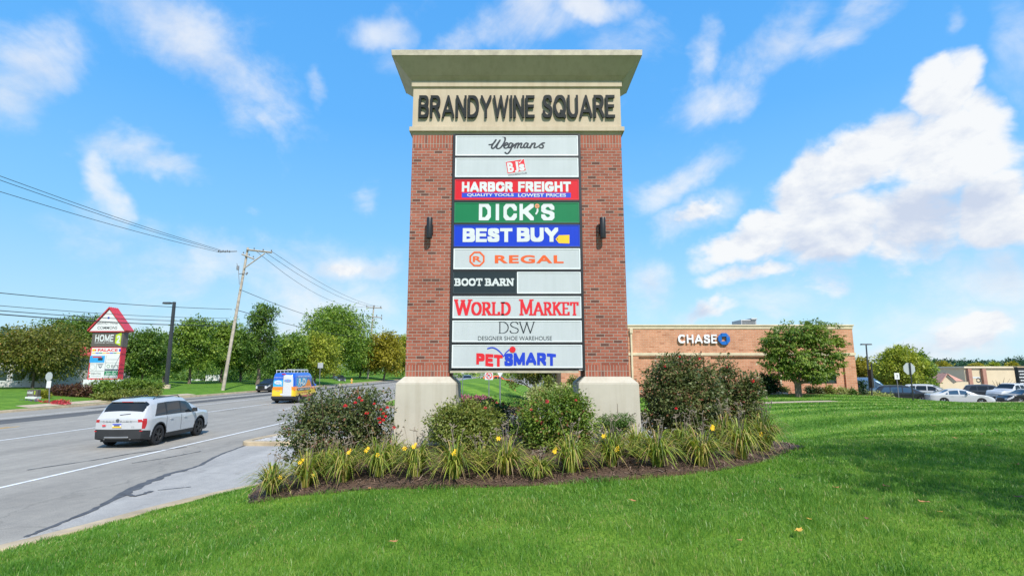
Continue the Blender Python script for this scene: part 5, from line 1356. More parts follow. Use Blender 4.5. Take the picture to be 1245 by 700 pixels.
def place(K, px, py, head, wheel=('r', -1)):
    """root location that puts a wheel's foot at a pixel on the road"""
    g = onz(px, py, 0); lx = (K['xr'] if wheel[0] == 'r' else K['xf']) - K['L'] / 2; ly = wheel[1] * (K['W'] / 2 - .02)
    c, s = math.cos(head), math.sin(head); return (g.x - (lx * c - ly * s), g.y - (lx * s + ly * c), 0)

# ---- the white SUV on the road
h = R(93.5)
suv, K, xs, wv, belt, top = vehicle('suv', 'white SUV with black cladding driving away on the near lane of the road', 'car', 'suv', P_WHITE, (0, 0, 0), 0, clad=True, rim=M_RIMD, roofglass=True, step=.03)
L_ = K['L']
m = MB()
FR = Frame((-L_ / 2 - .092, 0, 0), (0, -1, 0), (0, 0, 1))
m.add([FR.p(a, b, d) for d in (0, .02) for a, b in ((-.16, .74), (.16, .74), (.16, .89), (-.16, .89))], [(4, 5, 6, 7), (0, 1, 5, 4), (1, 2, 6, 5), (2, 3, 7, 6), (3, 0, 4, 7)])
pl = m.build('number_plate', mat('plate white', (.62, .64, .66, 1), .5, var=.05), suv)
m = MB(); m.poly([FR.p(a, b, .0215) for a, b in ((-.155, .745), (.155, .745), (.155, .79), (-.155, .79))], 0); m.poly([FR.p(a, b, .0215) for a, b in ((-.155, .845), (.155, .845), (.155, .885), (-.155, .885))], 1)
m.poly([FR.p(a, b, .0215) for a, b in ((-.10, .795), (.10, .795), (.10, .84), (-.10, .84))], 2); m.build('plate_bands', [I_YELLOW, I_BLUE, I_GREY], pl)
m = MB(); put_text(m, FR, 'TELLURIDE', (-.52, .955, .50, .99), .012, bold=.01, spacing=1.7); m.lathe([(0, 0), (.06, 0), (.06, .012), (0, .012)], (-L_ / 2 - .106, 0, 1.0), 'X', 18); m.build('tailgate_badge', mat('badge grey', (.16, .165, .17, 1), .35, .6), suv)
m = MB(); put_text(m, FR, 'KIA', (.50, .76, .60, .79), .004); m.build('tailgate_badge', I_GREY, suv)
for k, (u0, u1) in enumerate(((-.52, -.40),)):
    m = MB(); m.poly([FR.p(a, b, .004) for a, b in ((u0, .80), (u1, .80), (u1, .85), (u0, .85))]); m.build('bumper_sticker', I_RED, suv)
for s in (-1, 1):
    m = MB(); m.tube([(-L_ / 2 + .85, s * .60, 1.68), (-L_ / 2 + .95, s * .60, 1.755), (-L_ / 2 + 2.5, s * .60, 1.785), (-L_ / 2 + 2.65, s * .59, 1.70)], .018, 8); m.build('roof_rail', M_BLKP, suv, angle=40)
    m = MB(); m.tube([(-L_ / 2 - .03, s * .45, .36), (-L_ / 2 + .2, s * .45, .38)], .045, 12); m.build('exhaust_pipe', M_CHROME, suv, angle=40)
    m = MB(); m.box(-L_ / 2 - .012, -L_ / 2 + .05, s * .68 - .15, s * .68 + .15, .60, .635); m.build('reflector', M_REDL, suv)
m = MB(); m.box(-L_ / 2 - .10, -L_ / 2 + .03, -.42, .42, .37, .43); m.build('skid_plate', mat('bright skid', (.3, .3, .3, 1), .4, .6), suv, bevel=.02)
m = MB(); m.hexa([(-L_ / 2 + .36, -.60, 1.62), (-L_ / 2 + .80, -.60, 1.66), (-L_ / 2 + .80, .60, 1.66), (-L_ / 2 + .36, .60, 1.62), (-L_ / 2 + .34, -.58, 1.655), (-L_ / 2 + .84, -.56, 1.735), (-L_ / 2 + .84, .56, 1.735), (-L_ / 2 + .34, .58, 1.655)]); m.build('spoiler', P_WHITE, suv, bevel=.01)
m = MB(); m.box(-L_ / 2 + .335, -L_ / 2 + .40, -.2, .2, 1.628, 1.648); m.build('brake_light', M_REDL, suv)
m = MB(); m.tube([(-L_ / 2 + .08, .05, 1.18), (-L_ / 2 + .11, -.30, 1.22)], .012, 6); m.build('wiper', M_BLKP, suv)
M_ROWS = 14
for s in (-1, 1):
    for xd in (1.34, 2.33, 3.40):
        i = int(np.argmin(abs(xs - xd))); m = MB(); pts = []
        for k in range(9):
            z = .45 + (belt[i] - .45) * k / 8; q = (z - .75) / .75; pts.append((xs[i] - L_ / 2, s * (wv[i] * (1 - .045 * q * q - (.05 * max(0, (.5 - z) / .35) ** 2)) + .001), z))
        m.tube(pts, .0065, 4); m.build('door_seam', M_BLKP, suv)
m = MB(); m.tube([(-L_ / 2 - .075, -.74, .985), (-L_ / 2 - .093, 0, .985 - .06), (-L_ / 2 - .075, .74, .985)], .004, 4); m.build('tailgate_seam', M_BLKP, suv)
suv.location = place(K, 191.4, 540.6, h); suv.rotation_euler = (0, 0, h)

# ---- the wrapped van
P_VBLUE = paint('wrap blue', (.012, .10, .55, 1)); P_VLB = paint('wrap light blue', (.05, .40, .72, 1)); P_VOR = paint('wrap orange', (.82, .24, .02, 1)); P_VYE = paint('wrap yellow', (.85, .56, .03, 1)); P_VWH = paint('wrap white', (.56, .57, .57, 1)); P_VRED = paint('wrap red', (.60, .04, .03, 1))
def van_wrap(c, L_, Wd):
    x, y, z = c[0] + L_ / 2, c[1], c[2]
    if z < .62: return 5 if (x > 1.8 and x < 4.2 and z > .45) else 6
    if x < .02:                                    # rear doors
        if y < -.05 and y > -.78: return 4
        return 0 if z > 2.0 else 1 if z > 1.45 else (2 if z > 1.15 else 3)
    if z > 2.25: return 0
    if x > 4.0 and z > 1.35: return 0
    edge = 1.38 + .62 * math.exp(-((x - 3.2) / .55) ** 2) + .05 * math.sin(x * 4) + .18 * math.exp(-((x - 3.75) / .22) ** 2)
    if z < edge: return 2 if z > 1.05 + .08 * math.sin(x * 2) else 3
    return 1 if (.5 < x < 2.9 and z < 2.12) else 0
van, K, xs, wv, belt, top = vehicle('work_van', 'high roofed work van in blue, orange and yellow lettering driving away up the road', 'van', 'van', P_VBLUE, (0, 0, 0), 0, wrap=([P_VBLUE, P_VLB, P_VOR, P_VYE, P_VWH, P_VRED, M_BLKP], van_wrap), step=.06)
L_ = K['L']; Wd = K['W']
FV = Frame((-L_ / 2 - .055, 0, 0), (0, -1, 0), (0, 0, 1)); FS = Frame((-L_ / 2, -Wd / 2 - .004, 0), (1, 0, 0), (0, 0, 1))
m = MB()
put_text(m, FS, 'R-D', (.75, 1.50, 2.35, 2.10), .004, bold=.03, m=0); strokes(m, FS, [[(.6, 1.16), (3.6, 1.16)]], .05, .11, .004, 1); put_text(m, FS, 'PLUMBING  COOLING', (.7, 1.09, 3.5, 1.23), .008, bold=.02, m=0)
put_text(m, FS, 'HEATING AND AIR', (.5, 2.22, 3.3, 2.34), .004, bold=.02, m=0); put_text(m, FS, 'CALL US TODAY', (.6, .78, 3.2, .92), .004, bold=.02, m=2)
m.build('side_lettering', [mat('cream ink', (.80, .76, .66, 1), .4), I_BLACK, P_VRED], van)
m = MB(); m.poly([FV.p(-.42 + .32 * math.cos(t), 1.78 + .17 * math.sin(t), .012) for t in [2 * PI * k / 28 for k in range(28)]], 0); m.poly([FV.p(a, b, .0115) for a, b in ((-.25, 1.68), (-.08, 1.50), (-.15, 1.74))], 0)
put_text(m, FV, 'COMFORT', (-.62, 1.79, -.22, 1.84), .015, m=2); put_text(m, FV, 'MATTERS', (-.60, 1.71, -.24, 1.76), .015, m=2)
m.poly([FV.p(.38 + .30 * math.cos(t), 1.93 + .12 * math.sin(t), .010) for t in [2 * PI * k / 28 for k in range(28)]], 1); put_text(m, FV, 'R-D', (.2, 1.88, .56, 1.98), .014, bold=.03, m=3)
put_text(m, FV, 'HEATING', (-.75, 2.16, .0, 2.23), .012, m=0); put_text(m, FV, 'CALL TODAY', (-.62, 1.17, -.2, 1.24), .012, m=4); put_text(m, FV, '24 HOURS', (-.55, 1.04, -.25, 1.10), .012, m=2)
m.build('rear_lettering', [I_WHITE, I_TEAL, I_BLUE, I_ORANGE, P_VRED], van)
m = MB(); m.poly([FV.p(a, b, .010) for a, b in ((-.17, .70), (.17, .70), (.17, .84), (-.17, .84))]); m.build('number_plate', I_WHITE, van)
m = MB(); m.box(-L_ / 2 - .06, -L_ / 2 - .045, -.012, .012, .66, 2.32); m.build('door_seam', M_BLKP, van)
m = MB(); m.box(-L_ / 2 - .14, -L_ / 2 + .1, -.92, .92, .42, .60); m.build('rear_bumper', M_BLKP, van, bevel=.03)
m = MB(); m.box(-L_ / 2 - .02, -L_ / 2 + .06, -.16, .16, 2.44, 2.52); m.build('brake_light', M_REDL, van)
m = MB()
for s in (-.75, .75): m.tube([(-L_ / 2 + .3, s, 2.80), (-L_ / 2 + 3.6, s, 2.80)], .03, 6)
for k in range(5):
    x = -L_ / 2 + .3 + .82 * k; m.tube([(x, -.78, 2.80), (x, .78, 2.80)], .025, 6)
    for s in (-.75, .75): m.tube([(x, s, 2.56), (x, s, 2.80)], .025, 6)
rk = m.build('roof_rack', mat('rack white', (.62, .62, .60, 1), .5), van)
m = MB()
for yy in (-.60, -.25): m.box(-L_ / 2 + .1, -L_ / 2 + 3.9, yy - .02, yy + .02, 2.83, 2.91)
for k in range(11): m.box(-L_ / 2 + .3 + k * .33, -L_ / 2 + .34 + k * .33, -.58, -.27, 2.85, 2.89)
m.build('ladder', mat('ladder alu', (.55, .55, .54, 1), .4, .5), van)
h = R(91.5); van.location = place(K, 363.4, 489.4, h); van.rotation_euler = (0, 0, h)

zA = lambda x, y: float(A(x, y)[0])
def put_car(name, label, kind, pm, px, Y, head, group=None, cat='car', glass=None, sc=1.0, rim=None, **kw):
    x = (px - CX) / FPX * Y * .985
    vehicle(name, label, cat, kind, pm, (x, Y, zA(x, Y)), R(head), group, glass, rim=rim, step=.10, sc=sc, **kw)
LOT = 'cars in the parking lot behind the lawn'
put_car('parked_suv', 'black SUV parked left of the white sedan, behind the stop sign', 'suv', P_BLACK, 1097, 53, -33, LOT, glass=M_GLASSB, tails=False)
put_car('parked_suv', 'white SUV parked between the black SUV and the white sedan', 'suv', P_WHITE, 1128, 58.5, -40, LOT, tails=False)
put_car('parked_sedan', 'white sedan parked at the far edge of the lawn', 'sedan', P_WHITE, 1163, 48.6, -22, LOT, glass=M_GLASSB, tails=False)
put_car('parked_suv', 'dark grey SUV parked just right of the white sedan', 'suv', P_DGREY, 1201, 63, -38, LOT, tails=False)
put_car('parked_sedan', 'navy car parked behind the dark grey SUV', 'sedan', P_NAVY, 1216, 72, -30, LOT, glass=M_GLASSB, tails=False)
put_car('pickup_truck', 'white pickup truck with a covered bed near the right edge', 'pickup', P_WHITE, 1228, 57.5, 196, LOT, cat='pickup', tails=False)
put_car('parked_sedan', 'black car parked at the right edge in front of the white pickup', 'sedan', P_BLACK, 1246, 51.5, 175, LOT, tails=False)
put_car('parked_van', 'steel blue van parked behind the right corner of the bank', 'van', P_BLUE, 1050, 64, -35, LOT, cat='van', glass=M_GLASSB)
put_car('parked_sedan', 'silver car parked between the blue van and the black SUV', 'sedan', P_SILVER, 1070, 70, -40, LOT, glass=M_GLASSB, tails=False)
put_car('dark_suv', 'dark SUV half hidden behind the work van on the road', 'suv', P_BLACK, 329, 70.5, -90)
put_car('pickup_truck', 'silver pickup truck far up the road, seen below the sign', 'pickup', P_SILVER, 568, 104, -84, cat='pickup', tails=False)
put_car('orange_truck', 'small orange truck seen between the two posts below the sign', 'pickup', P_ORANGE, 606, 98, -10, cat='truck', tails=False)
put_car('parked_car', 'silver car beside the brick bank, seen below the sign', 'sedan', P_SILVER, 668, 62, -90, tails=False)
put_car('parked_car', 'dark car parked under the trees across the road', 'suv', P_DGREY, 413, 118, -60, tails=False)
# ================================================================== BANK BUILDING
YC = 42.0
M_CBRICK = brick_mat('salmon brick', (.53, .23, .122, 1), (.61, .29, .165, 1), (.59, .42, .30, 1), .42, .135, .012, dark=(.44, .17, .085, 1))
M_CREAM = mat('cream trim', (.60, .50, .34, 1), .7, var=.12, scale=2)
M_ROOFG = mat('roof membrane', (.30, .30, .29, 1), .9)
M_WIN = glass_mat('window glass', (.03, .045, .055, 1), .03)
qx = lambda px, Y=YC: P(px, 450, Y).x
qz = lambda py, Y=YC: P(622, py, Y).z
bx0, bx1 = qx(682), P(1041, 450, YC).x
zb_ = .25; zt_ = qz(394.5)
BANK = thing('bank_building', ((bx0 + bx1) / 2, YC + 9, .8), 'long single storey salmon brick bank with cream roof trim beyond the lawn', 'building')
m = MB(); m.box(bx0, bx1, YC + .16, YC + 17, zb_, zt_ - .35)
# front skin with sunk panels between piers
zs = qz(431.5); zp1 = qz(433.5)
recs = [(qx(777), qx(857)), (qx(865), qx(938)), (qx(1023.5), qx(1027.5))]
wx0, wx1, wz0, wz1 = qx(975), qx(1016), qz(466), qz(450.5)
m.box(bx0, bx1, YC, YC + .158, zp1, zt_ - .35)
cuts = sorted(recs); xa = bx0
zbot = qz(474)
for a, b in cuts:
    m.box(xa, a, YC, YC + .158, zb_, zp1 - .001) if not (xa < wx0 < a) else None
    if xa < wx0 < a:
        m.box(xa, wx0, YC, YC + .158, zb_, zp1 - .001); m.box(wx1, a, YC, YC + .158, zb_, zp1 - .001)
        m.box(wx0 + .001, wx1 - .001, YC, YC + .158, zb_, wz0); m.box(wx0 + .001, wx1 - .001, YC, YC + .158, wz1, zp1 - .001)
    m.box(a + .001, b - .001, YC, YC + .158, zb_, zbot); xa = b
m.box(xa, bx1, YC, YC + .158, zb_, zp1 - .001)
m.build('wall', M_CBRICK, BANK)
m = MB()
for z0, z1, g in ((zt_ - .35, zt_ - .12, .05), (zt_ - .12, zt_, .12)): m.box(bx0 - g, bx1 + g, YC - g, YC + 17 + g, z0, z1)
m.build('roof_trim', M_CREAM, BANK, bevel=.02)
m = MB(); m.box(bx0 - .06, bx1 + .06, YC - .06, YC - .001, zs - .02, qz(428.5)); m.box(bx1 + .001, bx1 + .06, YC - .001, YC + 17, zs - .02, qz(428.5)); m.box(bx0 - .06, bx0 - .001, YC - .001, YC + 17, zs - .02, qz(428.5)); m.build('stripe_band', M_CREAM, BANK)
m = MB(); m.box(bx0 + .2, bx1 - .2, YC + .3, YC + 16.8, zt_ + .001, zt_ + .02); m.build('roof', M_ROOFG, BANK)
for px, pt in ((768.5, 396), (947.5, 397)):
    x = qx(px); m = MB(); m.box(x - .12, x + .12, YC - .22, YC - .125, zt_ - .7, zt_ - .30); m.box(x - .07, x + .07, YC - .15, YC - .062, zb_, zt_ - .7); m.build('downspout', M_CREAM, BANK, bevel=.015)
wf = MB(); e = .07
for a, b, c, d in ((wx0, wx1, wz0, wz0 + e), (wx0, wx1, wz1 - e, wz1), (wx0, wx0 + e, wz0 + e, wz1 - e), (wx1 - e, wx1, wz0 + e, wz1 - e), ((wx0 + wx1) / 2 - .03, (wx0 + wx1) / 2 + .03, wz0 + e, wz1 - e), (wx0 + (wx1 - wx0) * .25 - .02, wx0 + (wx1 - wx0) * .25 + .02, wz0 + e, wz1 - e), (wx0 + (wx1 - wx0) * .75 - .02, wx0 + (wx1 - wx0) * .75 + .02, wz0 + e, wz1 - e)):
    wf.box(a, b, YC + .06, YC + .13, c, d)
wfo = wf.build('window', M_BLACK, BANK)
m = MB(); m.box(wx0, wx1, YC + .11, YC + .125, wz0, wz1); m.build('pane', M_WIN, wfo)
# raised name and octagon emblem
FC = Frame((0, YC - .002, 0), (1, 0, 0), (0, 0, 1)); YL = YC - .2
cz = lambda px, py: (P(px, py, YL).x, P(px, py, YL).z)
a = cz(825, 417); b = cz(871.5, 406.5); m = MB(); sans(m, FC, 'CHASE', (a[0], a[1], b[0], b[1]), .105, .085, .10, gap=.17, ext=.08); m.build('name_lettering', mat('white sign face', (.75, .76, .78, 1), .4), BANK)
c0 = cz(880.5, 411.8); r = abs(cz(887.5, 411)[0] - c0[0]); q = r * .38
for k in range(4):
    an = PI / 2 * k; ca, sa = math.cos(an), math.sin(an); rot = lambda u, v: (c0[0] + u * ca - v * sa, c0[1] + u * sa + v * ca)
    pts = [(-q, r), (r * .40, r), (r * .93, r * .46), (q + .03, q + .02), (-q, q)]
    m = MB(); m.prism([FC.p(*rot(u, v), .08) for u, v in pts], FC.N * .12); m.build('emblem', mat('emblem blue', (.01, .13, .46, 1), .35), BANK)
ux0, ux1 = qx(905, 47), qx(924, 47)
m = MB(); m.box(ux0, ux1, 47, 49, zt_ - .1, qz(388.5, 47)); m.box(ux0 + .9, ux1 + .05, 46.9, 49.05, qz(388.5, 47) + .001, qz(386.8, 47)); u = m.build('rooftop_unit', mat('galvanised unit', (.42, .42, .41, 1), .5, .3), BANK, bevel=.02)
m = MB()
for k in range(7): m.box(ux0 + .1, ux1 - .1, 46.97, 46.999, qz(388.5, 47) - .15 - k * .11, qz(388.5, 47) - .11 - k * .11)
m.build('louvre', M_BLKP, u)
# walk across the lawn and the planted strip along the wall
tag(drape(densify([(9.2, 31.9), (19.6, 31.9), (19.6, 33.0), (9.2, 33.0)], 1.5), T, [], .03).build('path', M_CONC), kind='structure')
tag(drape(densify([(8, 40.2), (24, 40.0), (28.4, 40.6), (28.4, 41.95), (8, 41.95)], 1.5), T, [], .03).build('planting_strip', M_MULCH), kind='structure')

# ================================================================== TREES
def tree_stops(*c): return G_((0, c[0]), (.45, c[1]), (.8, c[2]), (1, c[3]))
M_T = [leaf_mat('leaves deep green', tree_stops((.035, .085, .016), (.10, .19, .03), (.18, .28, .045), (.26, .34, .065)), .3),
       leaf_mat('leaves mid green', tree_stops((.055, .12, .018), (.16, .27, .034), (.27, .37, .05), (.36, .43, .08)), .3),
       leaf_mat('leaves yellow green', tree_stops((.12, .16, .02), (.27, .33, .035), (.40, .43, .05), (.50, .48, .08)), .32),
       leaf_mat('leaves golden', tree_stops((.15, .14, .018), (.29, .27, .026), (.42, .36, .036), (.54, .43, .05)), .32),
       leaf_mat('leaves maple olive', tree_stops((.065, .085, .018), (.15, .17, .03), (.24, .24, .04), (.36, .20, .055)), .3)]
def tree_mesh(root, b, lobes, mi, seed, ncl, per, clr, leaf, r0, fork=.35):
    rng = np.random.default_rng(seed)
    v, t_ = leaf_cloud(lobes, ncl, per, clr, leaf, rng, shell=.25, droop=.3)
    np_mesh('crown', v, 4, M_T[mi] if isinstance(mi, int) else mi, root, tint=t_)
    m = MB(); limbs(m, b, lobes, r0, rng, fork); m.build('trunk', M_BARK, root, angle=60)
def crown_lobes(b, H, Wd, seed, low=.22, n=9, top=1.0):
    """uneven crown: a main mass and side masses between heights low*H and H"""
    rng = np.random.default_rng(seed); h0 = H * low; ch = H - h0
    L_ = [(b.x, b.y, b.z + h0 + ch * .5, Wd * .30, Wd * .30, ch * .40)]
    for k in range(n):
        a = 2.4 * k + rng.uniform(-.4, .4); q = (k + .5) / n; rr = Wd * .5 * (.42 + .35 * math.sin(PI * min(1, q * 1.05))) * (1 - .35 * q)
        s = rng.uniform(.16, .25) * Wd
        L_.append((b.x + math.cos(a) * rr, b.y + math.sin(a) * rr, b.z + h0 + ch * (.16 + .72 * q), s, s, s * rng.uniform(.6, .85)))
    L_.append((b.x + rng.normal(0, .05) * Wd, b.y, b.z + H - ch * .14, Wd * .17, Wd * .17, ch * .14))
    return L_
TN = [0]
def tree(px, pyt, wpx, Y, mi, label, f=None, low=.16, pyb=None, group=None, dens=1.0, name='tree', n=9):
    f = f or T2; TN[0] += 1
    b = P(px, 465, Y); b.z = float(f(b.x, Y)[0]) if pyb is None else P(px, pyb, Y).z
    topz = P(px, pyt, Y).z; H = topz - b.z; Wd = wpx * Y / FPX
    root = thing(name, b, label, 'tree', group)
    lob = crown_lobes(b, H, Wd, 500 + TN[0], low, n); leaf = max(.20, 2.9 * Y / FPX)
    ncl = int(min(2200, 640 * dens * (wpx / 55) ** 1.0)); tree_mesh(root, b, lob, mi, 600 + TN[0], ncl, 13, .07 * Wd + .12, leaf, max(.12, H * .022))
    return root
ROW = 'trees along the far side of the road'
tree(40, 399, 104, 55, 4, 'broad olive green maple with reddish leaves left of the gabled roadside sign', group=ROW, low=.24, dens=1.6, n=12)
tree(4, 412, 60, 62, 1, 'green tree cut by the left edge of the picture', group=ROW)
tree(98, 385, 70, 70, 0, 'dark green tree rising directly behind the gabled roadside sign at its left', group=ROW, dens=1.3)
tree(70, 384, 60, 95, 0, 'dark tree farther back between the maple and the gabled sign', group=ROW)
tree(172, 400, 62, 66, 0, 'dark green tree filling the gap between the gabled sign and the street lamp', group=ROW, dens=1.4, low=.1)
tree(199, 404, 40, 80, 1, 'narrow green tree behind the street lamp', group=ROW, low=.12)
tree(230, 388, 62, 76, 1, 'mid green tree between the street lamp and the leaning pole', group=ROW, dens=1.3)
tree(268, 390, 56, 84, 1, 'green tree directly behind the leaning utility pole', group=ROW, dens=1.2)
tree(313, 366, 50, 80, 0, 'tall dark tree just right of the leaning utility pole', group=ROW, dens=1.2, low=.12)
tree(292, 404, 40, 92, 0, 'lower dark tree behind the foot of the leaning pole', group=ROW, low=.12)
tree(347, 408, 60, 92, 1, 'round mid green tree above the work van', group=ROW, low=.12)
tree(382, 404, 62, 96, 2, 'light yellow green tree right of the work van', group=ROW, low=.14)
tree(406, 373, 92, 128, 1, 'largest green tree, left of the farther utility pole', group=ROW, dens=1.5, n=12)
tree(437, 410, 50, 150, 1, 'green tree behind the farther utility pole', group=ROW, low=.1)
tree(466, 404, 56, 140, 3, 'golden green tree between the farther pole and the main sign', group=ROW, low=.12, dens=1.2)
tree(494, 407, 46, 160, 2, 'yellow green tree partly hidden by the left brick pier', group=ROW, low=.1)
BEY = 'trees beyond the parking lot'
fa = lambda x, y: A(x, y) - .2
tree(1048, 434, 42, 78, 3, 'golden tree right behind the bank corner', f=fa, low=.1, group=BEY)
tree(1070, 441, 46, 84, 3, 'low golden tree behind the black SUV', f=fa, low=.08, group=BEY)
tree(1096, 420, 56, 72, 2, 'tallest yellow green tree behind the stop sign', f=fa, low=.16, group=BEY, dens=1.4)
tree(1120, 428, 36, 74, 1, 'mid green tree right of the stop sign', f=fa, low=.14, group=BEY, dens=1.2)
tree(1150, 440, 28, 150, 3, 'golden tree top left of the pink roofed tower', f=fa, low=.1, group=BEY)
tree(1187, 441, 22, 170, 3, 'golden tree top behind the left part of the strip mall', f=fa, low=.1, group=BEY)
tree(1209, 441, 22, 170, 2, 'yellow green tree top behind the middle of the strip mall', f=fa, low=.1, group=BEY)
tree(1232, 442, 24, 172, 3, 'golden tree top behind the right part of the strip mall', f=fa, low=.1, group=BEY)
# the broad tree in front of the bank
b = P(971, 478, 37); b.z = float(T(b.x, 37)[0])
tr = thing('ornamental_tree', b, 'broad layered green tree standing against the front of the brick bank', 'tree')
kk = 37 / FPX; lob = []
for px, py, rx, ry in ((975, 428, 40, 26), (950, 424, 26, 22), (1000, 424, 24, 26), (970, 404, 34, 15), (992, 402, 24, 13), (938, 414, 16, 8), (945, 440, 18, 12), (978, 450, 32, 14), (1008, 446, 16, 16), (1018, 424, 12, 16), (958, 452, 16, 10), (990, 458, 18, 8), (985, 392, 14, 5)):
    c = P(px, py, 37); lob.append((c.x, c.y, c.z, rx * kk, rx * kk * .8, ry * kk))
rng = np.random.default_rng(91)
v, t_ = leaf_cloud(lob, 1050, 17, .26, .19, rng, shell=.5, droop=.5, flat=.3, tilt=.45)
np_mesh('crown', v, 4, leaf_mat('ornamental leaves', tree_stops((.06, .115, .018), (.14, .22, .03), (.23, .31, .045), (.33, .38, .07)), .3), tr, tint=t_)
m = MB()
for dx, e in ((-.12, (950, 430)), (.0, (975, 432)), (.12, (1000, 432)), (.05, (985, 452)), (-.08, (960, 450))):
    e3 = P(*e, 37); m.tube([b + Vector((dx * .6, 0, -.1)), b + Vector((dx, 0, .9)), b.lerp(e3, .6), e3], [.16, .12, .08, .03], 7)
m.build('trunk', M_BARK, tr, angle=60)
# tree and plants seen below the sign
b = P(655, 474, 47); b.z = zA(b.x, 47) - .05
tr = thing('ornamental_tree', b, 'low spreading tree left of the bank corner, seen below the sign', 'tree')
kk = 47 / FPX; lob = []
for px, py, rx, ry in ((652, 446, 30, 10), (632, 452, 14, 8), (674, 448, 16, 12), (650, 458, 18, 5), (622, 462, 8, 8)):
    c = P(px, py, 47); lob.append((c.x, c.y, c.z, rx * kk, rx * kk * .7, ry * kk))
tree_mesh(tr, b, lob, 4, 92, 330, 14, .4, .2, .16, .3)
M_VARIE = leaf_mat('variegated leaves', tree_stops((.20, .25, .06), (.34, .38, .12), (.50, .50, .22), (.60, .56, .30)), .25)
shrub('variegated_shrub', 'pale yellow variegated shrub left of the bank corner, seen below the sign', 'shrub', 655, 30, [(655, 476, 9, 7), (648, 480, 6, 5), (662, 480, 6, 5)], 120, 14, .13, M_VARIE, 61, clump_r=.25, f=A, stems=6)
shrub('variegated_shrub', 'pale yellow variegated shrub nearest the right pedestal, seen below the sign', 'shrub', 683, 31, [(683, 474, 9, 7), (690, 479, 6, 5), (676, 480, 6, 5)], 120, 14, .13, M_VARIE, 62, clump_r=.25, f=A, stems=6)
shrub('tall_shrub', 'tall green shrub before the bank corner, beside the right pedestal', 'shrub', 697, 33, [(697, 468, 4, 10), (695, 478, 5, 6)], 110, 14, .14, M_OLIVE, 63, clump_r=.2, f=A, stems=6)
shrub('tall_shrub', 'tall green shrub with a yellow top between the variegated shrubs', 'shrub', 667, 33, [(667, 467, 6, 9), (669, 478, 6, 6)], 120, 14, .14, M_OLIVE, 64, clump_r=.2, f=A, stems=6)
M_PINKF = leaf_mat('pink bedding flowers', tree_stops((.10, .16, .04), (.50, .08, .20), (.62, .22, .34), (.70, .45, .50)), .15)
shrub('flower_bed_plants', 'strip of pink bedding flowers in front of the lawn mound', 'flowers', 568, 36.5, [(560, 484, 14, 3), (582, 485, 14, 3), (548, 484, 8, 3)], 260, 12, .10, M_PINKF, 65, clump_r=.16, f=A, stems=0 + 4)
# shrubs along the bank wall
shrub('hedge', 'dark green upright hedge against the brick bank wall, left of its downspout', 'hedge', 936, 40.6, [(931, 465, 6, 10), (940, 466, 5, 9), (935, 475, 9, 5)], 300, 16, .16, M_YEW, 66, clump_r=.28, stems=6, wid=.5)
for i, (px, py, rx, ry, mm_, lab) in enumerate(((917, 474, 7, 5, M_OLIVE, 'low olive shrub left of the dark hedge'), (952, 474, 5, 3, M_VARIE, 'small pale plant by the downspout of the bank'), (985, 475, 4, 4, M_YEW, 'small dark shrub under the left end of the bank window'),
        (997, 475, 5, 4, M_ROSE, 'small dark reddish shrub under the middle of the bank window'), (1009, 474, 5, 5, M_OLIVE, 'round green shrub under the right end of the bank window'), (1024, 476, 5, 4, M_VARIE, 'pale yellow green shrub left of the bank corner'), (1036, 477, 4, 3, M_BOX, 'bright green low shrub at the bank corner'),
        (1048, 471, 5, 9, M_YEW, 'tall dark shrub right of the bank corner'))):
    shrub('wall_shrub', lab, 'shrub', px, 41.0 if px < 1040 else 43.2, [(px, py, rx, ry), (px + 1, py + 1.5, rx * .7, ry * .7)], 70, 14, .13, mm_, 700 + i, clump_r=.22, stems=5, group='low shrubs along the bank wall')
shrub('variegated_shrub', 'low bank of pale yellow plants right of the brick bank', 'shrub', 1066, 44.5, [(1060, 481, 10, 4), (1074, 483, 10, 3), (1050, 481, 6, 4)], 200, 14, .15, M_VARIE, 720, clump_r=.25, stems=5)
for i, (px, s) in enumerate(((940, .28), (945, .36), (950, .25), (955, .22))):
    p = P(px, 478, 40.3); p.z = float(T(p.x, p.y)[0]); rng = np.random.default_rng(800 + i); m = MB()
    bmn = bmesh.new(); bmesh.ops.create_icosphere(bmn, subdivisions=2, radius=s)
    vs = [(p.x + v.co.x * (1 + rng.uniform(-.12, .12)), p.y + v.co.y * rng.uniform(.8, 1), p.z + .1 * s + v.co.z * .6 * (1 + rng.uniform(-.12, .12))) for v in bmn.verts]; fs = [[q.index for q in f.verts] for f in bmn.faces]; bmn.free()
    m.add(vs, fs); tag(m.build('boulder', mat('grey boulder', (.36, .34, .31, 1), .9, var=.3, scale=4), loc=p, angle=30), ('leftmost pale boulder', 'largest pale boulder', 'third pale boulder from the left', 'rightmost small boulder')[i] + ' by the hedge at the bank wall', 'boulder', 'boulders at the bank wall')

# far woods that read as one mass
rng = np.random.default_rng(43); lob = []
for k in range(150):
    px = rng.uniform(-60, 500); Y = rng.uniform(88, 150); h = rng.uniform(2.0, 5.0); c = P(px, 450, Y); r = rng.uniform(2.0, 3.6)
    if c.x > -45: continue
    lob.append((c.x, c.y, .9 + h * .45, r, r, h * .6))
v, t_ = leaf_cloud(lob, 3000, 14, .9, .5, rng, shell=.3)
tag(np_mesh('undergrowth', v, 4, M_T[0], tint=t_), kind='stuff')
rng = np.random.default_rng(41); lob = []
for k in range(95):
    px = rng.uniform(-160, 760); Y = rng.uniform(175, 230); h = rng.uniform(7, 15) if px < 520 else rng.uniform(3.5, 6.5); c = P(px, 450, Y); r = rng.uniform(5, 9)
    lob.append((c.x, c.y, h * .45, r, r, h * .55))
v, t_ = leaf_cloud(lob, 4200, 10, 1.9, .95, rng, shell=.6)
tag(np_mesh('far_wood', v, 4, M_T[1], tint=t_), kind='stuff')
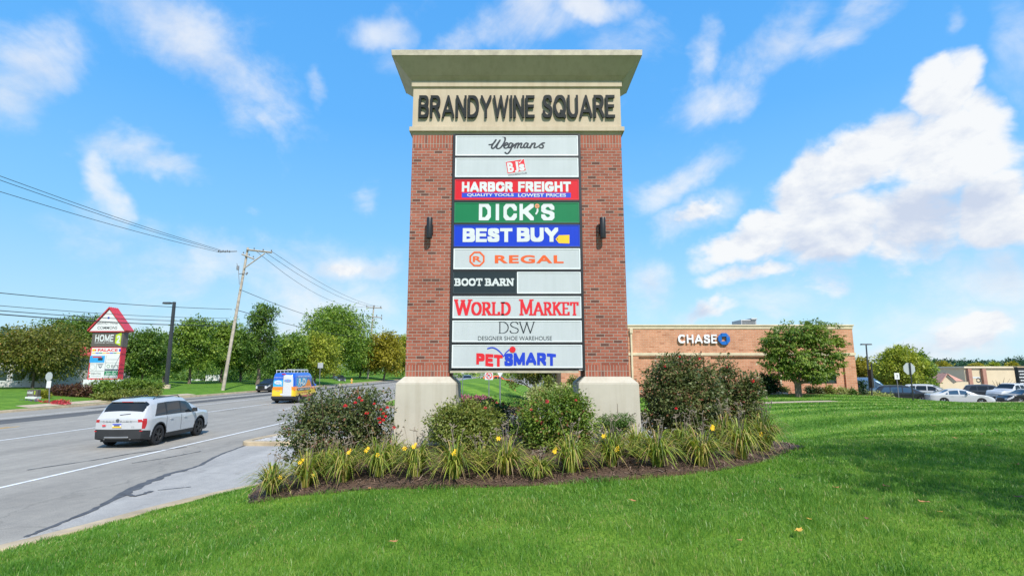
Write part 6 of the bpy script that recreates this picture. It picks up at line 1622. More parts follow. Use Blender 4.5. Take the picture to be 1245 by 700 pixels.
def ridge(name, x0, x1, Y, prof, depth):
    xs_ = np.linspace(x0, x1, 60); m = MB(); vs = []
    for j, (dy, hf) in enumerate(((-depth, 0.0), (-depth * .5, .6), (0, 1.0), (depth, .9))):
        for x in xs_: vs.append((x, Y + dy, -3 + (np.interp(x, [p[0] for p in prof], [p[1] for p in prof]) + 3 + 1.5 * math.sin(x * .05)) * hf))
    m.add(vs, [(j * 60 + i, j * 60 + i + 1, (j + 1) * 60 + i + 1, (j + 1) * 60 + i) for j in range(3) for i in range(59)])
    tag(m.build(name, mat('hill ground', (.05, .085, .04, 1), .95, var=.2, scale=.1), angle=60), kind='structure')
YR = 520
ridge('wooded_hill', P(1000, 450, YR).x, P(1420, 450, YR).x, YR, [(P(a, b, YR).x, P(a, b, YR).z - 5) for a, b in ((1000, 448), (1060, 446), (1125, 439), (1170, 440), (1200, 441.5), (1235, 438), (1300, 437), (1420, 442))], 110)
M_HILL = leaf_mat('hill forest leaves', tree_stops((.018, .06, .034), (.032, .09, .046), (.05, .12, .056), (.08, .15, .066)), .15)
lob = []
for k in range(260):
    px = rng.uniform(1000, 1420); dy = rng.uniform(-80, 20); Y = YR + dy; top = np.interp(px, [1000, 1060, 1125, 1170, 1200, 1235, 1300, 1420], [448, 446, 439, 440, 441.5, 438, 437, 442])
    z = P(px, top, YR).z * (1 + dy / 230) - 3; c = P(px, 450, Y); r = rng.uniform(4, 7); lob.append((c.x, c.y, z, r, r, r * .8))
v, t_ = leaf_cloud(lob, 5200, 9, 1.8, 2.0, rng, shell=.5)
tag(np_mesh('far_wood', v, 4, M_HILL, tint=t_), kind='stuff')
YR2 = 420
ridge('wooded_hill', P(-260, 450, YR2).x, P(170, 450, YR2).x, YR2, [(P(a, b, YR2).x, P(a, b, YR2).z - 5) for a, b in ((-260, 396), (-60, 398), (10, 401), (40, 408), (90, 425), (170, 446))], 100)
lob = []
for k in range(200):
    px = rng.uniform(-240, 130); dy = rng.uniform(-60, 15); Y = YR2 + dy; top = np.interp(px, [-260, -60, 10, 40, 90, 170], [396, 398, 401, 408, 425, 446])
    z = P(px, top, YR2).z * (1 + dy / 180) - 3; c = P(px, 450, Y); r = rng.uniform(4, 7); lob.append((c.x, c.y, z, r, r, r * .8))
v, t_ = leaf_cloud(lob, 3600, 9, 1.8, 1.7, rng, shell=.5)
tag(np_mesh('far_wood', v, 4, M_HILL, tint=t_), kind='stuff')

# ================================================================== STRIP MALL
M_TAN = mat('tan stucco', (.60, .50, .34, 1), .9, var=.06, scale=.5); M_PINKR = mat('pink roof tiles', (.50, .26, .20, 1), .85, var=.15, scale=3, bump=.4, bscale=8); M_PINKP = mat('brown pilaster', (.36, .19, .14, 1), .9, var=.15)
YM = 96.0; mx_ = lambda px, Y=YM: P(px, 455, Y).x; mz_ = lambda py, Y=YM: P(1190, py, Y).z
MALL = thing('strip_mall', (mx_(1205), YM + 12, -2.2), 'long tan strip mall with brown pilasters behind the parked cars', 'building')
m = MB(); m.box(mx_(1173), mx_(1300), YM, YM + 24, -2.6, mz_(447.2)); m.build('wall', M_TAN, MALL)
m = MB(); m.box(mx_(1173) - .25, mx_(1300), YM - .35, YM + 24.2, mz_(447.2), mz_(445.2)); m.build('parapet_trim', mat('tan trim', (.66, .57, .42, 1), .8), MALL)
for px in (1177, 1194.5, 1237.5):
    m = MB(); m.box(mx_(px) - .32, mx_(px) + .32, YM - .5, YM - .001, -2.6, mz_(448)); m.build('pilaster', M_PINKP, MALL)
m = MB(); m.box(mx_(1178.8), mx_(1236), YM - .06, YM - .002, -2.6, mz_(471.5)); m.build('shopfront', mat('shopfront dark', (.10, .06, .05, 1), .6, var=.4, scale=.8), MALL)
m = MB(); c = (mx_(1188.5), mz_(462)); fr = Frame((c[0], YM - .01, c[1]), (1, 0, 0), (0, 0, 1)); strokes(m, fr, [ell(0, 0, .34, .34, 20, 160, 8), ell(0, 0, .34, .34, 200, 340, 8)], .09, .09, .02, 0, True); m.build('wall_emblem', I_GREY, MALL)
m = MB(); m.box(c[0] - 1.3, c[0] + .4, YM - .03, YM - .01, c[1] + .35, c[1] + .62); m.build('wall_sign', mat('pale sign', (.55, .58, .58, 1), .6), MALL)
def hip(mb, x0, x1, y0, y1, z0, z1, rx, ry): mb.frust((x0, x1, y0, y1), z0, (x0 + rx, x1 - rx, y0 + ry, y1 - ry), z1)
YG = 88.0; gz = lambda py: P(1160, py, YG).z; gx_ = lambda px: P(px, 455, YG).x
GAB = thing('gabled_shop', (gx_(1160), YG + 5, -2), 'tan gabled shop with pink tiled roofs, left end of the strip mall', 'building')
m = MB(); m.box(gx_(1141), gx_(1176), YG, YG + 12, -2.6, gz(464)); m.prism([(gx_(1141), YG, gz(464)), (gx_(1158), YG, gz(464)), (gx_(1149.5), YG, gz(455))], (0, 12, 0)); m.build('wall', M_TAN, GAB)
m = MB(); m.prism([(gx_(1139.5), YG - .4, gz(465)), (gx_(1149.5), YG - .4, gz(453.6)), (gx_(1149.5), YG - .4, gz(454.8)), (gx_(1140.2), YG - .4, gz(466))], (0, 13, 0))
m.hexa([(gx_(1149.5), YG - .4, gz(453.7)), (gx_(1159), YG - .4, gz(463)), (gx_(1177), YG + 1, gz(463)), (gx_(1170), YG + 4, gz(453.2)), (gx_(1149.5), YG + .2, gz(453.2)), (gx_(1159.4), YG - .2, gz(462.4)), (gx_(1177), YG + 1.4, gz(462.4)), (gx_(1170), YG + 4.2, gz(452.6))]); m.build('roof', M_PINKR, GAB)
m = MB(); hip(m, gx_(1158), gx_(1178), YG + 8, YG + 11, P(1165, 451, YG + 8).z, P(1165, 442.2, YG + 8).z, (gx_(1178) - gx_(1158)) * .47, 1.4); m.build('tower_roof', M_PINKR, GAB)
m = MB(); m.box(gx_(1159), gx_(1177), YG + 8.2, YG + 10.8, -2, P(1165, 451, YG + 8).z); m.build('tower', M_TAN, GAB)
YS = 70.0; BS = thing('tenant_sign', P(1246, 476, YS), 'black upright sign panel with rows of white lettering at the right edge', 'sign')
m = MB(); z0, z1 = P(1240, 478, YS).z - 1.2, P(1240, 446.5, YS).z; x0, x1 = P(1239, 460, YS).x, P(1256, 460, YS).x; m.box(x0, x1, YS, YS + .5, z0, z1); m.build('panel', M_BLACK, BS)
m = MB(); m.box(x0 - .05, x1 + .05, YS - .05, YS + .55, z1 + .001, z1 + .12); m.build('cap', mat('sign cap tan', (.45, .33, .20, 1), .7), BS)
m = MB(); fr = Frame((0, YS - .002, 0), (1, 0, 0), (0, 0, 1))
for k, py in enumerate((451, 454.6, 458.4, 462.2, 465.8)):
    z = P(1240, py, YS).z; strokes(m, fr, [[(x0 + .12 + .1 * (k % 2) + j * .22, z), (x0 + .22 + .1 * (k % 2) + j * .22, z)] for j in range(6)], .05, .08, .004, 0, True)
m.build('lettering', I_WHITE, BS)
# blue canopy among the cars
YT = 66.0; b = P(1228, 486, YT); b.z = zA(b.x, YT)
CN = thing('canopy_tent', b, 'navy canopy tent standing behind the white pickup', 'tent')
zc0 = P(1228, 475.5, YT).z; zc1 = P(1228, 470.5, YT).z; hw_ = 15 * YT / FPX
m = MB(); m.frust((b.x - hw_, b.x + hw_, YT - 1.6, YT + 1.6), zc0, (b.x - .3, b.x + .3, YT - .3, YT + .3), zc1); m.box(b.x - hw_, b.x + hw_, YT - 1.6, YT + 1.6, zc0 - .18, zc0 - .002); m.build('canopy', mat('navy canvas', (.03, .07, .20, 1), .8), CN)
for sx_ in (-1, 1):
    for sy_ in (-1, 1): m = MB(); m.tube([(b.x + sx_ * (hw_ - .1), YT + sy_ * 1.5, b.z), (b.x + sx_ * (hw_ - .1), YT + sy_ * 1.5, zc0)], .03, 6); m.build('leg', mat('grey pole', (.3, .3, .3, 1), .5, .4), CN)
# bare small tree before the mall wall
b = P(1216, 478, 84); b.z = -1.6; tr = thing('bare_tree', b, 'nearly bare small tree in front of the tan mall wall', 'tree'); m = MB(); rng = np.random.default_rng(55)
for k in range(16):
    e = P(rng.uniform(1205, 1236), rng.uniform(458, 470), 84 + rng.uniform(-1, 1)); m.tube([b, b.lerp(e, .45) + Vector((0, 0, .3)), e], [.07, .04, .015], 5)
m.build('branches', M_BARK, tr)
v, t_ = leaf_cloud([(P(1226, 472, 84).x, 84, P(1226, 472, 84).z, 1.2, 1.0, .6)], 30, 8, .3, .25, rng); np_mesh('crown', v, 4, M_T[3], tr, tint=t_)

# ================================================================== STREET FURNITURE
M_GALV = mat('weathered steel', (.22, .23, .24, 1), .5, .5); M_POLEM = mat('dark bronze pole', (.05, .055, .06, 1), .5, .3); M_WOODP = mat('weathered wood pole', (.42, .36, .29, 1), .95, var=.3, scale=3, bump=.6, bscale=14); M_SIGNB = mat('bare aluminium', (.50, .51, .52, 1), .45, .4, var=.08)
M_WIRE = mat('cable', (.03, .03, .034, 1), .6); M_CER = mat('porcelain', (.20, .20, .21, 1), .3)
# street lamp on the verge
Y = 62.0; b = P(201.5, 474.5, Y); t_ = P(212, 367, Y); b.z = float(T2(b.x, Y)[0])
LP = thing('street_lamp', b, 'dark single arm street lamp on the verge right of the hedge', 'street lamp')
tp = Vector((b.x + (t_.x - b.x) * .25, Y, t_.z)); tp.x = t_.x
m = MB(); m.hexa([b + Vector(q) for q in ((-.17, -.17, .1), (.17, -.17, .1), (.17, .17, .1), (-.17, .17, .1))] + [tp + Vector(q) for q in ((-.13, -.13, 0), (.13, -.13, 0), (.13, .13, 0), (-.13, .13, 0))]); m.build('pole', M_POLEM, LP)
m = MB(); m.lathe([(.0, .45), (.42, .45), (.45, .35), (.46, -.2)], b, 'Z', 18); m.build('base', M_CONC, LP, angle=40)
m = MB(); e = P(198.5, 367.5, Y); m.frust((e.x, e.x + .95, Y - .22, Y + .22), tp.z - .24, (e.x + .05, e.x + .9, Y - .16, Y + .16), tp.z - .02); m.box(e.x + .9, tp.x, Y - .07, Y + .07, tp.z - .18, tp.z - .06); hd = m.build('lamp_head', M_POLEM, LP, bevel=.02)
m = MB(); m.box(e.x + .12, e.x + .75, Y - .15, Y + .15, tp.z - .262, tp.z - .241); m.build('lens', mat('lamp lens', (.5, .5, .48, 1), .3), hd)
# utility poles
def upole(base, topp, Y, label, r):
    b = P(*base, Y); b.z = float(T2(b.x, Y)[0]); t_ = P(*topp, Y)
    u = thing('utility_pole', b, label, 'utility pole'); m = MB(); m.tube([b - Vector((0, 0, .3)), b.lerp(t_, .5), t_], [r, r * .85, r * .62], 14); m.build('pole', M_WOODP, u, angle=60); return u, b, t_
Y = 66.0
U1, b1, t1 = upole((271, 471), (301.5, 301), Y, 'leaning wooden utility pole with a braced crossarm beside the road', .215)
def arm(u, a, b_, Y, w=.10):
    p, q = P(*a, Y), P(*b_, Y); m = MB(); m.tube([p, q], w, 4); return m.build('crossarm', M_WOODP, u)
Yf = Y - .25
arm(U1, (300, 303.5), (330.5, 307), Yf, .13); arm(U1, (294, 309), (309, 315), Yf, .09)
m = MB(); m.tube([P(322, 308, Yf), P(297, 326, Yf)], .08, 5); m.build('brace', M_WOODP, U1)
for a in ((309, 303), (320, 304.5), (330, 305.5), (296, 308), (303, 310.5), (308, 313)):
    p = P(*a, Yf); m = MB(); m.lathe([(.03, 0), (.09, .05), (.05, .09), (.09, .14), (.04, .2), (0, .22)], p, 'Z', 10); m.build('insulator', M_CER, U1, angle=40)
m = MB(); p = P(289, 328, Yf); m.lathe([(.0, 0), (.16, .0), (.16, .5), (.0, .55)], p, 'Z', 12); m.tube([P(291, 333, Yf), P(298, 332, Yf)], .05, 6); m.tube([P(288, 320, Yf), P(290, 329, Yf), P(291, 346, Yf)], .04, 6); m.build('switch_gear', M_CER, U1, angle=40)
m = MB(); m.tube([P(299, 334, Yf), P(301, 331, Yf)], .10, 8); m.build('cutout', M_CER, U1)
m = MB(); m.tube([P(288, 305.5, Yf), P(268, 306, Y)], .06, 6)
for k in range(6): m.lathe([(.0, -.05), (.15, -.03), (.15, .03), (0, .05)], P(266 + k * 2.6, 305.3 + .4 * (k % 2), Y), 'X', 8)
m.build('strain_insulators', M_CER, U1)
Y2_ = 140.0
U2, b2, t2 = upole((447, 460.5), (454.5, 371.5), Y2_, 'farther straight utility pole with two crossarms among the trees', .26)
for a, b_ in (((445.5, 373.5), (464.5, 374.5)), ((444.5, 384.5), (464.5, 386))): arm(U2, a, b_, Y2_ - .3, .14)
for a in ((446, 372.5), (455, 372.5), (463, 373.5), (446, 382.5), (458, 384), (464, 384), (464, 388), (455, 390)):
    m = MB(); m.lathe([(.04, -.2), (.14, 0), (.14, .3), (0, .4)], P(*a, Y2_ - .3), 'Z', 8); m.build('insulator', M_CER, U2)
def wire(label, pts, r, group):
    m = MB(); m.tube(crom(pts, 10), r, 5); tag(m.build('power_line', M_WIRE, loc=pts[0], angle=60), label, 'cable', group)
def wleft(px0, py0, px1, py1, label, r=.024, Yp=66.0, Ya=38.0, g='cables left of the leaning pole'):
    a, b_ = P(px1, py1, Yp), P(px0, py0, Ya); d = (b_ - a) / (a - b_).length; L1 = (a - b_).length
    c = b_ + (b_ - a) * .9 + Vector((0, 0, .9)); mid = a.lerp(b_, .5) - Vector((0, 0, .22)); wire(label, [a, mid, b_, c], r, g)
wleft(0, 214, 268, 304, 'top cable of the upper trio leaving the leaning pole to the left'); wleft(0, 219, 268, 305.5, 'middle cable of the upper trio leaving the leaning pole'); wleft(0, 233, 268, 307, 'lowest cable of the upper trio leaving the leaning pole')
wleft(0, 356, 282, 376, 'highest of the lower cables, running left above the gabled sign', .03); wleft(0, 371.5, 279, 387, 'second of the lower cables left of the leaning pole', .022)
wleft(0, 377.5, 278, 391, 'third of the lower cables, crossing the gabled sign', .03); wleft(0, 382, 277, 396, 'lowest and thickest cable, crossing the gabled sign', .042)
def wright(a, b_, sag, label, r=.026):
    p, q = P(*a, 65.7), P(*b_, 139.7); wire(label, [p] + [p.lerp(q, k / 6) - Vector((0, 0, sag * 4 * (k / 6) * (1 - k / 6))) for k in range(1, 6)] + [q], r, 'cables between the two utility poles')
wright((330, 305.5), (463, 373), 1.3, 'right hand cable between the two utility poles'); wright((320, 305), (455, 372.5), 1.5, 'middle cable between the two utility poles'); wright((309, 303.5), (446, 372.5), 2.4, 'left hand cable sagging between the two utility poles')
wright((292, 352), (452, 398), 1.2, 'lower cable that passes before the trees between the poles', .035); wright((285, 376), (450, 410), .8, 'lowest cable that passes before the trees between the poles', .04)
# far verge bits: square sign back, hydrant, white shed and fences
Y = 84.0; b = P(388.5, 466, Y); b.z = float(T2(b.x, Y)[0]); s = thing('road_sign', b, 'back of a square road sign right above the work van', 'road sign')
m = MB(); m.tube([b, P(389.5, 441, Y)], .05, 6); m.build('post', M_GALV, s)
c = P(389.8, 444, Y); m = MB(); m.box(c.x - .42, c.x + .42, Y - .07, Y - .05, c.z - .42, c.z + .42); m.build('plate', M_SIGNB, s, bevel=.005)
Y = 112.0; b = P(427.5, 464, Y); b.z = float(T2(b.x, Y)[0]); s = thing('fire_hydrant', b, 'orange yellow fire hydrant on the far verge', 'fire hydrant')
m = MB(); m.lathe([(.22, 0), (.22, .08), (.16, .1), (.15, .62), (.19, .64), (.19, .7), (.14, .84), (.05, .92), (.05, 1.0), (0, 1.0)], b, 'Z', 14); m.build('barrel', mat('hydrant yellow', (.75, .38, .04, 1), .5), s, angle=40)
m = MB(); m.tube([b + Vector((-.28, 0, .52)), b + Vector((.28, 0, .52))], .08, 8); m.tube([b + Vector((0, -.28, .46)), b + Vector((0, 0, .46))], .10, 8); m.build('outlets', mat('hydrant caps', (.7, .55, .35, 1), .5), s)
Y = 92.0; M_VINYL = mat('white vinyl', (.74, .75, .75, 1), .6, var=.05)
for x0, x1, y0, y1, lab in ((250, 268, 455.5, 466.5, 'white vinyl fence panel between the trees, left of the leaning pole'), (232, 247, 461, 466, 'low white fence left of the taller white panel')):
    a, b_ = P(x0, y1, Y), P(x1, y0, Y); a.z = float(T2(a.x, Y)[0]); f_ = thing('vinyl_fence', ((a.x + b_.x) / 2, Y, a.z), lab, 'fence'); n = max(3, int((b_.x - a.x) / .35)); m = MB()
    for k in range(n): m.box(a.x + (b_.x - a.x) * k / n + .008, a.x + (b_.x - a.x) * (k + 1) / n - .008, Y, Y + .03, a.z + .12, b_.z - .1)
    m.build('boards', M_VINYL, f_); m = MB(); m.box(a.x, b_.x, Y - .03, Y + .06, b_.z - .1, b_.z); m.box(a.x, b_.x, Y - .03, Y + .06, a.z + .05, a.z + .17); m.build('rails', M_VINYL, f_)
    for k in range(3): x = a.x + (b_.x - a.x) * k / 2; m = MB(); m.box(x - .07, x + .07, Y - .06, Y - .031, a.z - .1, b_.z + .08); m.build('post', M_VINYL, f_)
# gabled roadside sign
Y = 52.0; M_SRED = mat('sign red', (.60, .03, .055, 1), .5, var=.08); M_SROOF = mat('red metal roof', (.62, .05, .065, 1), .35, .2, var=.1); M_SGREY = mat('warm grey panel', (.105, .088, .075, 1), .5); M_SWHT = mat('sign white', (.66, .67, .66, 1), .5, var=.05)
g_ = P(128, 470, Y); g_.z = float(T2(g_.x, Y)[0])
GS = thing('gabled_sign', g_, 'tall red and white roadside sign with a gabled roof, across the road', 'sign')
xy = lambda px, py: (P(px, py, Y).x, P(px, py, Y).z)
l0, zb0_ = xy(106.5, 461); r0_, _ = xy(144, 461); _, zt0 = xy(120, 421.5); l1 = l0; Dp = .62
lx_ = xy(108.5, 441)[0]; rx_ = xy(146, 441)[0]
m = MB(); m.box(lx_, rx_, Y, Y + Dp, zb0_, zt0); m.build('body', M_SRED, GS)
m = MB(); m.box(lx_ - .25, rx_ + .25, Y - .15, Y + Dp + .15, g_.z - .3, zb0_); m.build('plinth', M_SWHT, GS)
_, zg = xy(120, 403.5); m = MB(); m.box(lx_ + .0, rx_ + .05, Y - .04, Y + Dp + .04, zt0 + .001, zg); hb = m.build('name_box', M_SGREY, GS)
fr = Frame((0, Y - .042, 0), (1, 0, 0), (0, 0, 1)); FB = lambda x0, y0, x1, y1: (*xy(x0, y1), *xy(x1, y0))
m = MB(); sans(m, fr, 'HOME', FB(115.8, 406.6, 139, 415), .10, .09, .006, gap=.16); put_text(m, fr, 'SUITES BY HOTEL', FB(115.5, 415.8, 139, 417.2), .006); m.poly([fr.p(*xy(*p), .004) for p in ((139.5, 419), (148, 420), (148.3, 403.8), (141, 406))][::-1] if False else [fr.p(*xy(*p), .004) for p in ((140, 417), (146.6, 420.3), (148.6, 403.8), (141.4, 407))], 1)
sans(m, fr, '2', FB(142, 407.6, 147, 417.2), .13, .10, .008); m.build('panel_lettering', [I_WHITE, I_LIME], hb)
m = MB(); m.box(*(xy(110.2, 0)[0] if False else lx_ + .12, rx_ - .10), Y - .03, Y - .001, zb0_ + .12, zt0 - .10); tp_ = m.build('tenant_board', M_SWHT, GS)
fr = Frame((0, Y - .031, 0), (1, 0, 0), (0, 0, 1)); m = MB()
def rct(x0, y0, x1, y1, d, mi):
    ym = (y0 + y1) / 2; a = (xy(x0, ym)[0], xy(x0, y1)[1], xy(x1, ym)[0], xy(x0, y0)[1]); m.poly([fr.p(a[0], a[1], d), fr.p(a[2], a[1], d), fr.p(a[2], a[3], d), fr.p(a[0], a[3], d)], mi)
put_text(m, fr, 'PALACE', FB(119, 423.8, 143.6, 427.2), .006, bold=.03, m=0)
for k, c in enumerate((1, 2, 3, 1, 4, 2, 3, 1)): rct(112.2 + k * 4.3, 428.6, 116.2 + k * 4.3, 429.6, .004, c)
rct(112.6, 424, 115.2, 427, .004, 1); rct(115.4, 424.4, 117.4, 426.6, .004, 4); rct(145, 424, 147, 427, .004, 2)
rct(109.6, 432.2, 127.6, 440.6, .004, 5); rct(113, 433, 124, 434.6, .007, 6); rct(119.5, 434.8, 125.2, 438, .007, 7)
rct(108.6, 441.6, 126.8, 441.9, .004, 8); rct(127.9, 432, 128.2, 459, .004, 8); rct(128.4, 440.6, 145.8, 440.9, .004, 8); rct(107.8, 450.6, 126.6, 450.9, .004, 8); rct(117.3, 442, 117.6, 450.5, .005, 8)
strokes(m, fr, [[xy(*p) for p in ell(112.8, 446.2, 3.2, 3.2)]], .008, .008, .005, 8, True); strokes(m, fr, [[xy(119.5, 443), xy(125, 443)], [xy(120.5, 445), xy(122.2, 447), xy(124, 445)]], .04, .04, .005, 9, True)
put_text(m, fr, 'ELITE', FB(135.5, 443.2, 144.5, 446.6), .006, bold=.01, m=8); strokes(m, fr, [[xy(*p) for p in ell(132, 445, 1.8, 1.8)]], .02, .02, .005, 3, True)
rct(127.6, 448.4, 144.2, 450.2, .004, 9); rct(127, 450.8, 143.6, 456, .004, 3); put_text(m, fr, 'Salon Rad', FB(128.5, 451.6, 142, 455.2), .006, shear=.3, m=4 if False else 10)
rct(127, 456.8, 143.2, 459.2, .004, 8 if False else 11); rct(108.6, 452.5, 110, 454, .005, 0); put_text(m, fr, 'DENTAL', FB(111, 452.6, 123.5, 455.2), .006, m=8); rct(108, 456, 109.4, 458.6, .005, 3)
for py in (436.8, 457): strokes(m, fr, [[xy(131 if py < 440 else 111, py), xy(143 if py < 440 else 123, py)]], .01, .03, .005, 11)
m.build('panel_lettering', [I_RED, I_YELLOW, I_BLUE, I_GREEN, I_ORANGE, I_TEAL, P_VRED, I_BLACK, I_GREY, P_NAVY, I_WHITE, mat('ink pale grey', (.42, .44, .44, 1), .5)], tp_)
# gable roof
gl, gz0 = xy(108.5, 402.5); grr, _ = xy(154, 402.5); ga, gz1 = xy(134.2, 374.8); ga = (gl + grr) / 2
m = MB(); m.prism([(gl + .12, Y - .10, gz0 + .02), (grr - .12, Y - .10, gz0 + .02), (ga, Y - .10, gz1 - .14)], (0, .9, 0)); pd = m.build('pediment', M_SWHT, GS)
m = MB()
for xa in (gl, grr):
    nrm = Vector((gz1 - gz0, 0, abs(ga - xa))).normalized() * .10
    m.hexa([(xa, Y - .22, gz0), (ga, Y - .22, gz1 - .001), (ga, Y + .95, gz1 - .001), (xa, Y + .95, gz0), (xa + (-.06 if xa < ga else .06), Y - .22, gz0 + .09), (ga, Y - .22, gz1 + .12), (ga, Y + .95, gz1 + .12), (xa + (-.06 if xa < ga else .06), Y + .95, gz0 + .09)])
    for k in range(5):
        y = Y - .2 + k * .28; m.tube([(xa, y, gz0 + .11), (ga, y, gz1 + .14)], .022, 4)
m.box(gl + .1, grr - .1, Y - .16, Y + .9, gz0 - .08, gz0 - .002); rf = m.build('roof', M_SROOF, GS)
fr = Frame((0, Y - .103, 0), (1, 0, 0), (0, 0, 1)); m = MB()
put_text(m, fr, 'BRANDYWINE', FB(119.5, 391.8, 144.5, 394.6), .004, m=0, warp=lambda a, b, u, v: (u, v + .05 * math.sin(a * PI))); put_text(m, fr, 'COMMONS', FB(119.2, 396.6, 143.8, 400.2), .004, m=0, bold=.01)
c = xy(133, 386.4); m.poly([fr.p(c[0] + .11 * math.cos(t), c[1] + .11 * math.sin(t), .004) for t in [2 * PI * k / 14 for k in range(14)]], 1); m.build('pediment_lettering', [I_GREY, I_BLUE], pd)
# hedges, flower island, small sign, shrubs by the entrance across the road
M_HBRN = leaf_mat('barberry leaves', tree_stops((.05, .022, .016), (.10, .045, .028), (.16, .08, .04), (.20, .14, .05)), .2); M_HGRN = leaf_mat('juniper leaves', tree_stops((.05, .09, .015), (.12, .20, .025), (.21, .30, .04), (.32, .38, .06)), .25)
shrub('hedge', 'reddish brown barberry hedge at the foot of the gabled sign', 'hedge', 85, 46.5, [(75, 477, 14, 8), (92, 476, 14, 8), (104, 476, 8, 8), (66, 479, 8, 7)], 420, 16, .16, M_HBRN, 71, clump_r=.25, f=T2, stems=6)
shrub('hedge', 'bright green juniper hedge before the gabled sign', 'hedge', 150, 47.5, [(124, 472, 16, 9), (142, 471, 16, 9), (160, 470, 14, 8), (176, 470, 12, 8), (188, 470, 8, 7), (112, 477, 10, 7)], 700, 16, .16, M_HGRN, 72, clump_r=.26, f=T2, stems=6)
shrub('hedge', 'low brownish strip of juniper in front of the bright green hedge', 'hedge', 150, 46.2, [(130, 482, 16, 4), (155, 480, 18, 5), (180, 477, 14, 5)], 330, 16, .15, M_OLIVE, 73, clump_r=.2, f=T2, stems=6)
shrub('golden_shrub', 'golden yellow round shrub between the small sign and the barberry hedge', 'shrub', 52, 43.2, [(52, 480, 6, 5), (48, 482, 5, 4)], 120, 16, .13, leaf_mat('golden shrub leaves', tree_stops((.16, .18, .02), (.30, .30, .03), (.42, .38, .04), (.5, .42, .06)), .3), 74, clump_r=.2, f=T2, stems=5)
fr_rng = [('red', M_BLOOM, .60, .02, .03), ('violet', None, .14, .10, .26)]
M_FRED = leaf_mat('red bedding flowers', tree_stops((.08, .14, .03), (.55, .02, .05), (.70, .10, .12), (.75, .45, .42)), .12); M_FVIO = leaf_mat('violet bedding flowers', tree_stops((.08, .12, .05), (.12, .10, .22), (.20, .16, .34), (.34, .32, .44)), .12)
shrub('flower_bed_plants', 'red and white bedding flowers around the small road sign post', 'flowers', 62, 41.2, [(45, 491, 8, 3), (58, 491, 8, 3), (72, 490.5, 10, 3.4)], 300, 12, .10, M_FRED, 75, clump_r=.15, f=T2, stems=4)
shrub('flower_bed_plants', 'violet bedding flowers at the left end of the flower island', 'flowers', 32, 41.2, [(30, 490.5, 8, 3.4), (40, 489, 7, 2.6)], 200, 12, .10, M_FVIO, 76, clump_r=.15, f=T2, stems=4)
Y = 42.4; a, b_ = P(31, 489, Y), P(46, 473.5, Y); gz_ = float(T2(a.x, Y)[0]); s = thing('monument_sign', ((a.x + b_.x) / 2, Y, gz_), 'small dark brown entrance sign behind the flower island', 'sign')
m = MB(); m.box(a.x, b_.x, Y, Y + .3, gz_ + .12, b_.z); bd = m.build('board', M_SGREY, s, bevel=.02); m = MB(); m.box(a.x - .05, b_.x + .05, Y - .05, Y + .35, gz_ - .2, gz_ + .119); m.build('plinth', M_SWHT, s)
m = MB(); fr = Frame((0, Y - .003, 0), (1, 0, 0), (0, 0, 1)); FB2 = lambda x0, y0, x1, y1: (P(x0, y1, Y).x, P(x0, y1, Y).z, P(x1, y0, Y).x, P(x1, y0, Y).z)
sans(m, fr, 'HOME', FB2(33, 475.5, 40.5, 478.6), .12, .1, .003, gap=.14); sans(m, fr, '2', FB2(41.2, 475, 43.4, 479), .14, .1, .004, m=1); put_text(m, fr, 'HOTEL', FB2(34, 481, 42, 482.6), .003); m.build('panel_lettering', [I_WHITE, I_LIME], bd)
Y = 41.0; b = P(59.5, 491, Y); b.z = float(T2(b.x, Y)[0]); s = thing('road_sign', b, 'back of a stop sign with a small plate on a post in the flower island', 'road sign'); tp = P(60.5, 453, Y)
m = MB(); m.tube([b, tp], .04, 6); m.build('post', M_GALV, s)
c = P(60.3, 457.5, Y); m = MB(); m.prism([(c.x + .36 * math.cos(R(22.5 + 45 * k)) * .78, Y - .06, c.z + .36 * math.sin(R(22.5 + 45 * k))) for k in range(8)], (0, .015, 0)); m.build('plate', M_SIGNB, s)
c = P(60, 467, Y); m = MB(); m.box(c.x - .17, c.x + .17, Y - .06, Y - .045, c.z - .27, c.z + .27); m.build('small_plate', M_SWHT, s)
# pale building with a red roof behind the maple
Y = 58.0; a, b_ = P(-60, 480, Y), P(66, 432, Y); s = thing('red_roofed_building', ((a.x + b_.x) / 2, Y + 6, 1), 'pale building with a red roof half hidden by the maple', 'building')
m = MB(); m.box(a.x, b_.x, Y, Y + 12, .4, b_.z); m.build('wall', mat('pale render', (.55, .52, .48, 1), .9, var=.08), s)
m = MB(); hip(m, a.x - .6, b_.x + .6, Y - .6, Y + 12.6, b_.z, P(0, 415, Y).z, 4.5, 5.2); m.build('roof', mat('red shingle', (.52, .07, .05, 1), .8, var=.2, scale=4), s)
for k in range(5):
    x = a.x + 1.2 + k * (b_.x - a.x - 2) / 5; m = MB(); m.box(x, x + 1.3, Y - .03, Y - .002, 1.6, 3.2); w_ = m.build('window', M_SWHT, s); m = MB(); m.box(x + .1, x + 1.2, Y - .045, Y - .031, 1.7, 3.1); m.build('pane', M_WIN, w_)
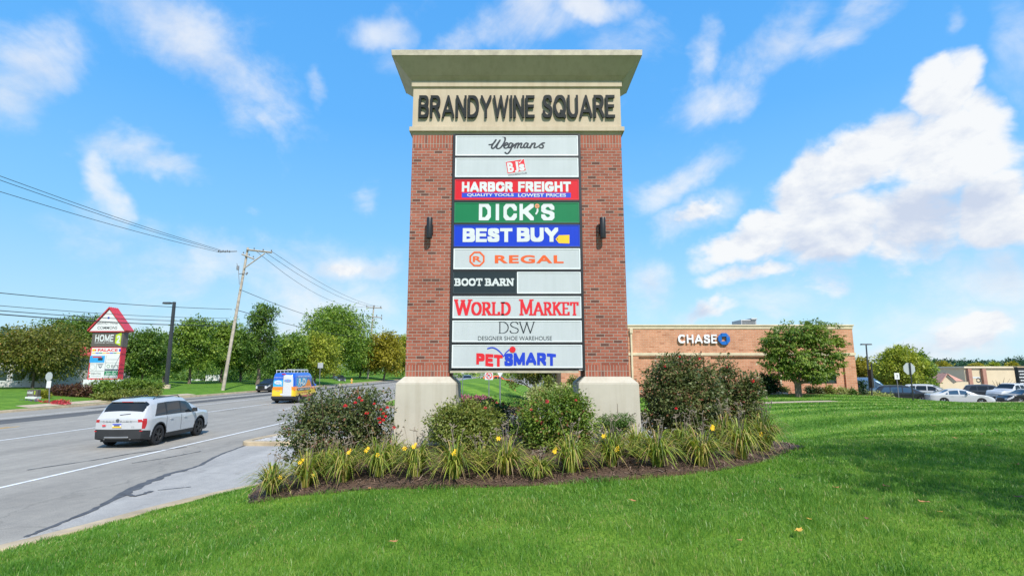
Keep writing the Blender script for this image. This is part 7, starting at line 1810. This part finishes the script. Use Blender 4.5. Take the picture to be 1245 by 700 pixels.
# right-hand lot: lamp, post, stop sign, small sign
Y = 60.0; b = P(1058.5, 486, Y); b.z = zA(b.x, Y); t_ = P(1053, 419, Y); s = thing('parking_lamp', b, 'thin parking lot lamp with two heads right of the bank', 'street lamp'); m = MB(); m.tube([b, t_], [.10, .07], 8); m.build('pole', M_POLEM, s)
for sx_ in (-1, 1):
    m = MB(); m.frust((t_.x + sx_ * .3 - .28, t_.x + sx_ * .3 + .28, Y - .2, Y + .2), t_.z - .02, (t_.x + sx_ * .3 - .24, t_.x + sx_ * .3 + .24, Y - .16, Y + .16), t_.z + .12); m.build('lamp_head', M_POLEM, s)
Y = 43.5; b = P(1060.5, 487, Y); b.z = float(T(b.x, Y)[0]); s = thing('sign_post', b, 'black post with a narrow edge-on sign right of the bank corner', 'sign post'); t_ = P(1059.5, 441, Y)
m = MB(); m.tube([b, t_], .055, 6); m.build('post', M_BLKP, s); c = P(1060, 458, Y); m = MB(); m.box(c.x - .10, c.x + .06, Y - .1, Y + .3, c.z - .9, c.z + .6); m.build('plate', M_BLKP, s)
Y = 35.0; b = P(1110.3, 487, Y); b.z = float(T(b.x, Y)[0]); t_ = P(1106.2, 440.5, Y); s = thing('stop_sign', b, 'back of an octagonal stop sign on the lawn before the black SUV', 'road sign'); m = MB(); m.tube([b, t_], .04, 6); m.build('post', M_BLKP, s)
c = P(1106.3, 448, Y); m = MB(); m.prism([(c.x + .41 * math.cos(R(22.5 + 45 * k)), Y + .06, c.z + .41 * math.sin(R(22.5 + 45 * k))) for k in range(8)], (0, .012, 0)); m.build('plate', M_SIGNB, s)
Y = 50.5; c = P(1090, 457, Y); b = Vector((c.x, Y, zA(c.x, Y))); s = thing('road_sign', b, 'small white rectangular sign left of the stop sign', 'road sign'); m = MB(); m.tube([b, c], .035, 6); m.build('post', M_GALV, s)
m = MB(); m.box(c.x - .23, c.x + .23, Y - .06, Y - .045, c.z - .30, c.z + .30); pl = m.build('plate', M_SWHT, s); m = MB(); fr = Frame((c.x, Y - .062, c.z), (1, 0, 0), (0, 0, 1)); strokes(m, fr, [[(-.03, .12), (.08, .12)], [(0, 0), (.08, 0)], [(-.04, -.12), (.06, -.12)]], .02, .03, .002, 0); m.build('marking', I_GREY, pl)
# signs on the mound seen below the main sign
Y = 39.6; b = P(594.5, 484, Y); b.z = float(T3(b.x, Y)[0]); s = thing('no_turn_sign', b, 'white sign with a red prohibition ring, seen below the main sign', 'road sign'); m = MB(); m.tube([b, P(594.5, 451, Y)], .04, 6); m.build('post', M_GALV, s)
c = P(594.5, 456.5, Y); m = MB(); m.box(c.x - .30, c.x + .30, Y - .06, Y - .045, c.z - .30, c.z + .30); pl = m.build('plate', I_WHITE, s); fr = Frame((c.x, Y - .0615, c.z), (1, 0, 0), (0, 0, 1)); m = MB()
strokes(m, fr, [[(p[0], p[1]) for p in ell(0, 0, .22, .22)], [(-.15, .15), (.15, -.15)]], .03, .03, .003, 0, True); strokes(m, fr, [[(-.08, -.12), (-.08, .06), (.08, .06)]], .025, .025, .002, 1); m.build('symbol', [I_RED, I_BLACK], pl)
Y = 36.5; b = P(608, 487, Y); b.z = 0; s = thing('yield_sign', b, 'white backed triangular yield sign, seen below the main sign', 'road sign'); m = MB(); m.tube([b, P(608, 449, Y)], .05, 6); m.build('post', M_GALV, s)
c = P(608, 451.5, Y); m = MB(); m.prism([(c.x - .40, Y - .065, c.z + .28), (c.x, Y - .065, c.z - .40), (c.x + .40, Y - .065, c.z + .28)], (0, .012, 0)); m.build('plate', M_SWHT, s)
Y = 43; b = P(562.5, 480, Y); b.z = float(T3(b.x, Y)[0]); s = thing('marker_post', b, 'thin grey marker post left of the prohibition sign', 'post'); m = MB(); m.tube([b, P(562.5, 451, Y)], .03, 6); m.build('post', M_GALV, s); m = MB(); c = P(562.5, 452.5, Y); m.box(c.x - .1, c.x + .1, Y - .045, Y - .031, c.z - .12, c.z + .12); m.build('plate', M_SIGNB, s)
